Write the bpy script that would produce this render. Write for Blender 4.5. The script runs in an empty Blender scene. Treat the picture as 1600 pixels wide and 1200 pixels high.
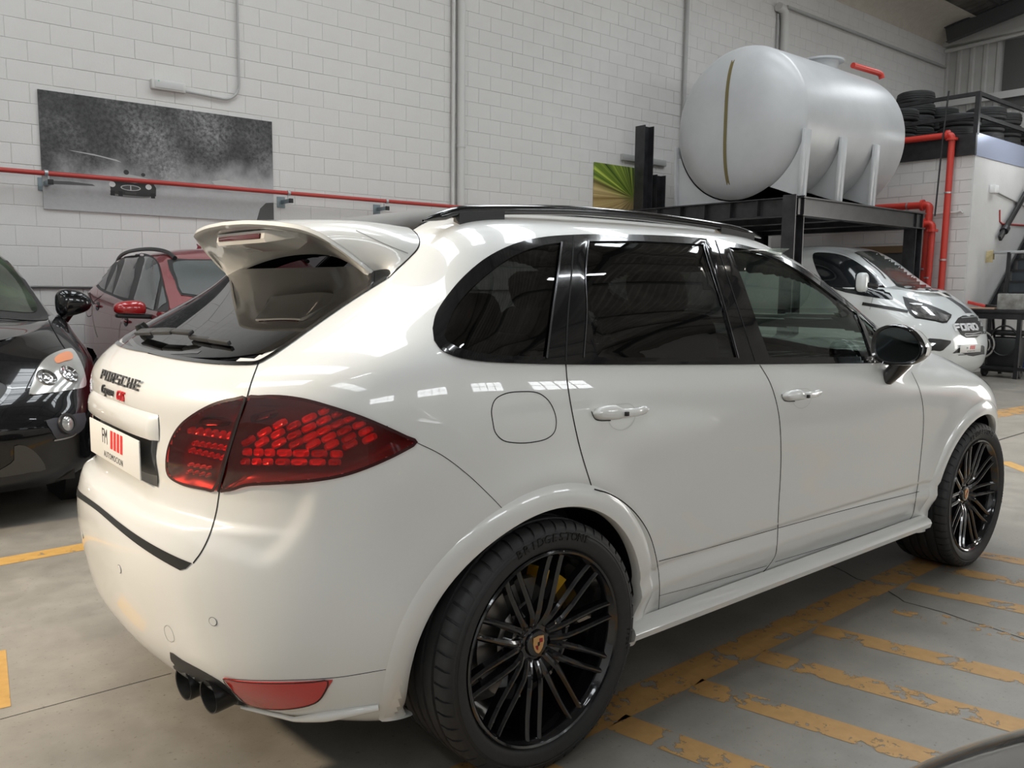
import bpy, bmesh, math, random
import numpy as np
from mathutils import Vector, Matrix
from mathutils.bvhtree import BVHTree
from mathutils.geometry import delaunay_2d_cdt

random.seed(7)
SC = bpy.context.scene
COL = SC.collection
PI = math.pi

# ------------------------------------------------------------------ camera
# World frame: x runs along the block wall (the white car's forward direction),
# y points towards the block wall, z is up; the white car's rear axle is at x = 0.
FPX, AZ, PITCH, ROLL = 1314.41, 0.874511, 0.115588, 0.010821
CAM = Vector((-1.54605, -2.63947, 1.38415))
_f = Vector((math.cos(AZ)*math.cos(PITCH), math.sin(AZ)*math.cos(PITCH), -math.sin(PITCH)))
_r = _f.cross(Vector((0, 0, 1))).normalized()
_u = _r.cross(_f)
CR = math.cos(ROLL)*_r + math.sin(ROLL)*_u
CU = -math.sin(ROLL)*_r + math.cos(ROLL)*_u
cd = bpy.data.cameras.new('camera')
cd.sensor_fit = 'HORIZONTAL'
cd.sensor_width = 36.0
cd.lens = 36.0*FPX/1600.0
cd.clip_start = 0.02
cd.clip_end = 200
cam = bpy.data.objects.new('camera', cd)
COL.objects.link(cam)
cam.matrix_world = Matrix(((CR.x, CU.x, -_f.x, CAM.x), (CR.y, CU.y, -_f.y, CAM.y), (CR.z, CU.z, -_f.z, CAM.z), (0, 0, 0, 1)))
SC.camera = cam

# ------------------------------------------------------------------ world, exposure
SC.view_settings.view_transform = 'Standard'
SC.view_settings.look = 'None'
SC.view_settings.gamma = 1.0
SC.view_settings.use_curve_mapping = False
SC.view_settings.exposure = 0.08
world = bpy.data.worlds.new('world')
SC.world = world
world.use_nodes = True
wbg = world.node_tree.nodes['Background']
wbg.inputs[0].default_value = (0.75, 0.85, 1.0, 1)
wbg.inputs[1].default_value = 1.0
SKYLIGHT = 7.4      # radiance of the translucent roof lights
FILL_REAR = 780.0       # unseen warm floodlight added to light the white car's rear, watts
FILL_AISLE = 1100.0     # unseen floodlight added to brighten the aisle floor, watts
LAMP = 22.0         # radiance of the tube lamps

# ------------------------------------------------------------------ helpers
def pixel_ray(x, y):
    return Vector(CR)*float((x-800.0)/FPX) + Vector(CU)*float((600.0-y)/FPX) + _f

def at(u, v, **k):
    """the point of the photograph's pixel (u, v) on the plane x=, y= or z="""
    d = pixel_ray(u, v)
    (ax, v), = k.items()
    i = 'xyz'.index(ax)
    return CAM + d*((v-CAM[i])/d[i])

def to_px(P):
    d = Vector(P)-CAM
    w = d.dot(_f)
    return 800+FPX*d.dot(CR)/w, 600-FPX*d.dot(CU)/w

MATS = {}
def mat(name, color, rough=0.5, metal=0.0, coat=0.0, spec=0.5, emit=None, estr=0.0, noise=None, bump=None, croughness=0.03, cior=1.5):
    """principled material; noise=(scale, second colour, amount[, detail]); bump=(scale, strength, distance)"""
    if name in MATS:
        return MATS[name]
    m = bpy.data.materials.new(name)
    m.use_nodes = True
    nt = m.node_tree
    b = nt.nodes['Principled BSDF']
    c = tuple(color)+(1,) if len(color) == 3 else color
    b.inputs['Base Color'].default_value = c
    b.inputs['Roughness'].default_value = rough
    b.inputs['Metallic'].default_value = metal
    b.inputs['Coat Weight'].default_value = coat
    b.inputs['Coat Roughness'].default_value = croughness
    if coat > 0:
        b.inputs['Coat IOR'].default_value = cior
    b.inputs['Specular IOR Level'].default_value = spec
    if emit:
        b.inputs['Emission Color'].default_value = tuple(emit)+(1,)
        b.inputs['Emission Strength'].default_value = estr
    if noise or bump:
        tc = nt.nodes.new('ShaderNodeTexCoord')
    if noise:
        n = nt.nodes.new('ShaderNodeTexNoise')
        n.inputs['Scale'].default_value = noise[0]
        n.inputs['Detail'].default_value = noise[3] if len(noise) > 3 else 5
        n.inputs['Roughness'].default_value = 0.6
        nt.links.new(tc.outputs['Object'], n.inputs['Vector'])
        r = nt.nodes.new('ShaderNodeMapRange')
        r.inputs[1].default_value = 0.35
        r.inputs[2].default_value = 0.7
        r.inputs[3].default_value = 0.0
        r.inputs[4].default_value = noise[2]
        nt.links.new(n.outputs['Fac'], r.inputs[0])
        mx = nt.nodes.new('ShaderNodeMix')
        mx.data_type = 'RGBA'
        mx.inputs[6].default_value = c
        mx.inputs[7].default_value = tuple(noise[1])+(1,)
        nt.links.new(r.outputs[0], mx.inputs[0])
        nt.links.new(mx.outputs[2], b.inputs['Base Color'])
    if bump:
        n2 = nt.nodes.new('ShaderNodeTexNoise')
        n2.inputs['Scale'].default_value = bump[0]
        n2.inputs['Detail'].default_value = 4
        nt.links.new(tc.outputs['Object'], n2.inputs['Vector'])
        bp = nt.nodes.new('ShaderNodeBump')
        bp.inputs['Strength'].default_value = bump[1]
        bp.inputs['Distance'].default_value = bump[2]
        nt.links.new(n2.outputs['Fac'], bp.inputs['Height'])
        nt.links.new(bp.outputs[0], b.inputs['Normal'])
    MATS[name] = m
    return m

def glass_mat(name, tint, refl=1.0, rough=0.0, ior=1.5):
    """thin tinted glass: a tinted see-through pane with a mirror coat by Fresnel"""
    if name in MATS:
        return MATS[name]
    m = bpy.data.materials.new(name)
    m.use_nodes = True
    nt = m.node_tree
    for n in list(nt.nodes):
        nt.nodes.remove(n)
    o = nt.nodes.new('ShaderNodeOutputMaterial')
    t = nt.nodes.new('ShaderNodeBsdfTransparent')
    t.inputs[0].default_value = tuple(tint)+(1,)
    g = nt.nodes.new('ShaderNodeBsdfGlossy')
    g.inputs['Roughness'].default_value = rough
    g.inputs['Color'].default_value = (refl, refl, refl, 1)
    lw = nt.nodes.new('ShaderNodeLayerWeight')
    lw.inputs[0].default_value = 0.5
    pw = nt.nodes.new('ShaderNodeMath')
    pw.operation = 'POWER'
    pw.inputs[1].default_value = 5.0
    nt.links.new(lw.outputs['Facing'], pw.inputs[0])
    ma = nt.nodes.new('ShaderNodeMath')
    ma.operation = 'MULTIPLY_ADD'
    f0 = 2*((ior-1)/(ior+1))**2
    ma.inputs[1].default_value = 1-f0
    ma.inputs[2].default_value = f0
    nt.links.new(pw.outputs[0], ma.inputs[0])
    mx = nt.nodes.new('ShaderNodeMixShader')
    nt.links.new(ma.outputs[0], mx.inputs[0])
    nt.links.new(t.outputs[0], mx.inputs[1])
    nt.links.new(g.outputs[0], mx.inputs[2])
    nt.links.new(mx.outputs[0], o.inputs[0])
    MATS[name] = m
    return m

def emit_mat(name, color, strength):
    if name in MATS:
        return MATS[name]
    m = bpy.data.materials.new(name)
    m.use_nodes = True
    nt = m.node_tree
    for n in list(nt.nodes):
        nt.nodes.remove(n)
    o = nt.nodes.new('ShaderNodeOutputMaterial')
    e = nt.nodes.new('ShaderNodeEmission')
    e.inputs[0].default_value = tuple(color)+(1,)
    e.inputs[1].default_value = strength
    nt.links.new(e.outputs[0], o.inputs[0])
    MATS[name] = m
    return m

def tag(o, label=None, cat=None, group=None, kind=None):
    if label:
        o['label'] = label
    if cat:
        o['category'] = cat
    if group:
        o['group'] = group
    if kind:
        o['kind'] = kind
    return o

def empty(name, loc=(0, 0, 0), rz=0.0, label=None, cat=None, group=None):
    o = bpy.data.objects.new(name, None)
    o.empty_display_size = 0.1
    COL.objects.link(o)
    o.location = loc
    o.rotation_euler = (0, 0, rz)
    tag(o, label, cat, group)
    return o

WORLDP = set()     # parents whose parts are given in world coordinates
def link(name, me, m=None, parent=None, smooth=True):
    o = bpy.data.objects.new(name, me)
    COL.objects.link(o)
    if m is not None and len(me.materials) == 0:
        me.materials.append(m)
    if parent is not None:
        o.parent = parent
        if parent.name in WORLDP:
            o.matrix_parent_inverse = parent.matrix_basis.inverted()
    if smooth:
        me.shade_smooth()
    return o

def mesh(name, V, F, m, parent=None, smooth=True, sharp=None):
    me = bpy.data.meshes.new(name)
    me.from_pydata([tuple(v) for v in V], [], [tuple(f) for f in F])
    me.update()
    o = link(name, me, m, parent, smooth)
    if sharp is not None and smooth:
        me.set_sharp_from_angle(angle=math.radians(sharp))
    return o

class MB:
    """collects shapes, then builds them as one mesh object"""
    def __init__(self):
        self.V = []
        self.F = []
    def add(self, V, F):
        k = len(self.V)
        self.V += [Vector(v) for v in V]
        self.F += [tuple(i+k for i in f) for f in F]
        return self
    def box(self, c, s, rot=None, bev=0.0):
        hx, hy, hz = s[0]/2, s[1]/2, s[2]/2
        c = Vector(c)
        if bev <= 0:
            V = [Vector((x, y, z)) for x in (-hx, hx) for y in (-hy, hy) for z in (-hz, hz)]
            F = [(0, 1, 3, 2), (4, 6, 7, 5), (0, 4, 5, 1), (2, 3, 7, 6), (0, 2, 6, 4), (1, 5, 7, 3)]
        else:
            bm = bmesh.new()
            bmesh.ops.create_cube(bm, size=1.0)
            bmesh.ops.scale(bm, vec=s, verts=bm.verts)
            bmesh.ops.bevel(bm, geom=bm.edges[:], offset=min(bev, 0.49*min(s)), segments=2, profile=0.5, affect='EDGES')
            V = [v.co.copy() for v in bm.verts]
            bm.verts.index_update()
            F = [[v.index for v in f.verts] for f in bm.faces]
            bm.free()
        if rot is not None:
            V = [rot @ v for v in V]
        return self.add([v+c for v in V], F)
    def bar(self, a, b, w, h, up=(0, 0, 1), bev=0.0):
        a, b = Vector(a), Vector(b)
        d = (b-a)
        L = d.length
        d.normalize()
        u = Vector(up)
        s = d.cross(u)
        if s.length < 1e-4:
            s = d.cross(Vector((0, 1, 0)))
        s.normalize()
        u = s.cross(d)
        R = Matrix((d, s, u)).transposed()
        return self.box((a+b)/2, (L, w, h), R, bev)
    def tube(self, pts, r, n=12, caps=True, closed=False):
        pts = [Vector(p) for p in pts]
        rs = r if isinstance(r, (list, tuple)) else [r]*len(pts)
        k = len(pts)
        T = []
        for i in range(k):
            if closed:
                t = pts[(i+1) % k]-pts[i-1]
            else:
                t = pts[min(i+1, k-1)]-pts[max(i-1, 0)]
            T.append(t.normalized())
        up = Vector((0, 0, 1)) if abs(T[0].z) < 0.9 else Vector((1, 0, 0))
        nrm = (up - T[0]*up.dot(T[0])).normalized()
        V, F = [], []
        for i in range(k):
            nrm = (nrm - T[i]*nrm.dot(T[i]))
            if nrm.length < 1e-6:
                nrm = T[i].orthogonal()
            nrm.normalize()
            bn = T[i].cross(nrm)
            for j in range(n):
                a = 2*PI*j/n
                V.append(pts[i] + (nrm*math.cos(a)+bn*math.sin(a))*rs[i])
        for i in range(k if closed else k-1):
            for j in range(n):
                i2 = (i+1) % k
                F.append((i*n+j, i*n+(j+1) % n, i2*n+(j+1) % n, i2*n+j))
        if caps and not closed:
            F.append(tuple(range(n-1, -1, -1)))
            F.append(tuple((k-1)*n+j for j in range(n)))
        return self.add(V, F)
    def lathe(self, prof, n=48, M=None, closed=False, a0=0.0, a1=2*PI):
        """prof: (radius, height) pairs turned about local z"""
        full = abs(a1-a0-2*PI) < 1e-6
        cnt = n if full else n+1
        V, F = [], []
        k = len(prof)
        for j in range(cnt):
            a = a0+(a1-a0)*j/n
            for (r, h) in prof:
                V.append(Vector((r*math.cos(a), r*math.sin(a), h)))
        for j in range(n):
            j2 = (j+1) % cnt
            for i in range(k if closed else k-1):
                i2 = (i+1) % k
                F.append((j*k+i, j2*k+i, j2*k+i2, j*k+i2))
        if M is not None:
            V = [M @ v for v in V]
        return self.add(V, F)
    def prism(self, poly, M, t):
        """2D polygon (local xy) extruded by t along local z, placed by M"""
        k = len(poly)
        V = [M @ Vector((p[0], p[1], 0)) for p in poly]+[M @ Vector((p[0], p[1], t)) for p in poly]
        F = [tuple(range(k-1, -1, -1)), tuple(range(k, 2*k))]
        for i in range(k):
            j = (i+1) % k
            F.append((i, j, k+j, k+i))
        return self.add(V, F)
    def build(self, name, m, parent=None, smooth=True, sharp=40, kind=None):
        o = mesh(name, self.V, self.F, m, parent, smooth, sharp)
        if kind:
            o['kind'] = kind
        return o

def frame(o, z, x=None):
    """matrix with origin o, local z axis along z and local x as near x as can be"""
    z = Vector(z).normalized()
    x = Vector(x) if x is not None else Vector((0, 0, 1)).cross(z)
    if x.length < 1e-5:
        x = Vector((1, 0, 0))
    x = (x - z*x.dot(z)).normalized()
    y = z.cross(x)
    M = Matrix((x, y, z)).transposed().to_4x4()
    M.translation = Vector(o)
    return M

def smooth_line(P, n=6, closed=False):
    """Catmull-Rom through 2D or 3D points"""
    P = [np.array(p, float) for p in P]
    k = len(P)
    out = []
    for i in range(k if closed else k-1):
        p1, p2 = P[i], P[(i+1) % k]
        p0 = P[i-1] if (closed or i > 0) else 2*p1-p2
        p3 = P[(i+2) % k] if (closed or i+2 < k) else 2*p2-p1
        d1 = max(np.linalg.norm(p1-p0), 1e-6)**.5
        d2 = max(np.linalg.norm(p2-p1), 1e-6)**.5
        d3 = max(np.linalg.norm(p3-p2), 1e-6)**.5
        m1 = d2*((p1-p0)/d1-(p2-p0)/(d1+d2)+(p2-p1)/d2)
        m2 = d2*((p2-p1)/d2-(p3-p1)/(d2+d3)+(p3-p2)/d3)
        for j in range(n):
            t = j/n
            out.append((2*t**3-3*t**2+1)*p1+(t**3-2*t**2+t)*m1+(-2*t**3+3*t**2)*p2+(t**3-t**2)*m2)
    if not closed:
        out.append(P[-1])
    return out

def ncs(x, Y, xi):
    """natural cubic spline; x (k,), Y (k, ...) -> values at xi"""
    x = np.asarray(x, float)
    Y = np.asarray(Y, float)
    k = len(x)
    h = np.diff(x)
    A = np.zeros((k, k))
    A[0, 0] = A[-1, -1] = 1
    B = np.zeros_like(Y)
    for i in range(1, k-1):
        A[i, i-1], A[i, i], A[i, i+1] = h[i-1], 2*(h[i-1]+h[i]), h[i]
        B[i] = 6*((Y[i+1]-Y[i])/h[i]-(Y[i]-Y[i-1])/h[i-1])
    M = np.linalg.solve(A, B.reshape(k, -1)).reshape(Y.shape)
    xi = np.asarray(xi, float)
    j = np.clip(np.searchsorted(x, xi, side='right')-1, 0, k-2)
    sh = (-1,)+(1,)*(Y.ndim-1)
    t1 = (x[j+1]-xi).reshape(sh)
    t0 = (xi-x[j]).reshape(sh)
    hh = h[j].reshape(sh)
    return M[j]*t1**3/(6*hh)+M[j+1]*t0**3/(6*hh)+(Y[j]/hh-M[j]*hh/6)*t1+(Y[j+1]/hh-M[j+1]*hh/6)*t0

def in_poly(px, py, poly):
    """vectorised point in polygon"""
    px, py = np.asarray(px, float), np.asarray(py, float)
    r = np.zeros(px.shape, bool)
    k = len(poly)
    for i in range(k):
        x1, y1 = poly[i][0], poly[i][1]
        x2, y2 = poly[(i+1) % k][0], poly[(i+1) % k][1]
        c = ((y1 > py) != (y2 > py))
        with np.errstate(divide='ignore', invalid='ignore'):
            xx = (x2-x1)*(py-y1)/(y2-y1)+x1
        r ^= c & (px < xx)
    return r

def copy_tree(o, parent=None):
    c = o.copy()
    COL.objects.link(c)
    if parent is not None:
        c.parent = parent
    for ch in list(o.children):
        copy_tree(ch, c)
    return c
# ================================================================== the hall
WY = 7.05            # face of the long block wall
XB = 20.35           # far end wall
XN, YN = -9.0, -13.0  # near end wall, opposite long wall
M_WHITE = mat('white_masonry_paint', (0.67, 0.655, 0.635), 0.6, noise=(3.0, (0.62, 0.605, 0.585), 0.7), bump=(60, 0.25, 0.004))
M_JOINT = mat('painted_mortar', (0.64, 0.628, 0.61), 0.8, bump=(90, 0.3, 0.004))
M_FOAM = mat('sprayed_foam_cornice', (0.58, 0.53, 0.46), 0.9, noise=(6, (0.5, 0.45, 0.38), 0.8), bump=(30, 0.8, 0.02))
M_ROOF = mat('roof_sheet_underside', (0.26, 0.245, 0.22), 0.6, noise=(2, (0.12, 0.11, 0.1), 0.9))
M_BEAM = mat('dark_roof_steel', (0.06, 0.06, 0.06), 0.6)
M_CLAD = mat('white_wall_sheet', (0.52, 0.51, 0.49), 0.5, noise=(3, (0.44, 0.43, 0.4), 0.7))
M_CLADD = mat('dark_wall_sheet', (0.09, 0.088, 0.085), 0.6)
M_BLACK = mat('black_painted_steel', (0.012, 0.012, 0.014), 0.38, noise=(9, (0.03, 0.03, 0.032), 0.8))
M_RED = mat('red_pipe_paint', (0.56, 0.045, 0.03), 0.38)
M_REDW = mat('dull_red_pipe_paint', (0.42, 0.045, 0.035), 0.42)
M_GREYM = mat('galvanised_metal', (0.45, 0.46, 0.47), 0.35, 0.8)
M_PVC = mat('white_plastic_pipe', (0.6, 0.59, 0.57), 0.5)
M_CONDUIT = mat('grey_conduit', (0.42, 0.42, 0.41), 0.5)
M_PLASTIC = mat('black_plastic', (0.015, 0.015, 0.016), 0.45)
M_RUBBER = mat('tyre_rubber', (0.02, 0.02, 0.021), 0.62, noise=(40, (0.03, 0.03, 0.03), 0.5))

def floor_mat():
    m = bpy.data.materials.new('polished_concrete')
    m.use_nodes = True
    nt = m.node_tree
    b = nt.nodes['Principled BSDF']
    tc = nt.nodes.new('ShaderNodeTexCoord')
    def noise(s, d, r=0.6):
        n = nt.nodes.new('ShaderNodeTexNoise')
        n.inputs['Scale'].default_value = s
        n.inputs['Detail'].default_value = d
        n.inputs['Roughness'].default_value = r
        nt.links.new(tc.outputs['Object'], n.inputs['Vector'])
        return n
    def ramp(src, stops):
        r = nt.nodes.new('ShaderNodeValToRGB')
        e = r.color_ramp.elements
        e[0].position, e[0].color = stops[0][0], stops[0][1]+(1,)
        e[1].position, e[1].color = stops[-1][0], stops[-1][1]+(1,)
        for p, c in stops[1:-1]:
            q = e.new(p)
            q.color = c+(1,)
        nt.links.new(src, r.inputs[0])
        return r
    n1 = noise(0.8, 7)
    n2 = noise(5.0, 8, 0.7)
    n3 = noise(60.0, 3)
    r1 = ramp(n1.outputs['Fac'], [(0.28, (0.19, 0.176, 0.152)), (0.5, (0.265, 0.245, 0.212)), (0.75, (0.345, 0.318, 0.277))])
    r2 = ramp(n2.outputs['Fac'], [(0.3, (0.78, 0.78, 0.78)), (0.6, (1.0, 1.0, 1.0)), (0.75, (1.12, 1.1, 1.07))])
    r3 = ramp(n3.outputs['Fac'], [(0.28, (0.62, 0.6, 0.58)), (0.38, (1.0, 1.0, 1.0)), (0.7, (1.0, 1.0, 1.0)), (0.78, (1.25, 1.25, 1.22))])
    m1 = nt.nodes.new('ShaderNodeMix')
    m1.data_type = 'RGBA'
    m1.blend_type = 'MULTIPLY'
    m1.inputs[0].default_value = 1
    nt.links.new(r1.outputs[0], m1.inputs[6])
    nt.links.new(r2.outputs[0], m1.inputs[7])
    m2 = nt.nodes.new('ShaderNodeMix')
    m2.data_type = 'RGBA'
    m2.blend_type = 'MULTIPLY'
    m2.inputs[0].default_value = 1
    nt.links.new(m1.outputs[2], m2.inputs[6])
    nt.links.new(r3.outputs[0], m2.inputs[7])
    nt.links.new(m2.outputs[2], b.inputs['Base Color'])
    rr = ramp(n2.outputs['Fac'], [(0.3, (0.36, 0.36, 0.36)), (0.7, (0.55, 0.55, 0.55))])
    nt.links.new(rr.outputs[0], b.inputs['Roughness'])
    bp = nt.nodes.new('ShaderNodeBump')
    bp.inputs['Strength'].default_value = 0.12
    bp.inputs['Distance'].default_value = 0.004
    nt.links.new(n2.outputs['Fac'], bp.inputs['Height'])
    nt.links.new(bp.outputs[0], b.inputs['Normal'])
    return m
M_FLOOR = floor_mat()

def paint_mat(name, wear, col=(0.47, 0.265, 0.075)):
    """worn yellow floor paint: where it has flaked off, the paint layer is missing (alpha)"""
    m = bpy.data.materials.new(name)
    m.use_nodes = True
    nt = m.node_tree
    b = nt.nodes['Principled BSDF']
    b.inputs['Roughness'].default_value = 0.5
    tc = nt.nodes.new('ShaderNodeTexCoord')
    n = nt.nodes.new('ShaderNodeTexNoise')
    n.inputs['Scale'].default_value = 9
    n.inputs['Detail'].default_value = 9
    n.inputs['Roughness'].default_value = 0.65
    nt.links.new(tc.outputs['Object'], n.inputs['Vector'])
    r = nt.nodes.new('ShaderNodeMapRange')
    r.inputs[1].default_value = wear
    r.inputs[2].default_value = wear+0.025
    nt.links.new(n.outputs['Fac'], r.inputs[0])
    n2 = nt.nodes.new('ShaderNodeTexNoise')
    n2.inputs['Scale'].default_value = 25
    n2.inputs['Detail'].default_value = 6
    nt.links.new(tc.outputs['Object'], n2.inputs['Vector'])
    mx = nt.nodes.new('ShaderNodeMix')
    mx.data_type = 'RGBA'
    mx.inputs[6].default_value = (col[0]*0.75, col[1]*0.72, col[2]*0.8, 1)
    mx.inputs[7].default_value = (col[0]*1.1, col[1]*1.15, col[2]*1.5, 1)
    nt.links.new(n2.outputs['Fac'], mx.inputs[0])
    nt.links.new(mx.outputs[2], b.inputs['Base Color'])
    nt.links.new(r.outputs[0], b.inputs['Alpha'])
    return m
M_PAINT = paint_mat('worn_yellow_paint', 0.425)
M_PAINT2 = paint_mat('very_worn_yellow_paint', 0.52)
M_PAINT3 = paint_mat('sound_yellow_paint', 0.36, (0.52, 0.30, 0.07))

def struct(o, label=None):
    o['kind'] = 'structure'
    if label:
        o['label'] = label
    return o

# floor
struct(MB().box(((XB+XN)/2+1, (WY+YN)/2, -0.05), (XB-XN+4, WY-YN+1, 0.1)).build('floor', M_FLOOR, smooth=False),
       'grey polished concrete floor of the workshop hall')

# painted floor lines (thin paint films on the concrete)
trim_n = [0]
def trim_name():
    trim_n[0] += 1
    return 'trim_%d' % trim_n[0]
def stripe(pts, w, m, label, t=0.0012):
    b = MB()
    for a, c in zip(pts[:-1], pts[1:]):
        d = Vector((c[0]-a[0], c[1]-a[1], 0)).normalized()
        n = Vector((-d.y, d.x, 0))*w/2
        a3, c3 = Vector((a[0], a[1], t)), Vector((c[0], c[1], t))
        b.add([a3-n, c3-n, c3+n, a3+n], [(0, 1, 2, 3)])
    struct(b.build(trim_name(), m, smooth=False), label)
stripe([(-0.35, -0.85), (3.3, -0.79)], 0.14, M_PAINT, 'long worn yellow floor line running under the side of the white car')
for i, (x0, dx, w) in enumerate([(-0.42, 0.2, .41), (-0.03, 0.22, .41), (0.36, 0.22, .41), (0.76, 0.235, .41), (1.15, 0.24, .41), (1.55, 0.24, .41), (2.0, 0.22, .49), (2.36, 0.22, .41), (2.75, 0.22, .41), (3.14, 0.2, .41)]):
    stripe([(x0, -0.90), (x0+dx, -1.9)], 0.115, M_PAINT2 if w > .45 else M_PAINT,
           'worn yellow hatch stripe on the floor, number %d counting towards the front of the white car' % (i+1))
stripe([(-3.5, 2.0), (0.4, 2.12)], 0.13, M_PAINT3, 'yellow floor line between the black car and the white car')
stripe([(-1.135, 0.92), (-1.2, 0.42)], 0.16, M_PAINT3, 'short wide yellow floor mark behind the white car')
stripe([(5.9, -0.02), (5.1, -0.9)], 0.12, M_PAINT3, 'pale yellow floor line beyond the front wheel of the white car')
stripe([(8.4, 1.12), (10.6, 0.95)], 0.3, M_PAINT, 'orange floor line in front of the white van')
stripe([(4.0, -1.2), (3.4, -2.5)], 0.12, M_PAINT, 'yellow floor line ahead of the hatched strip')
M_CRACK = mat('floor_crack', (0.03, 0.028, 0.025), 0.9)
def crack(pts, w, label):
    rnd = random.Random(len(pts))
    P = []
    for a, c in zip(pts[:-1], pts[1:]):
        n = max(2, int(math.dist(a, c)/0.05))
        for i in range(n):
            t = i/n
            P.append((a[0]+(c[0]-a[0])*t+rnd.uniform(-.006, .006), a[1]+(c[1]-a[1])*t+rnd.uniform(-.006, .006)))
    P.append(pts[-1])
    stripe(P, w, M_CRACK, label, 0.0008)
crack([at(x, y, z=0)[:2] for x, y in ((1230, 865), (1300, 884), (1340, 905), (1375, 915), (1412, 940), (1450, 950), (1520, 972), (1600, 998), (1700, 1030))], 0.007, 'dark crack wandering across the hatched floor')
stripe([at(-200, 1178, z=0)[:2], at(268, 1052, z=0)[:2]], 0.004, M_CRACK, 'thin saw-cut joint in the floor behind the white car', 0.0006)
stripe([at(1560, 688, z=0)[:2], at(1640, 664, z=0)[:2]], 0.02, M_CRACK, 'thin floor joint ahead of the white car', 0.0006)

# long block wall
wall = struct(MB().box(((XB+XN)/2, WY+0.1, 3.9), (XB-XN+0.4, 0.2, 7.8)).build('wall_left', M_JOINT, smooth=False),
              'long white painted concrete block wall')
def block_mesh(w, h, d, bev=0.0035):
    me = bpy.data.meshes.new('block')
    x, z = w/2, h/2
    V = [(-x, 0, -z), (x, 0, -z), (x, 0, z), (-x, 0, z)]
    V += [(-x, -d+bev, -z), (x, -d+bev, -z), (x, -d+bev, z), (-x, -d+bev, z)]
    V += [(-x+bev, -d, -z+bev), (x-bev, -d, -z+bev), (x-bev, -d, z-bev), (-x+bev, -d, z-bev)]
    F = [(8, 9, 10, 11)]
    for a in (0, 4):
        for i in range(4):
            j = (i+1) % 4
            F.append((a+i, a+j, a+4+j, a+4+i))
    me.from_pydata(V, [], F)
    me.materials.append(M_WHITE)
    return me
BV = [block_mesh(0.3965+dw, 0.1965+dh, d*0.85) for dw, dh, d in ((0, 0, .006), (-.003, 0, .0072), (.001, .001, .005), (-.001, -.001, .008), (.002, .0015, .0062))]
JX, JZ = 0.091, 1.733
cells = []
for r in range(-9, 29):
    z0 = JZ+0.2*r
    off = 0.0 if r % 2 == 0 else 0.19
    for c in range(-6, 51):
        x0 = JX+off+0.4*c
        if z0 < -0.02 or z0 > 7.3 or x0 > XB-0.3:
            continue
        cells.append((x0+0.2, z0+0.1))
def shown(x, z):
    u, v = to_px((x, WY, z))
    if not (-40 < u < 1640 and -30 < v < 470):
        return False
    return not (380 < v and 330 < u < 1640) and not (1050 < u < 1380 and 130 < v)
near = sorted([c for c in cells if shown(*c)], key=lambda c: (c[0]-CAM.x)**2+(c[1]-CAM.z)**2)[:300]
nearset = set(near)
rb = random.Random(3)
for (x, z) in near:
    o = bpy.data.objects.new('block', rb.choice(BV))
    COL.objects.link(o)
    o.location = (x, WY, z)
    o.parent = wall
farb = MB()
for (x, z) in cells:
    if (x, z) not in nearset:
        me = rb.choice(BV)
        farb.add([Vector((v.co.x+x, v.co.y+WY, v.co.z+z)) for v in me.vertices], [tuple(p.vertices) for p in me.polygons])
farb.build('block_courses', M_WHITE, wall, smooth=False, kind='stuff')

# the cornice: a coved band of sprayed foam between wall and roof
cv = []
for i in range(9):
    a = i/8*PI/2
    cv.append((WY-0.01-0.95*(1-math.cos(a)), 7.30+0.38*math.sin(a)))
b = MB()
nx = 60
for i in range(nx+1):
    x = XN+(XB-XN)*i/nx
    for (y, z) in cv:
        b.V.append(Vector((x, y, z+0.012*math.sin(i*1.7)*math.sin(z*9))))
k = len(cv)
for i in range(nx):
    for j in range(k-1):
        b.F.append((i*k+j, (i+1)*k+j, (i+1)*k+j+1, i*k+j+1))
struct(b.build(trim_name(), M_FOAM), 'pale coved foam band along the top of the block wall')

# roof: corrugated sheet on dark steel, rising from the block wall to a ridge
RID = -3.0
def roof_z(y):
    return 7.66+0.20*(WY-y) if y > RID else 7.66+0.20*(WY-RID)-0.20*(RID-y)
SKY_X = [(-7.2, -5.8), (-4.2, -2.8), (-1.2, 0.2), (1.8, 3.2), (4.8, 6.2), (7.8, 9.2), (10.8, 12.2), (16.8, 18.2)]
SKY_Y = [(-11.0, -5.2), (-1.4, 4.6)]
b = MB()
px_, ph = 0.125, 0.02
xs = np.arange(XN, XB+0.01, px_)
for (ya, yb) in ((WY+0.1, RID), (RID, YN)):
    base = len(b.V)
    for i, x in enumerate(xs):
        dz = ph if i % 2 else -ph
        b.V += [Vector((x, ya, roof_z(ya)+dz+0.03)), Vector((x, yb, roof_z(yb)+dz+0.03))]
    for i in range(len(xs)-1):
        b.F.append((base+2*i, base+2*i+1, base+2*i+3, base+2*i+2))
roof = struct(b.build('ceiling', M_ROOF, smooth=False), 'dark corrugated roof underside')
M_SKYL = emit_mat('daylit_roof_light', (0.92, 0.97, 1.0), SKYLIGHT)
M_SKYF = mat('roof_light_bars', (0.35, 0.35, 0.34), 0.6)
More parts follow.
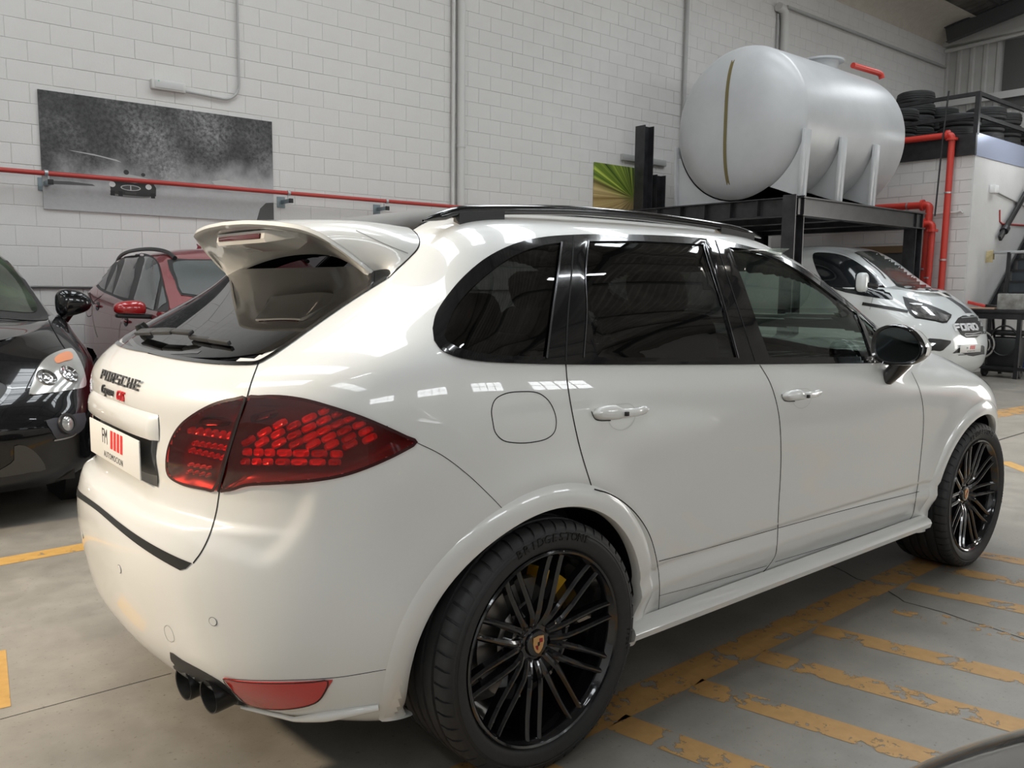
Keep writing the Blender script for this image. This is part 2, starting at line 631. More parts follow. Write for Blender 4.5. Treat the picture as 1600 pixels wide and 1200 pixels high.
for (y0, y1) in SKY_Y:
    for (x0, x1) in (SKY_X if y0 > -5 else SKY_X[:1]):
        w = empty('window_roof', ((x0+x1)/2, (y0+y1)/2, 0))
        struct(w, 'translucent roof light let into the corrugated roof')
        V = [(x0, y0, roof_z(y0)-0.03), (x1, y0, roof_z(y0)-0.03), (x1, y1, roof_z(y1)-0.03), (x0, y1, roof_z(y1)-0.03)]
        o = mesh('pane', [(v[0]-(x0+x1)/2, v[1]-(y0+y1)/2, v[2]) for v in V], [(0, 1, 2, 3)], M_SKYL, w, smooth=False)
        for i in range(7):
            t = i/6
            y = y0+(y1-y0)*t
            MB().box((0, y-(y0+y1)/2, roof_z(y)-0.06), (x1-x0+0.1, 0.06, 0.05)).build('glazing_bar', M_SKYF, w, smooth=False)
# rafters (along y) and purlins (along x)
def ibeam(bd, a, c, h, w, t=0.014, up=(0, 0, 1)):
    a, c = Vector(a), Vector(c)
    u = Vector(up)
    d = (c-a).normalized()
    u = (u-d*u.dot(d)).normalized()
    bd.bar(a, c, t, h-2*t, up)
    bd.bar(a+u*(h/2-t/2), c+u*(h/2-t/2), w, t, up)
    bd.bar(a-u*(h/2-t/2), c-u*(h/2-t/2), w, t, up)
for x in (-7.9, -2.4, 3.2, 8.6, 14.2, 19.6):
    b = MB()
    ibeam(b, (x, WY-0.3, roof_z(WY-0.3)-0.32), (x, RID, roof_z(RID)-0.32), 0.36, 0.18)
    ibeam(b, (x, RID, roof_z(RID)-0.32), (x, YN, roof_z(YN)-0.32), 0.36, 0.18)
    struct(b.build(trim_name(), M_BEAM, smooth=False), 'dark steel roof rafter')
for y in (5.6, 4.0, 2.4, .8, -.8, -2.4, -4.0, -5.6, -7.2, -8.8, -10.4):
    b = MB().box(((XB+XN)/2, y, roof_z(y)-0.09), (XB-XN, 0.06, 0.12))
    struct(b.build(trim_name(), M_BEAM, smooth=False), 'dark steel roof purlin')

# far end wall: trapezoidal sheet
b = MB()
y = YN
V = []
ys = []
while y < WY+0.1:
    ys += [(y, 0), (y+0.17, 0), (y+0.20, 1), (y+0.27, 1)]
    y += 0.30
for (yy, s) in ys:
    b.V += [Vector((XB-0.035*s, yy, 0)), Vector((XB-0.035*s, yy, 10))]
for i in range(len(ys)-1):
    b.F.append((2*i, 2*i+1, 2*i+3, 2*i+2))
bw = struct(b.build('wall_back', M_CLAD, smooth=False), 'pale ribbed sheet metal end wall')
struct(MB().box((XB-0.05, 3.2, 6.42), (0.03, 5.0, 1.55)).build(trim_name(), M_CLADD, smooth=False), 'dark panel set in the ribbed end wall')
struct(MB().box((XB-0.09, 1.0, 5.95), (0.12, 12.2, 0.16)).build(trim_name(), M_PVC, smooth=False), 'white rail across the ribbed end wall')
struct(MB().tube([(XB-0.12, WY-0.02, 7.2), (XB-0.12, -8, 7.75)], 0.05, 10).build(trim_name(), M_PVC), 'white pipe under the end wall beam')
b = MB()
b.box((XB-0.12, -1.0, 7.50), (0.3, 16.2, 0.42))
struct(b.build(trim_name(), M_CLAD, smooth=False), 'pale beam along the top of the ribbed end wall')
# opposite long wall and near end wall (behind the camera) with a row of lit windows and an open gate
struct(MB().box(((XB+XN)/2, YN-0.1, 4.0), (XB-XN+0.4, 0.2, 8)).build('wall_right', M_WHITE, smooth=False), 'white long wall opposite the block wall')
struct(MB().box((XN-0.1, (WY+YN)/2, 4.5), (0.2, WY-YN+0.4, 9.4)).build('wall_front', M_WHITE, smooth=False), 'white end wall behind the camera')
M_WIN = emit_mat('daylit_window', (0.95, 0.98, 1.0), 10.0)
M_WINF = mat('window_bars', (0.08, 0.08, 0.08), 0.5)
wn = 0
for (cx_, w_) in ((-4.5, 3.0), (1.0, 3.0), (6.5, 3.0), (12.0, 3.0)):
    wn += 1
    o = empty('window_%d' % wn, (cx_, YN, 4.6))
    struct(o, 'high window in the long wall opposite the block wall')
    MB().box((0, 0.03, 0), (w_, 0.02, 1.3)).build('pane', M_WIN, o, smooth=False)
    for i in range(5):
        MB().box((-w_/2+w_*i/4, 0.05, 0), (0.05, 0.04, 1.36)).build('glazing_bar', M_WINF, o, smooth=False)
    for z in (-.66, 0, .66):
        MB().box((0, 0.05, z), (w_, 0.04, 0.05)).build('glazing_bar', M_WINF, o, smooth=False)
o = empty('door_1', (XB, -5.5, 0))
struct(o, 'open daylit gate in the ribbed end wall')
MB().box((-0.08, 0, 2.1), (0.04, 4.6, 4.2)).build('daylight', emit_mat('daylight_gate', (1.0, 0.97, 0.92), 6.0), o, smooth=False)
for s in (-1, 1):
    MB().box((-0.1, s*2.35, 2.15), (0.12, 0.12, 4.3)).build('frame', M_BEAM, o, smooth=False)
MB().box((-0.1, 0, 4.3), (0.12, 4.8, 0.2)).build('frame', M_BEAM, o, smooth=False)

# hanging tube lamps
M_LAMP = emit_mat('lamp_tube', (0.93, 0.97, 1.0), LAMP)
M_LAMPH = mat('lamp_housing', (0.5, 0.5, 0.5), 0.4)
def tube_lamp(loc, rz, L, label):
    o = empty('tube_lamp', loc, rz, label, 'lamp', 'tube lamps under the roof')
    MB().box((0, 0, 0.045), (L, 0.16, 0.05), bev=0.01).build('housing', M_LAMPH, o)
    MB().box((0, 0, 0.0), (L-0.04, 0.13, 0.045), bev=0.015).build('diffuser', M_LAMP, o)
    for s in (-1, 1):
        MB().tube([(s*L*0.4, 0, 0.07), (s*L*0.4, 0, roof_z(loc[1])-loc[2]-0.1)], 0.004, 6).build('hanger', M_GREYM, o)
tube_lamp((14.35, 2.62, 4.20), 0.0, 1.2, 'bright tube lamp hanging beside the mezzanine railing')
for (x, y, wh) in ((-3.5, -4.5, 'behind the camera'), (2.0, -4.5, 'right of the white car'), (7.5, -4.5, 'beyond the front of the white car'), (2.5, 1.8, 'above the red car')):
    tube_lamp((x, y, 8.3), 0.0, 1.5, 'tube lamp hanging high '+wh)
# unseen floodlights added to brighten the white car's rear and the aisle floor
def floodlight(loc, aim, watts, col, cone, label):
    fl = empty('added_floodlight', loc, 0, label, 'lamp')
    FD = Vector(aim).normalized()
    MB().lathe([(0.05, -0.30), (0.09, -0.26), (0.10, -0.16), (0.24, 0.0), (0.25, 0.0), (0.11, -0.17), (0.10, -0.28), (0.05, -0.32)], 32, frame((0, 0, 0), FD)).build('shade', M_LAMPH, fl)
    MB().lathe([(0.0, -0.13), (0.05, -0.12), (0.07, -0.16), (0.05, -0.2)], 20, frame((0, 0, 0), FD)).build('bulb', emit_mat('bulb_%d' % int(watts), col, 12.0), fl)
    MB().tube([-FD*0.3, -FD*0.3+Vector((0, 0, 0.2)), Vector((-FD.x*0.3, -FD.y*0.3, roof_z(loc[1])-loc[2]-0.1))], 0.008, 8).build('hanger', M_PLASTIC, fl)
    ld = bpy.data.lights.new('added_flood_beam', 'SPOT')
    ld.energy = watts
    ld.color = col
    ld.spot_size = math.radians(cone)
    ld.spot_blend = 0.8
    ld.shadow_soft_size = 0.16
    o = bpy.data.objects.new('added_flood_beam', ld)
    COL.objects.link(o)
    o.location = Vector(loc)+FD*0.03
    o.rotation_euler = FD.to_track_quat('-Z', 'Y').to_euler()
floodlight((-4.0, 1.8, 2.95), (3.0, -1.9, -2.5), FILL_REAR, (1.0, 0.82, 0.60), 118, 'unseen warm floodlight added behind the white car to light its rear and the floor')
floodlight((7.6, -2.6, 5.6), (-0.05, 0.25, -1.0), FILL_AISLE, (1.0, 0.93, 0.82), 80, 'unseen floodlight added over the aisle to brighten the floor mirrored in the white car')
# ================================================================== the white sport utility car
# Body shell: rings of plan contours (rear round the side to the front), splined in height.
# half of it is computed (y > 0) and mirrored.
WR = 0.366           # tyre radius
WBASE = 2.895
def sstep(a, b, x):
    t = np.clip((np.asarray(x, float)-a)/(b-a), 0, 1)
    return t*t*(3-2*t)

#        z     xr     w     n    x0    xf    nf   xf0
LOW = [(0.200, -0.70, 0.800, 2.6, 0.00, 3.50, 3.0, 2.75),
       (0.240, -0.775, 0.880, 2.6, 0.00, 3.58, 3.0, 2.75),
       (0.340, -0.870, 0.918, 2.6, 0.00, 3.66, 3.0, 2.75),
       (0.460, -0.912, 0.934, 2.6, 0.00, 3.70, 3.0, 2.75),
       (0.580, -0.918, 0.944, 2.6, 0.00, 3.72, 3.0, 2.75),
       (0.700, -0.905, 0.953, 2.6, 0.00, 3.71, 3.0, 2.75),
       (0.800, -0.876, 0.960, 2.7, 0.00, 3.68, 3.0, 2.75),
       (0.900, -0.868, 0.963, 2.8, 0.00, 3.62, 3.0, 2.75),
       (1.000, -0.861, 0.958, 2.85, 0.00, 3.52, 3.0, 2.75),
       (1.080, -0.854, 0.946, 2.9, 0.00, 3.40, 3.0, 2.75),
       (1.150, -0.784, 0.926, 3.0, 0.00, 3.24, 3.0, 2.70)]
UP = [(1.150, -0.784, 0.926, 3.0, 0.00, 2.56, 3.0, 1.90),
      (1.255, -0.600, 0.890, 3.2, 0.06, 2.42, 3.2, 1.78),
      (1.380, -0.400, 0.830, 3.6, 0.15, 2.17, 3.2, 1.57),
      (1.490, -0.285, 0.765, 4.5, 0.22, 1.92, 3.2, 1.36),
      (1.562, -0.205, 0.695, 5.0, 0.27, 1.73, 3.2, 1.22),
      (1.612, -0.110, 0.585, 5.0, 0.32, 1.58, 3.2, 1.14),
      (1.642, 0.020, 0.400, 4.5, 0.38, 1.45, 3.2, 1.06),
      (1.655, 0.160, 0.195, 4.0, 0.46, 1.33, 3.2, 1.00),
      (1.658, 0.280, 0.000, 3.4, 0.54, 1.20, 3.0, 0.90)]
NR, NS, NF = 110, 250, 70

def drop_front(x):
    return ncs([-2, 1.2, 1.8, 2.4, 2.9, 3.3, 3.8], [0, 0, 0.002, 0.014, 0.052, 0.145, 0.36], np.clip(x, -2, 3.8))

def row_curve(row, upper, idx):
    z, xr, w, n, x0, xf, nf, xf0 = row
    th = np.linspace(0, PI/2, NR+1)[:-1]
    rx = x0-(x0-xr)*np.cos(th)**(2/n)
    ry = np.sin(th)**(2/n)
    sx = np.linspace(x0, xf0, NS+1)[:-1]
    sy = np.ones_like(sx)
    th = np.linspace(PI/2, 0, NF)
    fx = xf0+(xf-xf0)*np.cos(th)**(2/nf)
    fy = np.sin(th)**(2/nf)
    x = np.concatenate([rx, sx, fx])
    y = np.concatenate([ry, sy, fy])
    # width along the car: haunches over the wheels, waist at the doors, narrower cabin ends
    k = min(max((z-0.3)/0.85, 0), 1)
    lo = ncs([-1.2, -.5, 0, .7, 1.4, 2.1, 2.8, 3.4, 4.0], [.985, .998, 1.004, .992, .984, .986, .996, .985, .95], np.clip(x, -1.2, 4))
    if not upper or idx == 0:
        W = w*lo
        if not upper or idx == 0:
            tuck = {8: 0.012, 9: 0.055, 10: 0.135}.get(idx if not upper else 10, 0.0)
            if not upper:
                W = W-tuck*sstep(1.9, 2.6, x)
    else:
        hi = ncs([-1.2, -.6, -.1, .5, 1.1, 1.8, 2.6], [.955, .975, .993, 1.0, .998, .975, .94], np.clip(x, -1.2, 2.6))
        W = w*hi
    zz = np.full_like(x, z)
    belt = ncs([-1.2, -.8, -.3, .1, 1.0, 1.8, 2.6], [.0, .012, .030, .022, -.012, -.05, -.056], np.clip(x, -1.2, 2.6))
    if not upper:
        zz = zz+belt*sstep(0.85, 1.15, z)
        zz = zz-drop_front(x)*max(0, (z-0.45)/0.7)*sstep(1.2, 2.4, x)
    else:
        f = 1-sstep(1.15, 1.45, z)
        arc = -0.05*np.clip(x-0.95, 0, 9)**2-0.03*np.clip(0.7-x, 0, 9)**2*sstep(1.3, 1.5, z)
        zz = zz+belt*f*(1 if idx == 0 else .8)+arc*(1-f)
    return np.stack([x, y*W, zz], -1)

def loft(rows, samples, tvals=None):
    """rows (k, n, 3) -> (m, n, 3), natural cubic in the row direction"""
    R = np.array(rows)
    mid = R[:, NR+NS//3]
    t = np.concatenate([[0], np.cumsum(np.linalg.norm(np.diff(mid, axis=0), axis=1))])
    return t, R

low_rows = [row_curve(r, False, i) for i, r in enumerate(LOW)]
up_rows = [row_curve(r, True, i) for i, r in enumerate(UP)]
# rows just below the belt, re-sampled with the cabin's columns, give the cabin its start tangent
def low_at(ix, xs_, th_part):
    return None
def resample_low(i):
    """lower row i evaluated at the plan positions of the upper belt row (rear and side only)"""
    src = low_rows[i]
    dst = up_rows[0].copy()
    n = NR
    dst[:n] = src[:n]
    # side and front columns: by x along the lower row's side
    sxs = src[NR:, 0]
    xx = np.clip(dst[n:, 0], None, 2.6)
    for c in range(3):
        dst[n:, c] = np.interp(xx, sxs, src[NR:, c])
    fr = sstep(1.9, 2.2, up_rows[0][n:, 0])[:, None]
    dst[n:] = dst[n:]*(1-fr)+(up_rows[0][n:]*np.array([1.0, 1.02, 1])+np.array([0.06, 0, -0.05*(11-i)]))*fr
    return dst
def spline_rows(R, m):
    R = np.array(R)
    mid = R[:, NR+NS//4]
    t = np.concatenate([[0], np.cumsum(np.linalg.norm(np.diff(mid, axis=0), axis=1))])
    return t, R
# lower net, extended by one upper row for continuity at the belt
ext = up_rows[1].copy()
xs_up = up_rows[1][NR:, 0]
tmp = low_rows[10].copy()
tmp[:NR] = up_rows[1][:NR]
for c in range(3):
    tmp[NR:, c] = np.interp(np.clip(low_rows[10][NR:, 0], None, 1.72), up_rows[1][NR:NR+NS, 0], up_rows[1][NR:NR+NS, c])
fr = sstep(1.7, 2.1, low_rows[10][NR:, 0])[:, None]
alt = low_rows[10][NR:]*np.array([1.0, 0.86, 1])+np.array([0, 0, 0.035])
tmp[NR:] = tmp[NR:]*(1-fr)+alt*fr
t, R = spline_rows(low_rows+[tmp], 0)
NL = 150
GL = ncs(t, R, np.linspace(0, t[10], NL))
t, R = spline_rows([resample_low(8), resample_low(9)]+up_rows, 0)
NU = 130
GU = ncs(t, R, np.linspace(t[2], t[-1], NU))
GU[0] = up_rows[0]
GU[-1, :, 1] = 0
# hood: from the belt row forward of the windscreen inwards to the centre line
h0 = low_rows[10]
hr = [low_rows[9], h0]
for (f, dz, dx) in ((0.80, 0.032, 0.0), (0.5, 0.055, 0.0), (0.0, 0.068, 0.0)):
    q = h0.copy()
    q[:, 1] *= f
    q[:, 0] = q[:, 0]+(0.02 if f < .6 else 0)
    q[:, 2] += dz
    hr.append(q)
t, R = spline_rows(hr, 0)
GH = ncs(t, R, np.linspace(t[1], t[-1], 40))
GH[-1, :, 1] = 0
ih = int(np.argmax(h0[:, 0] > 1.9))
GH = GH[:, ih:]

# sculpting of the lower shell ------------------------------------------------
X, Y, Z = GL[..., 0], GL[..., 1], GL[..., 2]
rear = 1-sstep(-0.62, -0.35, X)
By = 1-sstep(0.50, 0.80, Y)
S = (1-sstep(0.762, 0.785, Z))*sstep(0.42, 0.72, Z)
GL[..., 0] -= 0.026*S*By*rear
# tailgate handle swage above the plate
side = sstep(0.30, 0.50, X)*(1-sstep(2.40, 2.55, X))
low = (1-sstep(0.492, 0.506, Z))*sstep(0.20, 0.3, Z)
GL[..., 1] -= 0.010*low*side
GL[..., 1] += 0.014*np.exp(-((Z-0.43)/0.035)**2)*side
GL[..., 1] -= 0.012*np.exp(-((Z-0.335)/0.04)**2)*side
# soft swelling of the wings round the wheels
for cx in (0.0, WBASE):
    d = np.hypot(X-cx, Z-0.37)
    GL[..., 1] += 0.012*np.exp(-((d-0.47)/0.07)**2)*sstep(0.5, 0.8, Y)
# waist: the doors are drawn in slightly below the shoulder
GL[..., 1] -= 0.010*np.exp(-((Z-0.68)/0.14)**2)*sstep(0.45, 0.9, X)*(1-sstep(2.1, 2.5, X))

# the rear-facing panel between the tailgate and the bumper corner sits slightly back
def _poly_dist(px, py, line):
    d = np.full(px.shape, 1e9)
    for i in range(len(line)-1):
        a = np.array(line[i], float)
        ab = np.array(line[i+1], float)-a
        t = np.clip(((px-a[0])*ab[0]+(py-a[1])*ab[1])/(ab@ab), 0, 1)
        d = np.minimum(d, np.hypot(px-a[0]-t*ab[0], py-a[1]-t*ab[1]))
    return d
_pl = [(508, 700), (504, 760), (492, 812), (462, 858), (420, 902), (372, 930), (330, 918), (298, 896)]
_d = GL-np.array(CAM)*np.array([1, -1, 1])
_w = _d@(np.array(_f)*np.array([1, -1, 1]))
_u1 = 800+FPX*(_d@(np.array(CR)*np.array([1, -1, 1])))/_w
_v1 = 600-FPX*(_d@(np.array(CU)*np.array([1, -1, 1])))/_w
_in = in_poly(_u1, _v1, _pl+[(200, 830), (60, 740), (60, 640), (400, 640)]) & (GL[..., 0] < -0.25)
GL[..., 0] += 0.013*_in*sstep(0, 42, _poly_dist(_u1, _v1, _pl))*(1-sstep(0.84, 0.93, GL[..., 2]))*sstep(0.74, 0.80, GL[..., 2]+0.35*np.clip(GL[..., 1]-0.5, 0, 1))

def grid_faces(r, c):
    F = []
    for i in range(r-1):
        for j in range(c-1):
            F.append((i*c+j, i*c+j+1, (i+1)*c+j+1, (i+1)*c+j))
    return F
def clean_mesh(V, F, name='tmp'):
    me = bpy.data.meshes.new(name)
    me.from_pydata([tuple(v) for v in V], [], F)
    bm = bmesh.new()
    bm.from_mesh(me)
    bmesh.ops.remove_doubles(bm, verts=bm.verts, dist=0.0004)
    bmesh.ops.dissolve_degenerate(bm, dist=0.0002, edges=bm.edges)
    bmesh.ops.recalc_face_normals(bm, faces=bm.faces)
    bm.to_mesh(me)
    bm.free()
    return me

allV, allF = [], []
for G in (GL, GU, GH):
    r, c = G.shape[:2]
    V = G.reshape(-1, 3)
    F = np.array(grid_faces(r, c))
    for s in (1, -1):
        k = len(allV)
        allV += [tuple(v) for v in (V*np.array([1, s, 1]))]
        allF += [tuple(f) for f in ((F if s < 0 else F[:, ::-1])+k)]
body_me = clean_mesh(allV, allF)
_bm = bmesh.new()
_bm.from_mesh(body_me)
_bm.normal_update()
BODY_V = [v.co.copy() for v in _bm.verts]
BODY_N = [v.normal.copy() for v in _bm.verts]
# make the normals point outwards
_cen = Vector((1.2, 0, 0.8))
_sgn = sum(1 if n.dot(v-_cen) > 0 else -1 for v, n in zip(BODY_V[::50], BODY_N[::50]))
if _sgn < 0:
    BODY_N = [-n for n in BODY_N]
BODY_F = [tuple(v.index for v in f.verts) for f in _bm.faces]
_bm.free()
BVH = BVHTree.FromPolygons(BODY_V, BODY_F)

def outn(hit, n):
    return n if n.dot(hit-_cen) > 0 else -n

def hit_px(x, y, tree=None):
    d = pixel_ray(x, y).normalized()
    p, n, i, dist = (tree or BVH).ray_cast(CAM, d)
    if p is None:
        return None
    return p, (n if n.dot(d) < 0 else -n)
# ------------------------------------------------------------------ paint and trim
M_CARW = mat('white_car_paint', (0.76, 0.755, 0.725), 0.3, coat=1.0, spec=0.5, croughness=0.01, cior=1.55)
M_GLOSSK = mat('gloss_black_trim', (0.006, 0.006, 0.007), 0.12, coat=1.0)
M_SATINK = mat('satin_black_trim', (0.012, 0.012, 0.012), 0.4)
M_GAP = mat('panel_gap', (0.01, 0.01, 0.01), 0.9)
M_PRIV = glass_mat('privacy_glass', (0.13, 0.125, 0.13), ior=1.6)
M_PRIVR = glass_mat('dark_rear_glass', (0.022, 0.021, 0.021), ior=1.55)
M_CLEAR = glass_mat('green_tinted_glass', (0.50, 0.57, 0.53))
M_CABIN = mat('charcoal_cabin_trim', (0.045, 0.044, 0.043), 0.7)
M_SEAT = mat('dark_seat_fabric', (0.06, 0.06, 0.062), 0.75)
M_CHROME = mat('chrome', (0.8, 0.8, 0.8), 0.08, 1.0)

suv = empty('sport_utility_car', (0, 0, 0), 0, 'large white sport utility car with black wheels in the foreground', 'car')

_co = np.array([tuple(v) for v in BODY_V])
_fc = np.array([np.mean(_co[list(f)], axis=0) for f in BODY_F])
_fn = np.array([np.cross(_co[f[1]]-_co[f[0]], _co[f[2]]-_co[f[0]]) for f in BODY_F])
_fn /= np.maximum(np.linalg.norm(_fn, axis=1), 1e-12)[:, None]
_out = np.sign(np.sum(_fn*(_fc-np.array(_cen)), axis=1))
_fn *= _out[:, None]
_CRn, _CUn, _fnn, _CAMn = map(np.array, (CR, CU, _f, CAM))
def px_arr(P):
    d = P-_CAMn
    w = d@_fnn
    return 800+FPX*(d@_CRn)/w, 600-FPX*(d@_CUn)/w
_q = _fc.copy()
_q[:, 1] = -np.abs(_q[:, 1])
FU, FV = px_arr(_q)
# what the right half turns towards (visible side of the body shell only)
_qn = _fn.copy()
_qn[:, 1] = -np.abs(_fn[:, 1])*np.sign(np.maximum(np.sign(_fn[:, 1]*_fc[:, 1]), 0)*2-1)
FACING = np.sum(_qn*(_CAMn-_q), axis=1) > -0.02
LOWER = _fc[:, 2] < 1.2

def edge_dist(px, py, poly):
    d = np.full(px.shape, 1e9)
    k = len(poly)
    for i in range(k):
        a = np.array(poly[i], float)
        b = np.array(poly[(i+1) % k], float)
        ab = b-a
        t = np.clip(((px-a[0])*ab[0]+(py-a[1])*ab[1])/max(ab@ab, 1e-9), 0, 1)
        d = np.minimum(d, np.hypot(px-a[0]-t*ab[0], py-a[1]-t*ab[1]))
    return d

def region(poly, inset=0.0):
    """faces of the shell (both sides) that show inside a traced outline"""
    m = in_poly(FU, FV, poly) & FACING
    if inset > 0:
        idx = np.where(m)[0]
        m[idx] = edge_dist(FU[idx], FV[idx], poly) > inset
    return m

def sub_mesh(name, mask, m, parent, side=None):
    idx = np.where(mask)[0]
    if len(idx) == 0:
        return None
    faces = [BODY_F[i] for i in idx]
    used = sorted(set(v for f in faces for v in f))
    mp = {v: i for i, v in enumerate(used)}
    me = bpy.data.meshes.new(name)
    fl = []
    for i, f in zip(idx, faces):
        g = tuple(mp[v] for v in f)
        fl.append(g if _out[i] > 0 else g[::-1])
    me.from_pydata([tuple(_co[v]) for v in used], [], fl)
    me.update()
    o = link(name, me, m, parent)
    me.normals_split_custom_set_from_vertices([tuple(BODY_N[v]) for v in used])
    return o

def mirror_mesh(o, name=None, parent=None):
    """the same part on the other side of the car"""
    me = bpy.data.meshes.new(name or o.name)
    src = o.data
    me.from_pydata([(v.co.x, -v.co.y, v.co.z) for v in src.vertices], [], [tuple(reversed(p.vertices)) for p in src.polygons])
    for mm in src.materials:
        me.materials.append(mm)
    me.update()
    for p, q in zip(me.polygons, src.polygons):
        p.material_index = q.material_index
    r = link(name or o.name.split('.')[0], me, None, parent if parent is not None else o.parent)
    me.set_sharp_from_angle(angle=math.radians(40))
    return r

def patch(name, outline, m, parent, off=0.0, holes=(), grid=6, edge=0.0, tree=None, smooth_n=0, offs=None, mirror=True):
    """a skin on the body inside a traced outline, off metres proud of it, with a turned-in edge"""
    pts, edges = [], []
    def ring(P):
        k = len(pts)
        for p in P:
            pts.append(Vector((p[0], p[1])))
        n = len(P)
        for i in range(n):
            edges.append((k+i, k+(i+1) % n))
        return list(range(k, k+n))
    rings = [ring(outline)]+[ring(h) for h in holes]
    ox = [p[0] for p in outline]
    oy = [p[1] for p in outline]
    gx, gy = np.meshgrid(np.arange(min(ox)+grid*.5, max(ox), grid), np.arange(min(oy)+grid*.5, max(oy), grid))
    gx, gy = gx.ravel(), gy.ravel()
    ok = in_poly(gx, gy, outline)
    ok &= edge_dist(gx, gy, outline) > grid*0.45
    for h in holes:
        ok &= ~in_poly(gx, gy, h)
        ok &= edge_dist(gx, gy, h) > grid*0.45
    for x, y in zip(gx[ok], gy[ok]):
        pts.append(Vector((x, y)))
    vv, ee, ff, ov, oe, of = delaunay_2d_cdt(pts, edges, [], 0, 1e-4)
    cx = np.array([sum(vv[i].x for i in f)/len(f) for f in ff])
    cy = np.array([sum(vv[i].y for i in f)/len(f) for f in ff])
    keep = in_poly(cx, cy, outline)
    for h in holes:
        keep &= ~in_poly(cx, cy, h)
    V, N = [], []
    last = None
    missed = set()
    for v in vv:
        hh = hit_px(v.x, v.y, tree)
        if hh is None:
            missed.add(len(V))
            hh = last if last else (Vector((0, 0, 0)), Vector((0, 0, 1)))
        last = hh
        o_ = off if offs is None else offs(v.x, v.y)
        V.append(hh[0]+hh[1]*o_)
        N.append(hh[1])
    F = [tuple(f) for f, k_ in zip(ff, keep) if k_ and not missed.intersection(f)]
    # orient towards the camera
    F2 = []
    for f in F:
        n = (V[f[1]]-V[f[0]]).cross(V[f[2]]-V[f[0]])
        F2.append(f if n.dot(CAM-V[f[0]]) > 0 else f[::-1])
    if edge > 0:
        cnt = {}
        for f in F2:
            for i in range(len(f)):
                a, b = f[i], f[(i+1) % len(f)]
                cnt[(a, b)] = 1
        bd = [(a, b) for (a, b) in cnt if (b, a) not in cnt]
        mp = {}
        for a, b in bd:
            for q in (a, b):
                if q not in mp:
                    mp[q] = len(V)
                    V.append(V[q]-N[q]*edge)
        for a, b in bd:
            F2.append((b, a, mp[a], mp[b]))
    used = sorted(set(i for f in F2 for i in f))
    mp = {v: i for i, v in enumerate(used)}
    o = mesh(name, [V[i] for i in used], [tuple(mp[i] for i in f) for f in F2], m, parent, True, 50)
    if mirror:
        mirror_mesh(o)
    return o

def line_hits(P, n=6, closed=False, tree=None):
    out = []
    for p in smooth_line(P, n, closed):
        h = hit_px(p[0], p[1], tree)
        if h is not None:
            out.append(h)
    return out

def seam(name, P, w=0.0035, m=None, parent=None, off=0.0007, n=8, closed=False, mirror=True, th=0.0):
    """a thin strip following the body along a traced line"""
    H = line_hits(P, n, closed)
    V, F = [], []
    k = len(H)
    for i in range(k):
        p, nn = H[i]
        a = H[(i-1) % k][0] if (closed or i > 0) else p
        b = H[(i+1) % k][0] if (closed or i < k-1) else p
        t = (b-a).normalized()
        s = nn.cross(t).normalized()
        V += [p+s*w/2+nn*off, p-s*w/2+nn*off]
    for i in range(k if closed else k-1):
        j = (i+1) % k
        F.append((2*i, 2*i+1, 2*j+1, 2*j))
    o = mesh(name, V, F, m or M_GAP, parent or suv)
    if mirror:
        mirror_mesh(o)
    return o

# ------------------------------------------------------------------ traced outlines
def S_(P, n=6, closed=True):
    return [tuple(p) for p in smooth_line(P, n, closed)]
DLO = S_([(675.6, 513.7), (681, 491), (700, 461), (726, 431), (760, 403), (801, 382.5), (842.5, 372), (895, 367.5), (977, 367), (1050, 369.5), (1117, 375), (1170, 386), (1215.5, 400), (1257.5, 421), (1296, 449), (1331, 478.5), (1364, 505)], 5, False) + \
      S_([(1385, 530), (1392, 552), (1388, 567.5)], 4, False) + S_([(1290, 568.5), (1184, 569.5), (1000, 570), (880, 569), (810, 567.5), (752.5, 564), (711, 557), (689, 546.5), (678, 532.5)], 5, False)
G_QTR = S_([(694, 525), (700, 507), (715, 476), (749, 439), (797.5, 403), (842.5, 385), (877, 379.5)], 5, False)+S_([(872, 420), (862, 490), (854, 558)], 4, False)+S_([(800, 556.5), (752.5, 552), (715, 543), (699, 534)], 4, False)
G_RD = S_([(919, 377.5), (1000, 377.5), (1099, 382.5)], 5, False)+S_([(1125, 465), (1150, 558.5)], 4, False)+[(1040, 559), (934, 558.5)]+S_([(917.5, 484), (914, 430)], 3, False)
G_FD = S_([(1139, 386.5), (1170, 391), (1215.5, 406), (1257.5, 430), (1310, 469), (1337, 487)], 5, False)+S_([(1349, 518), (1361, 557)], 3, False)+[(1280, 558.5), (1201.5, 558.5)]+S_([(1184, 510), (1160, 440)], 3, False)[0:]
G_FQ = [(1343, 489), (1366, 512), (1378, 535), (1380, 556), (1369, 557), (1356, 522)]
REARGL = S_([(212, 526), (204, 527), (203, 537), (225, 547), (270, 558), (330, 565.5), (380, 567.5), (407, 564)], 4, False)+S_([(440, 545), (480, 516), (545, 471), (606, 433)], 4, False)+S_([(570, 395), (520, 372), (440, 368), (400, 375), (372, 425)], 3, False)+S_([(330, 447), (270, 484), (230, 515)], 4, False)
LAMP_O = S_([(388, 622), (430, 620), (475, 625), (520, 637), (565, 652), (610, 671), (650, 690)], 5, False)+S_([(630, 704), (590, 723), (540, 741), (490, 750), (430, 754), (385, 757), (362, 764), (345, 766)], 5, False)+S_([(358, 712), (374, 660)], 4, False)
LAMP_I = S_([(384, 622), (345, 629), (310, 645), (283, 666), (267, 694), (262, 722), (265, 742), (283, 754), (310, 761), (341, 766)], 5, False)+S_([(354, 712), (370, 660)], 4, False)
SEAM_GATE = [(404, 567), (392, 600), (386, 622), (372, 665), (358, 712), (343, 767), (338, 800), (328, 835), (315, 862), (302, 880)]
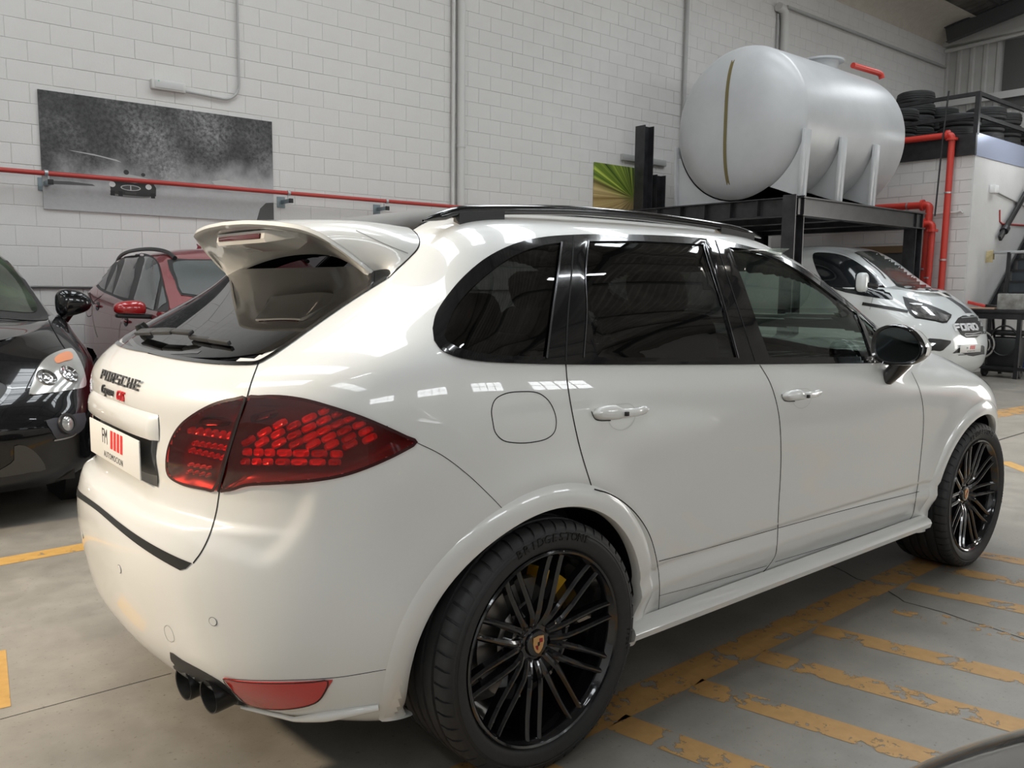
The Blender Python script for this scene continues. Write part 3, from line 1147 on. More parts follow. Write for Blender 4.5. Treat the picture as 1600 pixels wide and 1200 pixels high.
STRIP_UP = [(144, 742), (147, 757), (158, 778), (180, 805), (210, 832), (245, 855), (280, 872), (302, 878)]
STRIP_LO = [(141, 757), (146, 774), (160, 796), (184, 823), (215, 850), (248, 873), (278, 889), (290, 893), (298, 889), (303, 881)]
D_RD = S_([(884, 566), (886, 595), (893, 640), (906, 700), (925, 763)], 4, False)+S_([(950, 772), (985, 796), (1010, 832), (1023, 872), (1027, 920), (1025, 956)], 4, False)+S_([(1080, 938), (1140, 916), (1192, 896)], 3, False)+S_([(1204, 882), (1213, 862), (1216, 800), (1220, 720), (1217, 650), (1204, 600), (1186, 569)], 4, False)
D_FD = S_([(1186, 569), (1204, 600), (1217, 650), (1220, 720), (1216, 800), (1213, 862), (1204, 884)], 4, False)+S_([(1300, 858), (1420, 816)], 3, False)+S_([(1431, 780), (1438, 720), (1443, 650), (1437, 610), (1424, 581), (1405, 560)], 4, False)
FUEL = S_([(770, 660), (768, 640), (774, 624), (790, 615), (815, 612), (840, 614), (856, 625), (866, 643), (869, 660), (866, 675), (855, 685), (832, 691), (806, 692), (786, 688), (774, 676)], 4)
REFL = S_([(350, 1059), (380, 1064), (440, 1066), (490, 1064), (520, 1062)], 4, False)+S_([(508, 1082), (492, 1097), (450, 1106), (410, 1105), (385, 1097), (367, 1080)], 4, False)[0:]

# ------------------------------------------------------------------ openings
AX = np.abs(_fc[:, 1])
dW = [np.hypot(_fc[:, 0]-c, _fc[:, 2]-0.372) for c in (0.0, WBASE)]
ARCH = ((dW[0] < 0.432) | (dW[1] < 0.432)) & (AX > 0.45) & (_fc[:, 2] < 0.95)
for c in (0.0, WBASE):
    ARCH |= (np.abs(_fc[:, 0]-c) < 0.425) & (_fc[:, 2] < 0.37) & (AX > 0.45)
UPPER = _fc[:, 2] > 1.04
sidef = (np.abs(_fn[:, 1]) > 0.25) & (_fn[:, 0] < 0.75)
C_DLO = region(DLO, 4.5) & UPPER & sidef
C_GLASS = region(REARGL, 7.0) & (_fc[:, 0] < 0.2) & (_fn[:, 0] < -0.2) & UPPER
# the rear glass spans the centre, so test it with its true side too
FU2, FV2 = px_arr(_fc)
C_GLASS |= (in_poly(FU2, FV2, REARGL)) & (_fc[:, 0] < 0.1) & (_fn[:, 0] < -0.25) & UPPER & (AX < 0.52)
C_LAMP = (region(LAMP_O, 0) | region(LAMP_I, 0) | region(S_([(388, 626), (378, 625), (349, 700), (345, 758), (352, 758), (380, 660)], 3), 0)) & (_fc[:, 0] < -0.2)
# windscreen opening: by shape, it faces forward
C_WIND = (_fn[:, 0] > 0.42) & (_fc[:, 2] > 1.10) & (_fc[:, 2] < 1.54) & (_fc[:, 0] > 1.2) & (AX < 0.885*(1-0.42*(_fc[:, 2]-1.10))-0.03)
CUT = ARCH | C_DLO | C_GLASS | C_LAMP | C_WIND

# ------------------------------------------------------------------ panels
rest = ~CUT
R_GATE = np.zeros(len(_fc), bool)
_gp = S_(SEAM_GATE, 4, False)
gate_poly = [(100, 500)]+[(404, 567)]+_gp+S_(STRIP_UP[::-1], 3, False)+[(60, 742), (60, 500)]
R_GATE = rest & region(gate_poly) & (_fc[:, 0] < -0.4) & (_fc[:, 2] > 0.74)
rest &= ~R_GATE
R_RD = rest & region(D_RD) & (np.abs(_fn[:, 1]) > 0.5)
rest &= ~R_RD
R_FD = rest & region(D_FD) & (np.abs(_fn[:, 1]) > 0.5)
rest &= ~R_FD
R_FUEL = rest & region(FUEL) & (_fc[:, 1] < 0)
rest &= ~R_FUEL
R_HOOD = rest & (_fc[:, 0] > 1.95) & (_fc[:, 2] > 0.82) & (_fn[:, 2] > 0.86)
rest &= ~R_HOOD
R_ROOF = rest & (_fc[:, 2] > 1.50) & (_fn[:, 2] > 0.72)
rest &= ~R_ROOF
R_BUMP = rest & (_fc[:, 0] < -0.2) & (_fc[:, 2] < 0.78)
sub_mesh('body_shell', rest, M_CARW, suv)
gate = sub_mesh('tailgate', R_GATE, M_CARW, suv)
doors = {}
for s in (-1, 1):
    doors[('r', s)] = sub_mesh('door', R_RD & (np.sign(_fc[:, 1]) == s), M_CARW, suv)
    doors[('f', s)] = sub_mesh('door', R_FD & (np.sign(_fc[:, 1]) == s), M_CARW, suv)
sub_mesh('fuel_flap', R_FUEL, M_CARW, suv)
sub_mesh('bonnet', R_HOOD, M_CARW, suv)
roof_o = sub_mesh('roof_panel', R_ROOF, M_CARW, suv)

# gaps between the panels
seam('panel_gap', SEAM_GATE[:3], 0.004)
seam('panel_gap', SEAM_GATE[5:], 0.004)
seam('panel_gap', [(884, 569), (886, 595), (893, 640), (906, 700), (925, 763)], 0.0042)
seam('panel_gap', [(1187, 570), (1204, 600), (1217, 650), (1220, 720), (1216, 800), (1214, 850), (1211, 868), (1200, 885), (1190, 896)], 0.004)
seam('panel_gap', [(1424, 581), (1437, 610), (1443, 650), (1438, 720), (1432, 770), (1425, 806), (1415, 818)], 0.004)
seam('panel_gap', [(1029, 877), (1100, 858), (1213, 826)], 0.0025)
seam('panel_gap', [(1216, 825), (1320, 797), (1436, 768)], 0.0025)
seam('panel_gap', [(1029, 931), (1100, 912), (1198, 884)], 0.002)
seam('panel_gap', [(1211, 878), (1320, 845), (1420, 813)], 0.002)
seam('panel_gap', [(650, 691), (690, 711), (730, 741), (765, 774), (790, 800)], 0.002)
seam('panel_gap', [(352, 1060), (400, 1063), (520, 1059), (603, 1046)], 0.0018)
seam('panel_gap', FUEL[::4], 0.003, closed=True, mirror=False)
seam('panel_gap', [(925, 763), (950, 771), (983, 794), (1009, 830), (1022, 872), (1027, 920), (1025, 958)], 0.004, off=0.009)
# ------------------------------------------------------------------ windows and trim
tr = patch('window_trim', DLO, M_GLOSSK, suv, 0.0025, holes=[G_QTR, G_RD, G_FD, G_FQ], grid=9, edge=0.012)
def grow(P, d):
    c = np.mean(np.array(P), axis=0)
    out = []
    k = len(P)
    for i in range(k):
        a = np.array(P[i-1])
        b = np.array(P[(i+1) % k])
        t = b-a
        n = np.array([t[1], -t[0]])/max(np.linalg.norm(t), 1e-6)
        p = np.array(P[i])
        if (p-c)@n < 0:
            n = -n
        out.append(tuple(p+n*d))
    return out
patch('side_glass', grow(G_QTR, 1.5), M_PRIV, suv, -0.003, grid=12)
patch('side_glass', grow(G_RD, 1.5), M_PRIV, suv, -0.003, grid=12)
patch('side_glass', grow(G_FD, 1.5), M_CLEAR, suv, -0.003, grid=12)
patch('side_glass', G_FQ, M_CLEAR, suv, -0.003, grid=12)
M_BRIGHT = mat('dark_chrome_line', (0.25, 0.25, 0.26), 0.2, 0.9)
# raised joints in the black trim: quarter glass edge, door gaps, B pillar edges
seam('trim_joint', [(877, 379), (872, 420), (862, 490), (853, 560)], 0.006, M_BRIGHT, suv, 0.0045)
seam('trim_joint', [(919, 377), (914, 430), (916, 484), (911, 559)], 0.004, M_BRIGHT, suv, 0.0045)
seam('trim_joint', [(1101, 381), (1127, 465), (1153, 560)], 0.005, M_BRIGHT, suv, 0.0045)
seam('trim_joint', [(896, 369), (892, 430), (886, 500), (883, 568)], 0.005, M_GAP, suv, 0.0036)
seam('trim_joint', [(1117, 376), (1135, 430), (1158, 500), (1180, 568)], 0.005, M_GAP, suv, 0.0036)
seam('trim_joint', [(1337, 487), (1350, 520), (1364, 558)], 0.011, M_BRIGHT, suv, 0.005)
seam('belt_moulding', [(690, 546), (713, 556.5), (752, 563), (810, 566), (880, 567.5), (1000, 568), (1184, 567.5), (1290, 566.5), (1388, 565)], 0.010, M_GLOSSK, suv, 0.006)

# rear glass (whole width, computed on both halves)
def poly_on_body_rear(P):
    return P
def rear_patch(name, right, m, off, parent, n=14):
    """a skin on the tailgate between a traced right-hand edge and its mirror image"""
    H = []
    for p in right:
        h = hit_px(*p)
        H.append(h[0])
    V, F = [], []
    k = len(H)
    for p in H:
        for j in range(n+1):
            t = j/n
            y = p.y*(1-2*t)
            # keep the edge's height, fall slightly towards the middle
            dz = 0.0
            q, nn, i, d = BVH.ray_cast(Vector((-3, y, p.z)), Vector((1, 0, 0)))
            if q is None:
                q, nn = p, Vector((-1, 0, 0))
            nn = nn if nn.x < 0 else -nn
            V.append(q+nn*off)
    c = n+1
    for i in range(k-1):
        for j in range(n):
            F.append((i*c+j, i*c+j+1, (i+1)*c+j+1, (i+1)*c+j))
    return mesh(name, V, F, m, parent)
edgeR = S_([(330, 566.5), (372, 568), (398, 567), (408, 563), (425, 552), (450, 535), (480, 514), (545, 469), (606, 432), (625, 417)], 5, False)
H = [hit_px(*p)[0] for p in edgeR]
# outline in (y, z); below, the glass edge sags towards the middle
zt = H[-1].z
V, F = [], []
ny, nz = 40, 34
half = [(abs(h.y), h.z) for h in H]
zlow = min(h[1] for h in half)
def half_width(z):
    hw = [(b, a) for a, b in half]
    hw.sort()
    return float(np.interp(z, [h[0] for h in hw], [h[1] for h in hw]))
for i in range(nz+1):
    s = i/nz
    for j in range(ny+1):
        t = 2*j/ny-1
        # superelliptic lower corners
        lo = zlow+0.020*abs(t)**3+0.05*max(0, abs(t)-0.9)**1.2
        z = lo+(zt-lo)*s
        y = t*half_width(max(z, zlow+0.012))*(1.0 if s > 0.12 else 0.90+0.10*math.sqrt(max(0.0, 1-(1-s/0.12)**2)))
        q, nn, ii, d = BVH.ray_cast(Vector((-3, y, z)), Vector((1, 0, 0)))
        if q is None:
            q, nn = Vector((-0.3, y, z)), Vector((-1, 0, 0))
        nn = nn if nn.x < 0 else -nn
        V.append(q+nn*0.0025)
c = ny+1
for i in range(nz):
    for j in range(ny):
        F.append((i*c+j, i*c+j+1, (i+1)*c+j+1, (i+1)*c+j))
REAR_GLASS = mesh('rear_glass', V, F, M_PRIVR, suv)
seam('glass_seal', [(204, 531), (212, 541), (235, 550), (270, 558.5), (330, 566.5), (380, 568.5), (402, 567), (420, 558), (445, 541.5), (480, 516.5), (545, 471.5), (604, 434)], 0.014, M_GLOSSK, suv, 0.0032, 6)
# dark ceramic border of the glass, a hand's width inside its edge
bord = MB()
for i in range(nz):
    for j in range(ny):
        s = (i+.5)/nz
        t = abs(2*(j+.5)/ny-1)
        if s < 0.10 or t > 0.90 or s > 0.93:
            f = F[i*ny+j]
            base = len(bord.V)
            for q in f:
                p = V[q]
                bord.V.append(p+Vector((0.006, 0, -0.004)))
            bord.F.append((base, base+1, base+2, base+3))
bord.build('glass_border', M_SATINK, REAR_GLASS)
# windscreen
V, F = [], []
for i in range(25):
    z = 1.085+(1.545-1.085)*i/24
    for j in range(41):
        t = 2*j/40-1
        y = t*(0.885*(1-0.42*(z-1.10))+0.005)
        q, nn, ii, d = BVH.ray_cast(Vector((5, y, z)), Vector((-1, 0, 0)))
        q = q if q else Vector((1.5, y, z))
        if q.x > 2.75:
            q, nn, ii, d = BVH.ray_cast(Vector((2.62, y, z)), Vector((-1, 0, 0)))
            q = q if q else Vector((2.3, y, z))
        V.append(q+Vector((0.002, 0, 0.002)))
for i in range(24):
    for j in range(40):
        F.append((i*41+j, i*41+j+1, (i+1)*41+j+1, (i+1)*41+j))
mesh('windscreen', V, F, M_CLEAR, suv)
# panoramic roof glass, laid on the roof panel
V, F = [], []
for i in range(31):
    x = -0.185+(1.22+0.185)*i/30
    for j in range(17):
        y = (2*j/16-1)*0.53
        q, nn, ii, d = BVH.ray_cast(Vector((x, y, 3)), Vector((0, 0, -1)))
        V.append(q+Vector((0, 0, 0.004)))
for i in range(30):
    for j in range(16):
        F.append((i*17+j, i*17+j+1, (i+1)*17+j+1, (i+1)*17+j))
mesh('roof_glass', V, F, M_GLOSSK, suv)

# roof rails
def rail_pts(px, y):
    return [at(a, b, y=y) for a, b in px]
top = S_([(661, 343), (680, 333), (711, 322.5), (745, 320), (790, 319.5), (850, 320), (902, 321.7), (960, 326), (1015, 332), (1090, 342), (1139, 350.6), (1170, 360), (1188, 370.5)], 4, False)
b = MB()
ring_prev = None
k = len(top)
for i, (a, c) in enumerate(top):
    p = at(a, c, y=-0.612)
    e = min(i, k-1-i)
    h = 0.006+0.026*min(1, e/6)
    w = 0.010+0.022*min(1, e/5)
    ring = []
    for j in range(10):
        an = 2*PI*j/10
        ring.append(p+Vector((0, math.cos(an)*w/2, -h/2+math.sin(an)*h/2)))
    b.V += ring
    if i:
        o_ = len(b.V)-20
        for j in range(10):
            b.F.append((o_+j, o_+(j+1) % 10, o_+10+(j+1) % 10, o_+10+j))
rail = b.build('roof_rail', M_GLOSSK, suv)
def rail_foot(x0, x1, name='rail_foot'):
    V, F = [], []
    for i in range(9):
        x = x0+(x1-x0)*i/8
        for y in (-0.627, -0.597):
            q, nn, ii, d = BVH.ray_cast(Vector((x, y, 3)), Vector((0, 0, -1)))
            zt_ = np.interp(x, [at(a, c, y=-0.612).x for a, c in top], [at(a, c, y=-0.612).z for a, c in top])-0.012
            V += [Vector((x, y, q.z-0.005)), Vector((x, y, max(zt_, q.z)))]
    for i in range(8):
        a = 4*i
        F += [(a, a+4, a+5, a+1), (a+2, a+3, a+7, a+6), (a+1, a+5, a+7, a+3)]
    F += [(0, 1, 3, 2), (32, 34, 35, 33)]
    return mesh(name, V, F, M_SATINK, suv, sharp=30)
f1 = rail_foot(-0.07, 0.10)
f2 = rail_foot(1.18, 1.40)
for o in (rail, f1, f2):
    mirror_mesh(o)
# ------------------------------------------------------------------ wheel arches, sill, underbody
def body_y(x, z):
    q, n, i, d = BVH.ray_cast(Vector((x, -3, z)), Vector((0, 1, 0)))
    return q.y if q else None
def flare(cx, a0, a1, zc=0.372):
    prof = [(0.404, 0.026), (0.402, 0.004), (0.407, -0.008), (0.418, -0.0115), (0.448, -0.009), (0.466, -0.004), (0.476, 0.003)]
    n = 72
    V, F = [], []
    k = len(prof)
    last = -0.95
    for i in range(n+1):
        a = math.radians(a0+(a1-a0)*i/n)
        # outer edge on the body
        yo = body_y(cx+0.470*math.cos(a), max(0.245, zc+0.470*math.sin(a)))
        ym = body_y(cx+0.440*math.cos(a), max(0.245, zc+0.440*math.sin(a)))
        yo = yo if yo is not None else last
        ym = ym if ym is not None else yo
        yb = yo-0.004
        last = yo
        for (r, dy) in prof:
            t = (r-0.400)/0.076
            base = yb*(1-t)+yo*t
            V.append(Vector((cx+r*math.cos(a), base+dy, max(0.236+0.03*(0.476-r), zc+r*math.sin(a)))))
    for i in range(n):
        for j in range(k-1):
            F.append((i*k+j, i*k+j+1, (i+1)*k+j+1, (i+1)*k+j))
    F.append(tuple(range(k)))
    F.append(tuple(range(n*k+k-1, n*k-1, -1)))
    o = mesh('wheel_arch', V, F, M_CARW, suv, sharp=40)
    mirror_mesh(o)
    # dark liner behind it: a barrel that stops just short of the arch lip
    V, F = [], []
    n2 = 44
    for i in range(n2+1):
        a = math.radians(-14+208*i/n2)
        yo = body_y(cx+0.470*math.cos(a), max(0.25, zc+0.470*math.sin(a)))
        yo = (yo if yo is not None else -0.93)+0.020
        for (r, y) in ((0.06, -0.60), (0.445, -0.60), (0.442, -0.75), (0.436, yo+0.03), (0.410, yo)):
            V.append(Vector((cx+r*math.cos(a), y, max(0.24, zc+r*math.sin(a)) if r > 0.1 else zc)))
    for i in range(n2):
        for j in range(4):
            F.append((i*5+j, (i+1)*5+j, (i+1)*5+j+1, i*5+j+1))
    o2 = mesh('wheel_liner', V, F, M_PLASTIC, suv, sharp=40)
    mirror_mesh(o2)
flare(0.0, -18, 205)
flare(WBASE, -16, 199)
# arch joint lines
# side skirt: a moulded strip along the sill
V, F = [], []
n = 40
for i in range(n+1):
    x = 0.385+(2.45-0.385)*i/n
    e = min(1.0, i/3, (n-i)/3)
    for (y, z) in ((0.905, 0.330), (0.922, 0.326), (0.944, 0.313), (0.951, 0.298), (0.945, 0.277), (0.922, 0.264), (0.86, 0.264)):
        V.append(Vector((x, -y, z)))
for i in range(n):
    for j in range(6):
        F.append((i*7+j, i*7+j+1, (i+1)*7+j+1, (i+1)*7+j))
F += [tuple(range(6, -1, -1)), tuple(n*7+j for j in range(7))]
o = mesh('side_skirt', V, F, M_CARW, suv, sharp=35)
mirror_mesh(o)
# floor pan, dark
b = MB()
b.box((1.40, 0, 0.30), (4.0, 1.22, 0.16), bev=0.05)
b.box((1.45, 0, 0.29), (1.9, 1.72, 0.10), bev=0.04)
b.box((-0.62, 0, 0.33), (0.26, 1.1, 0.2), bev=0.06)
b.build('floor_pan', M_PLASTIC, suv)
for x in (0, WBASE):
    MB().tube([(x, -0.62, WR), (x, 0.62, WR)], 0.05, 12).build('axle', M_PLASTIC, suv)

# ------------------------------------------------------------------ wheels
M_ALLOY = mat('gloss_black_alloy', (0.006, 0.006, 0.008), 0.14, 0.0, coat=1.0)
M_DISC = mat('brake_disc_steel', (0.42, 0.40, 0.38), 0.35, 0.9)
M_CALIP = mat('yellow_caliper', (0.75, 0.42, 0.02), 0.35)
M_BOLT = mat('dark_bolt', (0.03, 0.03, 0.032), 0.3, 0.6)
M_CREST = mat('crest_gold', (0.72, 0.42, 0.18), 0.35, 0.4)
M_CRESTR = mat('crest_red', (0.35, 0.02, 0.02), 0.4)
M_CRESTK = mat('crest_black', (0.01, 0.01, 0.01), 0.4)
M_TYRETX = mat('raised_tyre_lettering', (0.004, 0.004, 0.004), 0.3)

def text_mesh(txt, size, depth, font_shear=0.0, spacing=1.0, align='CENTER', bevel=0.0):
    cu = bpy.data.curves.new('lettering', 'FONT')
    cu.body = txt
    cu.size = size
    cu.extrude = depth/2
    cu.align_x = align
    cu.shear = font_shear
    cu.space_character = spacing
    cu.resolution_u = 3
    o = bpy.data.objects.new('lettering', cu)
    COL.objects.link(o)
    dg = bpy.context.evaluated_depsgraph_get()
    me = bpy.data.meshes.new_from_object(o.evaluated_get(dg))
    bpy.data.objects.remove(o)
    bpy.data.curves.remove(cu)
    return [v.co.copy() for v in me.vertices], [tuple(p.vertices) for p in me.polygons]

def tyre_mesh(width=0.292, R=WR, rim=0.283, n=96):
    """carcass with sculpted shoulder: lathe about local z (z = 0 inner face ... up = outer face)"""
    h = width/2
    P = [(rim-0.006, -h+0.03), (rim+0.004, -h+0.014), (rim+0.03, -h+0.003), (R-0.045, -h), (R-0.020, -h+0.008), (R-0.009, -h+0.022),
         (R-0.007, -h+0.05), (R-0.006, 0), (R-0.007, h-0.05), (R-0.009, h-0.022), (R-0.020, h-0.008), (R-0.032, h-0.0025), (R-0.034, h-0.004), (R-0.045, h-0.0005), (rim+0.042, h),
         (rim+0.03, h-0.002), (rim+0.020, h-0.005), (rim+0.013, h-0.007), (rim+0.004, h-0.014), (rim-0.006, h-0.03)]
    return MB().lathe(P, n)

def tread_mesh(width=0.292, R=WR):
    """tread ribs between the grooves and the row of shoulder blocks"""
    b = MB()
    h = width/2
    nb = 54
    for (za, zb) in ((-0.085, -0.048), (-0.038, -0.006), (0.006, 0.038), (0.048, 0.085)):
        b.lathe([(R-0.008, za), (R, za+0.002), (R+0.0005, (za+zb)/2), (R, zb-0.002), (R-0.008, zb)], 96)
    for s in (1, -1):
        for i in range(nb):
            a0 = 2*PI*(i+0.05)/nb
            a1 = 2*PI*(i+0.86)/nb
            prof = [(R-0.008, s*0.093), (R-0.0005, s*0.095), (R-0.002, s*(h-0.026)), (R-0.008, s*(h-0.014)), (R-0.019, s*(h-0.0065)), (R-0.026, s*(h-0.005))]
            V = []
            for a in (a0, a1):
                sk = 0.03*s
                for q, (r, z) in enumerate(prof):
                    aa = a+sk*(q/5.0)
                    V.append((r*math.cos(aa), r*math.sin(aa), z))
            k = len(prof)
            F = [(j, j+1, k+j+1, k+j) if s < 0 else (j, k+j, k+j+1, j+1) for j in range(k-1)]
            V2 = [(x*(1-0.02), y*(1-0.02), z) for (x, y, z) in V]
            V = V+V2
            for base in (0, k):
                for j in range(k-1):
                    F.append((base+j, base+j+1, 2*k+base+j+1, 2*k+base+j))
            F.append((0, k, 3*k, 2*k))
            F.append((k-1, 2*k-1, 4*k-1, 3*k-1))
            b.add(V, F)
    return b

def rim_mesh(rim=0.283, width=0.27):
    h = width/2
    P = [(rim-0.012, -h), (rim+0.004, -h+0.002), (rim+0.004, -h+0.010), (rim-0.012, -h+0.016), (rim-0.022, -0.03), (rim-0.014, h-0.03), (rim-0.003, h-0.010), (rim+0.001, h-0.001),
         (rim-0.003, h+0.003), (rim-0.009, h), (rim-0.013, h-0.008), (rim-0.018, h-0.014), (rim-0.022, h-0.03), (rim-0.026, h-0.055), (rim-0.036, 0.0), (rim-0.040, -0.05), (rim-0.030, -h)]
    return MB().lathe(P, 96)

def spoke_mesh(h):
    """one double spoke along +x: two sharp ridged arms from the hub that close up at the rim"""
    b = MB()
    for s in (-1, 1):
        # stations: radius, sideways offset of the arm, half width, top height, depth
        st = [(0.052, 0.012, 0.013, h-0.052, 0.03), (0.078, 0.0160, 0.0130, h-0.038, 0.035), (0.105, 0.0200, 0.0112, h-0.030, 0.035), (0.150, 0.0225, 0.0104, h-0.025, 0.032),
              (0.205, 0.0235, 0.0096, h-0.020, 0.03), (0.245, 0.0230, 0.0092, h-0.014, 0.03), (0.266, 0.0225, 0.0092, h-0.009, 0.03)]
        V, F = [], []
        for (r, o, w, t, d) in st:
            V += [(r, s*o-w, t-d), (r, s*o-w*0.9, t-0.006), (r, s*(o)-w*0.25, t), (r, s*(o)+w*0.25, t), (r, s*o+w*0.9, t-0.006), (r, s*o+w, t-d)]
        for i in range(len(st)-1):
            for j in range(5):
                F.append((i*6+j, (i+1)*6+j, (i+1)*6+j+1, i*6+j+1))
        m = (len(st)-1)*6
        F.append(tuple(m+j for j in range(6)))
        b.add(V, F)
    # web between the two arms, set back
    V = [(0.05, -0.012, h-0.066), (0.05, 0.012, h-0.066), (0.10, -0.018, h-0.052), (0.10, 0.018, h-0.052), (0.125, -0.019, h-0.062), (0.125, 0.019, h-0.062)]
    b.add(V, [(0, 2, 3, 1), (2, 4, 5, 3)])
    return b

def arc_text(txt, r, size, a_mid, step, zoff, M, b):
    n = len(txt)
    for i, ch in enumerate(txt):
        a = a_mid-(i-(n-1)/2)*step
        V, F = text_mesh(ch, size, 0.0024)
        T = M @ Matrix.Rotation(a, 4, 'Z') @ Matrix.Translation((0, r, zoff)) 
        b.add([T @ v for v in V], F)

tyre_proto = tyre_mesh()
tread_proto = tread_mesh()
RIMH = 0.135
def make_wheel(x, side, spin, cal_ang):
    """wheel whose outer face looks along y*side"""
    yc = side*(0.975-0.146)
    M = frame((x, yc, WR), (0, side, 0), (1, 0, 0))
    def tx(mb):
        r = MB()
        r.add([M @ v for v in mb.V], mb.F)
        return r
    w = tx(tyre_proto).build('wheel', M_RUBBER, suv, sharp=35)
    tx(tread_proto).build('tread', M_RUBBER, w, sharp=30)
    tx(rim_mesh()).build('rim', M_ALLOY, w, sharp=35)
    sp = spoke_mesh(RIMH)
    for i in range(10):
        R_ = Matrix.Rotation(spin+2*PI*i/10, 4, 'Z')
        r = MB()
        r.add([M @ (R_ @ v) for v in sp.V], sp.F)
        r.build('spoke', M_ALLOY, w, sharp=25)
    # hub
    b = MB().lathe([(0.070, RIMH-0.12), (0.070, RIMH-0.068), (0.062, RIMH-0.058), (0.040, RIMH-0.056), (0.039, RIMH-0.05), (0.036, RIMH-0.046), (0.0, RIMH-0.043)], 40)
    tx(b).build('hub_cap', M_ALLOY, w, sharp=40)
    for i in range(5):
        a = spin+2*PI*(i+0.25)/5
        b = MB().lathe([(0.0115, RIMH-0.07), (0.0115, RIMH-0.054), (0.009, RIMH-0.051), (0.005, RIMH-0.051), (0.005, RIMH-0.056), (0.0, RIMH-0.056)], 12, Matrix.Translation((0.056*math.cos(a), 0.056*math.sin(a), 0)))
        tx(b).build('wheel_bolt', M_BOLT, w)
    # crest on the cap
    cr = [(-0.019, 0.022), (0, 0.025), (0.019, 0.022), (0.0205, 0.004), (0.0155, -0.013), (0.008, -0.023), (0, -0.0275), (-0.008, -0.023), (-0.0155, -0.013), (-0.0205, 0.004)]
    L = frame((x, yc+side*(RIMH-0.044), WR), (0, side, 0), (side*-1, 0, 0))
    L = Matrix.Translation(L.translation) @ frame((0, 0, 0), (0, side, 0), (-side, 0, 0))
    c = MB().prism(cr, L, 0.0022).build('crest', M_CREST, w, smooth=False)
    for (pp, mm) in (([(0.002, 0.017), (0.0145, 0.016), (0.0155, 0.004), (0.002, 0.004)], M_CRESTR), ([(-0.0135, -0.002), (-0.002, -0.002), (-0.002, -0.018), (-0.009, -0.013)], M_CRESTR),
                     ([(-0.004, 0.007), (0.004, 0.007), (0.004, -0.003), (0, -0.006), (-0.004, -0.003)], M_CRESTK)):
        MB().prism(pp, L @ Matrix.Translation((0, 0, 0.0022)), 0.0006).build('crest_field', mm, w, smooth=False)
    # brake
    b = MB().lathe([(0.09, 0.004), (0.178, 0.004), (0.178, 0.034), (0.105, 0.034), (0.098, 0.040), (0.07, 0.058), (0.0, 0.058)], 64)
    tx(b).build('brake_disc', M_DISC, w, sharp=30)
    b = MB()
    for i in range(9):
        a = cal_ang+(i/8-0.5)*0.62
        for (r, z) in ((0.150, -0.012), (0.205, -0.012), (0.205, 0.056), (0.195, 0.060), (0.158, 0.060), (0.150, 0.054)):
            b.V.append(Vector((r*math.cos(a), r*math.sin(a), z)))
    for i in range(8):
        for j in range(6):
            b.F.append((i*6+j, (i+1)*6+j, (i+1)*6+(j+1) % 6, i*6+(j+1) % 6))
    b.F += [tuple(range(6)), tuple(48+j for j in range(5, -1, -1))]
    tx(b).build('brake_caliper', M_CALIP, w, sharp=30)
    # raised maker's name on the sidewall
    b = MB()
    T = frame((x, yc, WR), (0, side, 0), (-side, 0, 0))
    arc_text('BRIDGESTONE', 0.314, 0.034, 0.02*side, 0.080, 0.146, T, b)
    b.build('tyre_lettering', M_TYRETX, w, smooth=False)
    b = MB()
    arc_text('SPORT', 0.318, 0.014, -PI*0.55*side*-1, 0.045, 0.146, T, b)
    b.build('tyre_lettering', M_TYRETX, w, smooth=False)
    return w
make_wheel(0.0, -1, 0.17, 1.02)
make_wheel(WBASE, -1, 0.0, 2.4)
make_wheel(0.0, 1, 0.3, 0.75)
make_wheel(WBASE, 1, 0.5, 2.4)
# ------------------------------------------------------------------ spoiler
Tc = [(0.545, -0.275, 1.405), (0.535, -0.300, 1.420), (0.528, -0.332, 1.443), (0.512, -0.368, 1.473), (0.490, -0.403, 1.502), (0.460, -0.433, 1.526), (0.420, -0.461, 1.543), (0.350, -0.494, 1.555), (0.180, -0.520, 1.568), (0.0, -0.528, 1.572)]
Lpx = [(607, 434), (622, 418), (640, 401), (652, 387), (654, 375), (648, 365), (634, 356)]
Lc = []
for p in Lpx:
    h = hit_px(*p)[0]
    Lc.append((-h.y, h.x, h.z))
for (y, x) in ((0.42, -0.175), (0.20, -0.195), (0.0, -0.20)):
    q, n_, i_, d_ = BVH.ray_cast(Vector((x, y, 3)), Vector((0, 0, -1)))
    Lc.append((y, x, q.z))
Ts = np.array(smooth_line(Tc, 5))
Ls = np.array(smooth_line(Lc, 5))
Ts = np.concatenate([Ts, (Ts*np.array([-1, 1, 1]))[-2::-1]])
Ls = np.concatenate([Ls, (Ls*np.array([-1, 1, 1]))[-2::-1]])
def yxz(a):
    return Vector((a[1], -a[0], a[2]))
V, F = [], []
K = 11
n = len(Ts)
for i in range(n):
    t0, l0 = yxz(Ts[i]), yxz(Ls[i])
    up = Vector((0, Ts[i][0]*-0.9, 0.35+1.0*(1-abs(Ts[i][0])/0.55))).normalized()
    for j in range(K):
        s = j/(K-1)
        V.append(t0*(1-s)+l0*s+up*(0.016*math.sin(PI*min(1, s*1.02)))+up*0.003)
for i in range(n-1):
    for j in range(K-1):
        F.append((i*K+j, (i+1)*K+j, (i+1)*K+j+1, i*K+j+1))
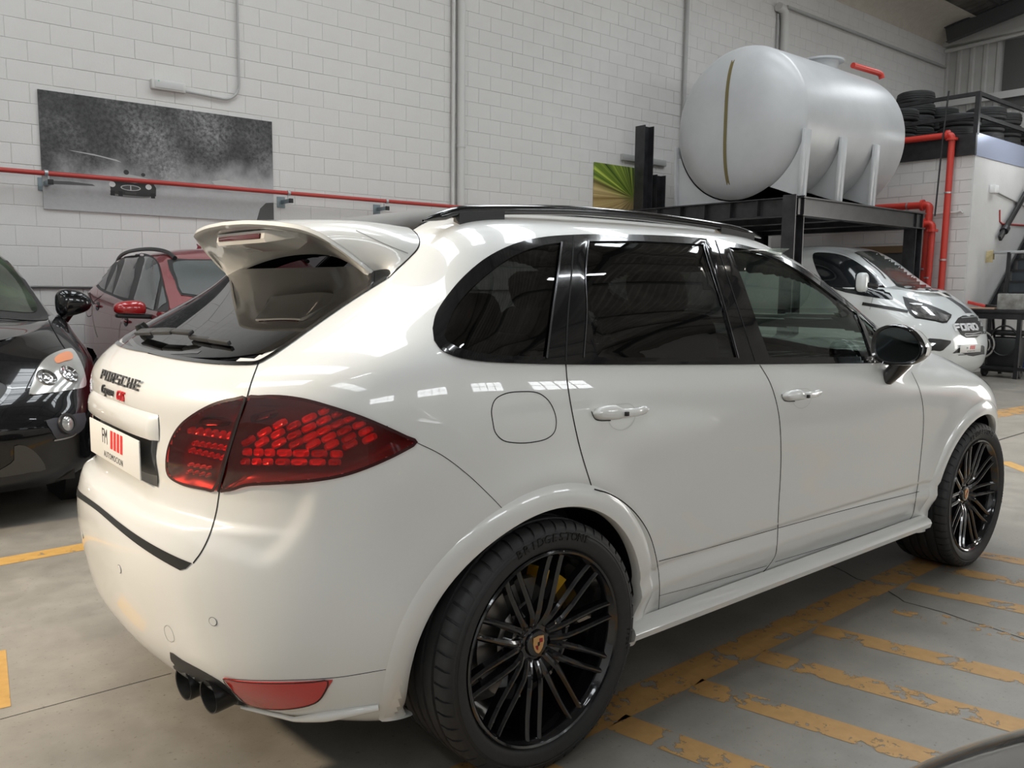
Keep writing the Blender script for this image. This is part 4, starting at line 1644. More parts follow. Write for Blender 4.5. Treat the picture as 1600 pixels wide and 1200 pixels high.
# rolled trailing edge and underside back to the glass
Kb = 6
base = len(V)
for i in range(n):
    t0 = yxz(Ts[i])
    y = Ts[i][0]
    zz = 1.398+0.085*(1-(abs(y)/0.55)**2.2)
    q, n_, i_, d_ = BVH.ray_cast(Vector((-3, -y*0.97, zz)), Vector((1, 0, 0)))
    inn = Vector((0, y*1.0, -0.5)).normalized()
    e1 = t0+Vector((-0.004, 0, -0.008))
    e2 = t0+Vector((0.010, y*0.02, -0.018))
    e3 = t0.lerp(q, 0.28)+Vector((0, 0, 0.004))
    e4 = t0.lerp(q, 0.7)+Vector((0, 0, 0.008))
    V += [t0+Vector((0, 0, 0.003)), e1, e2, e3, e4, q+Vector((0.012, 0, 0))]
for i in range(n-1):
    for j in range(Kb-1):
        a = base+i*Kb+j
        F.append((a, a+1, a+Kb+1, a+Kb))
spo = mesh('spoiler', V, F, M_CARW, suv, sharp=50)
# third brake lamp in its housing under the lip
prof = [(-0.472, 1.508), (-0.478, 1.520), (-0.474, 1.545), (-0.40, 1.552), (-0.37, 1.49)]
V, F = [], []
ys = [-0.27, -0.215, -0.19, 0.19, 0.215, 0.27]
for y in ys:
    s = 1.0 if abs(y) < 0.2 else (0.8 if abs(y) < 0.22 else 0.25)
    for (x, z) in prof:
        V.append(Vector((-0.37+(x+0.37)*s, y, 1.545+(z-1.545)*(0.4+0.6*s))))
for i in range(5):
    for j in range(4):
        F.append((i*5+j, i*5+j+1, (i+1)*5+j+1, (i+1)*5+j))
    F.append((i*5+4, i*5, (i+1)*5, (i+1)*5+4))
mesh('lamp_housing', V, F, M_CARW, spo, sharp=30)
M_REDD = mat('dark_red_lens', (0.10, 0.008, 0.008), 0.12, coat=1.0)
MB().box((-0.477, 0, 1.528), (0.012, 0.33, 0.017), bev=0.004).build('brake_lamp', M_REDD, spo)
seam('panel_gap', [(606, 435), (622, 420), (640, 403), (653, 388), (655, 375), (649, 364), (635, 355), (620, 349)], 0.005)
# joint line across the side of the spoiler
_sbv = BVHTree.FromPolygons([v.co for v in spo.data.vertices], [tuple(p.vertices) for p in spo.data.polygons])
def seam_on(tree, name, P, w, m, parent, off=0.001):
    H = line_hits(P, 6, False, tree)
    V, F = [], []
    for i in range(len(H)):
        p, nn = H[i]
        t = (H[min(i+1, len(H)-1)][0]-H[max(i-1, 0)][0]).normalized()
        s = nn.cross(t).normalized()
        V += [p+s*w/2+nn*off, p-s*w/2+nn*off]
    for i in range(len(H)-1):
        F.append((2*i, 2*i+1, 2*i+3, 2*i+2))
    o = mesh(name, V, F, m, parent)
    mirror_mesh(o)
M_SEAMG = mat('soft_joint', (0.3, 0.3, 0.29), 0.6)
seam_on(_sbv, 'joint', [(556, 360), (600, 381), (645, 399)], 0.0025, M_SEAMG, spo)

# ------------------------------------------------------------------ tail lamps
M_LENS = glass_mat('red_smoked_lens', (0.86, 0.20, 0.17), ior=1.42)
M_LHOUS = mat('dark_lamp_bowl', (0.085, 0.007, 0.009), 0.3)
M_LED = mat('red_reflector_cell', (0.95, 0.06, 0.035), 0.18, 0.25, coat=1.0)
M_LED2 = mat('dull_red_cell', (0.55, 0.03, 0.025), 0.25, 0.1, coat=1.0)
M_LEDW = mat('clear_reflector_cell', (0.8, 0.78, 0.76), 0.2, 0.2, coat=1.0)
M_LRIM = mat('red_lens_rim', (0.035, 0.004, 0.004), 0.25)
def lamp_px(outline, name):
    l = patch(name, outline, M_LENS, suv, 0.004, grid=9, edge=0.010, mirror=True)
    return l
lampO = lamp_px(LAMP_O, 'tail_lamp')
lampI = lamp_px(LAMP_I, 'tail_lamp')
def bowl_off(poly, depth):
    P = poly
    def f(x, y):
        d = float(edge_dist(np.array([x]), np.array([y]), P)[0])
        return -depth*min(1.0, d/10.0)
    return f
patch('lamp_bowl', LAMP_O, M_LHOUS, lampO, 0, grid=8, offs=bowl_off(LAMP_O, 0.022))
patch('lamp_bowl', LAMP_I, M_LHOUS, lampI, 0, grid=8, offs=bowl_off(LAMP_I, 0.022))
def led(x, y, w, h, ang, m, parent, base=-0.019, up=0.010):
    V = []
    c, s = math.cos(ang), math.sin(ang)
    pts = []
    for k in range(10):
        a = 2*PI*k/10
        dx = w/2*math.copysign(abs(math.cos(a))**0.6, math.cos(a))
        dy = h/2*math.copysign(abs(math.sin(a))**0.6, math.sin(a))
        pts.append((x+dx*c+dy*s, y-dx*s+dy*c))
    for p in pts:
        hh = hit_px(*p)
        V.append(hh[0]+hh[1]*base)
    for p in pts:
        q = (x+(p[0]-x)*0.55, y+(p[1]-y)*0.55)
        hh = hit_px(*q)
        V.append(hh[0]+hh[1]*(base+up))
    hh = hit_px(x, y)
    V.append(hh[0]+hh[1]*(base+up*0.5))
    F = [(k, (k+1) % 10, 10+(k+1) % 10, 10+k) for k in range(10)]+[(10+k, 10+(k+1) % 10, 20) for k in range(10)]
    o = mesh('reflector_cell', V, F, m, parent, sharp=30)
    mirror_mesh(o)
for i in range(6):
    t = i/5
    b_ = M_LED if i == 5 else M_LED2
    led(291+61*t, 674+9.5*t, 12, 14, 0, b_, lampI)
    led(297+49*t, 694+8*t, 9.5, 10, 0, b_, lampI)
    led(292+49*t, 705+12*t, 9.5, 10, 0, b_, lampI)
for i in range(4):
    led(290+9.5*i, 728+1.8*i, 8, 7, 0, M_LEDW, lampI)
    led(288+10*i, 740+2.0*i, 8, 7, 0, M_LED2, lampI)
for i, x in enumerate((379, 397, 415, 439, 466, 496, 524)):
    w = (16, 17, 19, 26, 28, 28, 22)[i]
    led(x, 708+0.6*i, w, 13.5, 0.02, M_LED if i != 5 else M_LED2, lampO)
    led(x-3, 723+0.3*i, w, 12.5, 0.02, M_LED if i % 3 else M_LED2, lampO)
rows = [((380, 691), (432, 664), 3), ((402, 693), (506, 641), 5), ((430, 694), (528, 646), 5), ((458, 695), (548, 654), 5), ((486, 696), (562, 664), 4), ((516, 697), (572, 675), 3), ((546, 697), (578, 687), 2)]
for q_, (a, c, k) in enumerate(rows):
    for i in range(k):
        t = i/max(1, k-1)
        led(a[0]+(c[0]-a[0])*t, a[1]+(c[1]-a[1])*t, 27, 12.5, 0.46, M_LED if (i+q_) % 3 else M_LED2, lampO)
for (a, c) in (((300, 661), (352, 661)), ((384, 662), (428, 640))):
    led((a[0]+c[0])/2, (a[1]+c[1])/2, math.dist(a, c), 16, 0.28 if a[0] > 350 else 0.0, M_LRIM, lampO if a[0] > 350 else lampI)
seam('lens_rim', LAMP_I[::2], 0.008, M_LRIM, lampI, 0.0046, 3, True)
seam('lens_rim', LAMP_O[::2], 0.008, M_LRIM, lampO, 0.0046, 3, True)
seam('panel_gap', [(386, 622), (372, 665), (358, 712), (343, 767)], 0.005, off=0.0062)

# ------------------------------------------------------------------ tailgate furniture
def rear_x(y, z):
    q, n_, i_, d_ = BVH.ray_cast(Vector((-3, y, z)), Vector((1, 0, 0)))
    return q.x
# handle strip above the number plate
V, F = [], []
n = 32
prof = [(1.034, 0.0), (1.029, -0.008), (1.018, -0.015), (0.995, -0.020), (0.974, -0.019), (0.964, -0.014), (0.962, 0.004)]
for i in range(n+1):
    y = -0.335+0.67*i/n
    e = min(1.0, (0.335-abs(y))/0.02)
    e = math.sqrt(max(0, 1-(1-e)**2))
    for (z, dx) in prof:
        V.append(Vector((rear_x(y, z)+dx*(0.15+0.85*e)-0.001, y, z-0.010*(1-abs(y)/0.335)*0+0.0)))
for i in range(n):
    for j in range(len(prof)-1):
        a = i*7+j
        F.append((a, a+7, a+8, a+1))
F += [tuple(range(6, -1, -1)), tuple(n*7+j for j in range(7))]
mesh('tailgate_strip', V, F, M_CARW, suv, sharp=60)
# plate recess and plate
V = []
for (y, z) in ((-0.335, 0.966), (0.335, 0.966), (0.30, 0.838), (-0.30, 0.838)):
    V.append(Vector((rear_x(y, z)-0.004, y, z)))
nn = 14
V, F = [], []
for i in range(nn+1):
    for j in range(5):
        z = 0.832+(0.966-0.832)*j/4
        hw = 0.325-0.02*(1-j/4)
        y = -hw+2*hw*i/nn
        V.append(Vector((rear_x(y, z)-0.003, y, z)))
for i in range(nn):
    for j in range(4):
        F.append((i*5+j, (i+1)*5+j, (i+1)*5+j+1, i*5+j+1))
mesh('plate_recess', V, F, M_GLOSSK, suv)
M_PLATE = mat('white_plate', (0.78, 0.77, 0.74), 0.35)
M_TXTK = mat('black_print', (0.015, 0.015, 0.015), 0.5)
M_TXTR = mat('red_print', (0.72, 0.03, 0.025), 0.5)
PX = rear_x(0, 0.9)-0.012
plate = MB().box((PX, 0, 0.9), (0.004, 0.52, 0.110), bev=0.0015).build('number_plate', M_PLATE, suv)
def plate_frame():
    # local x to the right as read from behind (car -y), y up
    return frame((PX-0.0022, 0, 0.9), (-1, 0, 0), (0, -1, 0))
PF = plate_frame()
def add_text(name, txt, size, x, y, m, parent, M, shear=0.0, depth=0.0008, sx=1.0, spacing=1.0, align='CENTER'):
    V, F = text_mesh(txt, size, depth, shear, spacing, align)
    return mesh(name, [M @ Vector((v.x*sx+x, v.y+y, v.z)) for v in V], F, m, parent, smooth=False)
add_text('lettering', 'FM', 0.066, -0.085, -0.003, M_TXTK, plate, PF, sx=0.75)
for i in range(4):
    x0 = -0.025+0.034*i
    MB().prism([(x0, -0.010), (x0+0.022, -0.010), (x0+0.030, 0.046), (x0+0.008, 0.046)], PF, 0.0008).build('red_bar', M_TXTR, plate, smooth=False)
add_text('lettering', 'AUTOMOCION', 0.026, 0.0, -0.044, M_TXTK, plate, PF, sx=0.95, spacing=1.25)

# raised name on the tailgate: squared stroke letters
M_BADGE = mat('dark_grey_badge', (0.09, 0.09, 0.09), 0.35, 0.5)
STROKES = {
    'P': [((0, 0), (0, 1), (1, 1), (1, .48), (0, .48))], 'O': [((0, 0), (0, 1), (1, 1), (1, 0), (0, 0))],
    'R': [((0, 0), (0, 1), (1, 1), (1, .48), (0, .48)), ((.35, .48), (1, 0))], 'S': [((0, 0), (1, 0), (1, .5), (0, .5), (0, 1), (1, 1))],
    'C': [((1, 0), (0, 0), (0, 1), (1, 1))], 'H': [((0, 0), (0, 1)), ((1, 0), (1, 1)), ((0, .5), (1, .5))],
    'E': [((1, 0), (0, 0), (0, 1), (1, 1)), ((0, .5), (.9, .5))], 'F': [((0, 0), (0, 1), (1, 1)), ((0, .5), (.9, .5))], 'D': [((0, 0), (0, 1), (.75, 1), (1, .75), (1, .25), (.75, 0), (0, 0))]}
def stroke_letter(ch, w, h, t, th, M):
    b = MB()
    for line in STROKES[ch]:
        for a, c in zip(line[:-1], line[1:]):
            a3 = Vector(((a[0]-.5)*w, (a[1]-.5)*h, th/2))
            c3 = Vector(((c[0]-.5)*w, (c[1]-.5)*h, th/2))
            d = (c3-a3).normalized()
            b.bar(M @ (a3-d*t*0.48), M @ (c3+d*t*0.48), t, th, up=(M.to_3x3() @ Vector((0, 0, 1))))
    return b
a3, b3 = hit_px(163, 577)[0], hit_px(222, 602)[0]
for i, ch in enumerate('PORSCHE'):
    y = 0.172-0.344*i/6
    z = 1.098
    x = rear_x(y, z)
    dzx = (rear_x(y, z+0.012)-rear_x(y, z-0.012))/0.024
    dyx = (rear_x(y+0.01, z)-rear_x(y-0.01, z))/0.02
    nrm = Vector((-1, dyx, dzx*0.55)).normalized()
    stroke_letter(ch, 0.030, 0.025, 0.0055, 0.005, frame((x-0.004, y, z), nrm, (0, -1, 0))).build('letter', M_BADGE, suv, smooth=False)
def badge(txt, y, z, size, m, shear, sx):
    x = rear_x(y, z)
    dzx = (rear_x(y, z+0.012)-rear_x(y, z-0.012))/0.024
    dyx = (rear_x(y+0.01, z)-rear_x(y-0.01, z))/0.02
    add_text('badge', txt, size, 0, -size*0.35, m, suv, frame((x-0.002, y, z), Vector((-1, dyx, dzx*0.7)), (0, -1, 0)), shear, 0.006, sx)
badge('Cayenne', 0.095, 1.058, 0.038, M_BADGE, 0.35, 1.0)
badge('GTS', -0.045, 1.056, 0.040, mat('red_badge', (0.6, 0.02, 0.025), 0.3), 0.3, 1.0)

# black step plate on the bumper
hs = [hit_px(*p)[0] for p in S_(STRIP_UP[1:], 4, False)]
ls = [hit_px(*p)[0] for p in S_(STRIP_LO[1:8], 4, False)]
yz_t = sorted((-h.y, h.z) for h in hs if h.y < 0.02)
yz_b = sorted((-h.y, h.z) for h in ls if h.y < 0.02)
fit_t = np.polyfit([q[0]**2 for q in yz_t if q[0] > 0.2], [q[1] for q in yz_t if q[0] > 0.2], 1)
fit_b = np.polyfit([q[0]**2 for q in yz_b if q[0] > 0.2], [q[1] for q in yz_b if q[0] > 0.2], 1)
V, F = [], []
n = 60
for i in range(n+1):
    y = -0.545+1.09*i/n
    a_ = abs(y)
    zt_ = float(np.polyval(fit_t, a_*a_))
    zb_ = float(np.polyval(fit_b, a_*a_))
    e = 1-sstep(0.515, 0.545, a_)
    zb_ = zt_+(zb_-zt_)*float(e)
    for j in range(6):
        z = zt_+(zb_-zt_)*j/5
        V.append(Vector((rear_x(y, z)-0.002, y, z)))
for i in range(n):
    for j in range(5):
        F.append((i*6+j, (i+1)*6+j, (i+1)*6+j+1, i*6+j+1))
mesh('step_plate', V, F, M_SATINK, suv)
# parking sensors
def disc(px, r, m, name, off=0.0012, ring=True):
    h = hit_px(*px)
    M = frame(h[0]+h[1]*0.0003, h[1])
    o = MB().lathe([(0.0, 0.0016), (r*0.86, 0.0014), (r*0.9, 0.0)], 20, M).build(name, M_CARW, suv)
    mirror_mesh(o)
    o = MB().lathe([(r*0.9, 0.0006), (r, 0.0006)], 20, M).build('sensor_ring', M_GAP, suv)
    mirror_mesh(o)
disc((333, 971), 0.0125, M_CARW, 'parking_sensor')
disc((187, 889), 0.0125, M_CARW, 'parking_sensor')
seam('tow_cover_gap', S_([(257, 980), (261, 977), (267, 982), (271, 992), (272, 1001), (268, 1003), (262, 999), (258, 990)], 2), 0.0012, M_SEAMG, suv, 0.0006, 3, True, mirror=False)
# reflectors in the bumper
refl = patch('rear_reflector', REFL, mat('red_reflector', (0.55, 0.02, 0.015), 0.15, coat=1.0), suv, 0.004, grid=7, edge=0.006)
seam('reflector_rim', REFL[::3], 0.004, M_LRIM, refl, 0.0048, 3, True)
# exhaust recess and tail pipes
patch('exhaust_recess', S_([(266, 1019), (285, 1031), (320, 1050), (352, 1070), (372, 1092), (380, 1102), (350, 1106), (310, 1095), (280, 1060)], 3), M_PLASTIC, suv, 0.0015, grid=7, edge=0.003)
M_PIPE = mat('black_tailpipe', (0.012, 0.012, 0.012), 0.33, 0.3)
for s in (-1, 1):
    for px_ in ((286, 1069), (325, 1089)):
        p = at(px_[0], px_[1], z=0.288)
        M = frame((p.x+(0.07 if s > 0 else 0), s*abs(p.y), 0.288), (-1, s*0.10, -0.06), (0, 1, 0)) @ Matrix.Diagonal((1.06, 1.0, 1.0, 1.0))
        MB().lathe([(0.040, -0.34), (0.0455, -0.05), (0.0470, -0.008), (0.0455, 0.0), (0.0425, -0.001), (0.040, -0.012), (0.039, -0.24), (0.0, -0.24)], 36, M).build('tail_pipe', M_PIPE, suv, sharp=50)
# rolled lip along the bottom of the bumper
H_ = line_hits([(378, 1099), (392, 1108), (420, 1116), (460, 1118), (520, 1112), (592, 1100)], 5)
lp = MB().tube([h_[0]+h_[1]*0.004-Vector((0, 0, 0.006)) for h_ in H_], [0.005+0.009*min(1, i_/5, (len(H_)-1-i_)/8+0.4) for i_ in range(len(H_))], 14).build('bumper_lip', M_CARW, suv)
mirror_mesh(lp)

# ------------------------------------------------------------------ rear wiper
gv = BVHTree.FromPolygons([v.co for v in REAR_GLASS.data.vertices], [tuple(p.vertices) for p in REAR_GLASS.data.polygons])
M_WIPE = mat('grey_wiper_arm', (0.04, 0.04, 0.04), 0.35)
def on_glass(px, off):
    h = hit_px(px[0], px[1], gv)
    if h is None:
        h = hit_px(*px)
    return h[0]+h[1]*off
arm = [on_glass(p, o_) for p, o_ in (((222, 527), 0.020), ((250, 531), 0.030), ((280, 532), 0.032), ((306, 531), 0.024))]
b = MB()
for a, c, w in zip(arm[:-1], arm[1:], (0.030, 0.026, 0.018)):
    b.bar(a, c, w, 0.012, up=hit_px(260, 531)[1], bev=0.003)
wp = b.build('wiper_arm', M_WIPE, suv)
b = MB()
blade = [on_glass(p, 0.010) for p in ((300, 531), (330, 536), (361, 541))]
for a, c in zip(blade[:-1], blade[1:]):
    b.bar(a, c, 0.012, 0.014, up=hit_px(320, 536)[1], bev=0.003)
b.build('wiper_blade', M_WIPE, wp)
h = on_glass((226, 519), 0.012)
MB().lathe([(0.0, 0.022), (0.016, 0.02), (0.021, 0.0), (0.02, -0.01)], 20, frame(h, hit_px(228, 524)[1])).build('wiper_pivot', M_SATINK, wp)
# ------------------------------------------------------------------ door handles
def door_handle(door, a, c, hscale=1.0):
    """pull handle between two traced points: thick block at the rear, slim bow to the front"""
    n = 16
    V, F = [], []
    K = 12
    for i in range(n+1):
        t = i/n
        x, y = a[0]+(c[0]-a[0])*t, a[1]+(c[1]-a[1])*t
        h = hit_px(x, y)
        p, nn = h
        tang = (hit_px(c[0], c[1])[0]-hit_px(a[0], a[1])[0]).normalized()
        upv = nn.cross(tang).normalized()
        if upv.z < 0:
            upv = -upv
        e = math.sqrt(max(0.02, 1-abs(2*t-1)**6))
        hh = (0.022 if t < 0.32 else 0.022-0.0095*min(1, (t-0.32)/0.12))*e*hscale
        if t > 0.82:
            hh += 0.006*(t-0.82)/0.18*e
        dr = -0.004*min(1, max(0, (t-0.3)/0.15)) + (0.006*max(0, (t-0.75)/0.25))
        out = 0.012+0.020*math.sin(PI*min(1, max(0, t*0.94+0.03)))
        th = (0.020 if t < 0.34 or t > 0.88 else 0.010)
        for k in range(K):
            an = 2*PI*k/K
            cx_ = math.cos(an)
            sy_ = math.sin(an)
            V.append(p+nn*(out+(th*(0.55 if cx_ < 0 else 0.5))*cx_-(0.012 if (t < .34 or t > .88) and cx_ < 0 else 0))+upv*(hh*sy_+dr))
    for i in range(n):
        for k in range(K):
            F.append((i*K+k, (i+1)*K+k, (i+1)*K+(k+1) % K, i*K+(k+1) % K))
    F += [tuple(range(K)), tuple(n*K+k for k in range(K-1, -1, -1))]
    return mesh('door_handle', V, F, M_CARW, door, sharp=60)
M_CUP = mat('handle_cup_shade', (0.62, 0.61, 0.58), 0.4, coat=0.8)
for (dk, a, c, cup) in (('r', (926, 646), (1006, 640), [(951, 635), (965, 632), (985, 632), (992, 640), (991, 655), (984, 666), (970, 672), (957, 668), (950, 655)]),
                        ('f', (1222, 619), (1277, 613), [(1238, 611), (1248, 608), (1262, 608), (1267, 613), (1266, 626), (1261, 634), (1251, 638), (1242, 634), (1238, 624)])):
    o = door_handle(doors[(dk, -1)], a, c, 1.0 if dk == 'r' else 0.95)
    m2 = mirror_mesh(o, parent=doors[(dk, 1)])
    # hollow behind the handle: ring line and a shallow dished face
    cup_s = S_(cup, 3)
    def offc(x, y, P=cup_s):
        d = float(edge_dist(np.array([x]), np.array([y]), P)[0])
        return 0.0006-0.0*d
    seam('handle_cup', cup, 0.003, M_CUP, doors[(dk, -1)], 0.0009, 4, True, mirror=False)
    px0 = a[0]+(c[0]-a[0])*0.47
    py0 = a[1]+(c[1]-a[1])*0.47+3
    h = hit_px(px0, py0)
    MB().box(h[0]+h[1]*0.040, (0.013, 0.010, 0.013), bev=0.002).build('handle_sensor', M_SATINK, doors[(dk, -1)])
    outl = [(a[0]-2, a[1]-3), (a[0]+3, a[1]+8), (a[0]+10, a[1]+11), (a[0]+28, a[1]+11)] if dk == 'r' else [(a[0]-1, a[1]-3), (a[0]+2, a[1]+6), (a[0]+8, a[1]+8), (a[0]+20, a[1]+8)]
    seam('handle_gasket', outl, 0.003, M_GAP, doors[(dk, -1)], 0.0009, 4, mirror=False)

# ------------------------------------------------------------------ door mirrors
def mirror_unit(s):
    c = Vector((1.915, s*1.005, 1.162))
    root = None
    # housing: rings from the glass side (rear) to the nose, pear-shaped outline
    def outline(k, n=36):
        P = []
        for i in range(n):
            a = 2*PI*i/n
            y = math.cos(a)
            z = math.sin(a)
            sx = 0.092 if y > 0 else 0.078
            e = 0.72
            yy = sx*math.copysign(abs(y)**e, y)
            zz = 0.082*math.copysign(abs(z)**0.80, z)
            # outer upper shoulder is cut away
            zz -= 0.055*max(0, yy/0.108)**1.6*(1 if z > 0 else 0.10)
            P.append((yy*k, zz*k))
        return P
    st = [(-0.052, 0.90), (-0.060, 0.985), (-0.052, 1.02), (-0.030, 1.035), (0.0, 1.02), (0.035, 0.95), (0.070, 0.78), (0.092, 0.52), (0.100, 0.2), (0.101, 0.02)]
    V, F = [], []
    n = 36
    for (x, k) in st:
        for (y, z) in outline(k):
            V.append(c+Vector((x+0.06*(y/0.108) if True else x, s*y, z)))
    for i in range(len(st)-1):
        for j in range(n):
            F.append((i*n+j, i*n+(j+1) % n, (i+1)*n+(j+1) % n, (i+1)*n+j))
    # black rim: the first three rings; white cap: the rest
    kf = [f for q, f in enumerate(F) if q < 3*n]
    wf = [f for q, f in enumerate(F) if q >= 3*n]
    lowk = [f for f in wf if np.mean([V[i].z for i in f]) < c.z-0.045]
    wf = [f for f in wf if np.mean([V[i].z for i in f]) >= c.z-0.045]
    rim = mesh('door_mirror', V, kf+lowk, M_GLOSSK, suv, sharp=60)
    mesh('mirror_cap', V, wf, M_CARW, rim, sharp=60)
    G = [c+Vector((-0.046+0.06*(y/0.108), s*y, z)) for (y, z) in outline(0.86)]
    mesh('mirror_glass', G, [tuple(range(n)) if s > 0 else tuple(range(n-1, -1, -1))], mat('mirror_silver', (0.10, 0.115, 0.115), 0.03, 1.0), rim, smooth=False)
    D = [c+Vector((-0.051+0.06*(y/0.108), s*y, z)) for (y, z) in outline(0.91)]
    mesh('mirror_bezel', D+G, [(i, (i+1) % n, n+(i+1) % n, n+i) for i in range(n)], M_SATINK, rim)
    # foot
    b = MB()
    st = [((1.965, 0.925, 1.005), 0.036, 0.030), ((1.955, 0.965, 1.045), 0.040, 0.032), ((1.95, 1.0, 1.085), 0.046, 0.034), ((1.95, 1.02, 1.12), 0.05, 0.035)]
    for (p, rx, ry) in st:
        for i in range(16):
            a = 2*PI*i/16
            b.V.append(Vector((p[0]+rx*math.copysign(abs(math.cos(a))**.7, math.cos(a)), s*(p[1]+ry*math.sin(a)*0.8), p[2]-ry*math.sin(a)*0.6)))
    for i in range(3):
        for j in range(16):
            b.F.append((i*16+j, i*16+(j+1) % 16, (i+1)*16+(j+1) % 16, (i+1)*16+j))
    b.F.append(tuple(range(16)))
    b.build('mirror_foot', M_GLOSSK, rim)
for s in (-1, 1):
    mirror_unit(s)

# ------------------------------------------------------------------ front lamps, grille (turned away from the camera)
def front_x(y, z):
    q, n_, i_, d_ = BVH.ray_cast(Vector((6, y, z)), Vector((-1, 0, 0)))
    return q.x if q else 3.0
M_HEAD = mat('headlamp_lens', (0.55, 0.65, 0.72), 0.05, 0.3, coat=1.0)
for s in (-1, 1):
    V, F = [], []
    for i in range(13):
        for j in range(7):
            t, u = i/12, j/6
            y = 0.50+0.385*t
            z = 0.74+0.05*t+(0.13+0.05*t)*u
            q, n_, i_, d_ = BVH.ray_cast(Vector((6, s*y, z)), Vector((-1, 0, 0)))
            q = q if q else Vector((3.2, s*y, z))
            V.append(q+Vector((0.003, s*0.004, 0.002)))
    for i in range(12):
        for j in range(6):
            F.append((i*7+j, (i+1)*7+j, (i+1)*7+j+1, i*7+j+1))
    mesh('headlamp', V, F, M_HEAD, suv)
    V, F = [], []
    for i in range(9):
        for j in range(5):
            y, z = 0.42+0.34*i/8, 0.34+0.2*j/4
            V.append(Vector((front_x(s*y, z)+0.004, s*y, z)))
    for i in range(8):
        for j in range(4):
            F.append((i*5+j, (i+1)*5+j, (i+1)*5+j+1, i*5+j+1))
    mesh('air_intake', V, F, M_PLASTIC, suv)
V, F = [], []
for i in range(9):
    for j in range(5):
        y, z = -0.36+0.72*i/8, 0.48+0.22*j/4
        V.append(Vector((front_x(y, z)+0.004, y, z)))
for i in range(8):
    for j in range(4):
        F.append((i*5+j, (i+1)*5+j, (i+1)*5+j+1, i*5+j+1))
mesh('front_grille', V, F, M_PLASTIC, suv)

# ------------------------------------------------------------------ cabin
# dark lining a little inside the shell: lower tub and roof lining, with the same openings
lin = (~(ARCH | C_DLO | C_GLASS | C_WIND)) & (_fc[:, 2] > 0.45) & (_fc[:, 0] < 2.45) & (_fc[:, 0] > -0.80)
idx = np.where(lin)[0]
used = sorted(set(v for i in idx for v in BODY_F[i]))
mp = {v: i for i, v in enumerate(used)}
Nn = np.array([tuple(BODY_N[v]) for v in used])
Vv = _co[used]-Nn*0.026
mesh('cabin_lining', Vv, [tuple(mp[v] for v in BODY_F[i]) for i in idx], M_CABIN, suv)
b = MB()
b.box((0.95, 0, 0.46), (2.9, 1.45, 0.06), bev=0.02)
b.build('cabin_floor', M_CABIN, suv)
def cushion(name, c, s, rot, m, parent, bev=0.05):
    return MB().box(c, s, rot, bev).build(name, m, parent, sharp=60)
def seat(x, y, w=0.52):
    st = cushion('seat', (x, y, 0.66), (0.54, w, 0.18), Matrix.Rotation(-0.08, 3, 'Y'), M_SEAT, suv, 0.06)
    R_ = Matrix.Rotation(-0.32, 3, 'Y')
    cushion('backrest', (x-0.29, y, 0.98), (0.16, w*0.96, 0.64), R_, M_SEAT, st, 0.07)
    cushion('headrest', (x-0.40, y, 1.365), (0.12, 0.27, 0.19), R_, M_SEAT, st, 0.055)
    return st
seat(1.50, -0.38)
seat(1.50, 0.38)
bs = cushion('seat', (0.56, 0, 0.66), (0.52, 1.30, 0.18), Matrix.Rotation(-0.08, 3, 'Y'), M_SEAT, suv, 0.06)
cushion('backrest', (0.27, 0, 0.96), (0.16, 1.30, 0.58), Matrix.Rotation(-0.40, 3, 'Y'), M_SEAT, bs, 0.07)
for y in (-0.42, 0.0, 0.42):
    cushion('headrest', (0.13, y, 1.29), (0.11, 0.25, 0.15), Matrix.Rotation(-0.36, 3, 'Y'), M_SEAT, bs, 0.05)
cushion('dashboard', (2.18, 0, 0.97), (0.42, 1.50, 0.20), Matrix.Rotation(0.12, 3, 'Y'), M_CABIN, suv, 0.07)
cushion('centre_console', (1.65, 0, 0.72), (0.95, 0.24, 0.30), None, M_CABIN, suv, 0.05)
Ms = frame((1.86, 0.38, 1.03), (-0.86, 0, 0.5), (0, 1, 0))
ring = [Ms @ Vector((0.185*math.cos(2*PI*i/40), 0.185*math.sin(2*PI*i/40), 0)) for i in range(40)]
sw = MB().tube(ring, 0.015, 10, closed=True).build('steering_wheel', M_SATINK, suv)
b = MB().lathe([(0.0, 0.02), (0.055, 0.012), (0.06, -0.02)], 24, Ms)
for a in (0.0, PI, -PI/2):
    b.bar(Ms @ Vector((0.04*math.cos(a), 0.04*math.sin(a), 0)), Ms @ Vector((0.18*math.cos(a), 0.18*math.sin(a), 0)), 0.03, 0.012, up=(-0.86, 0, 0.5))
b.build('steering_hub', M_SATINK, sw)
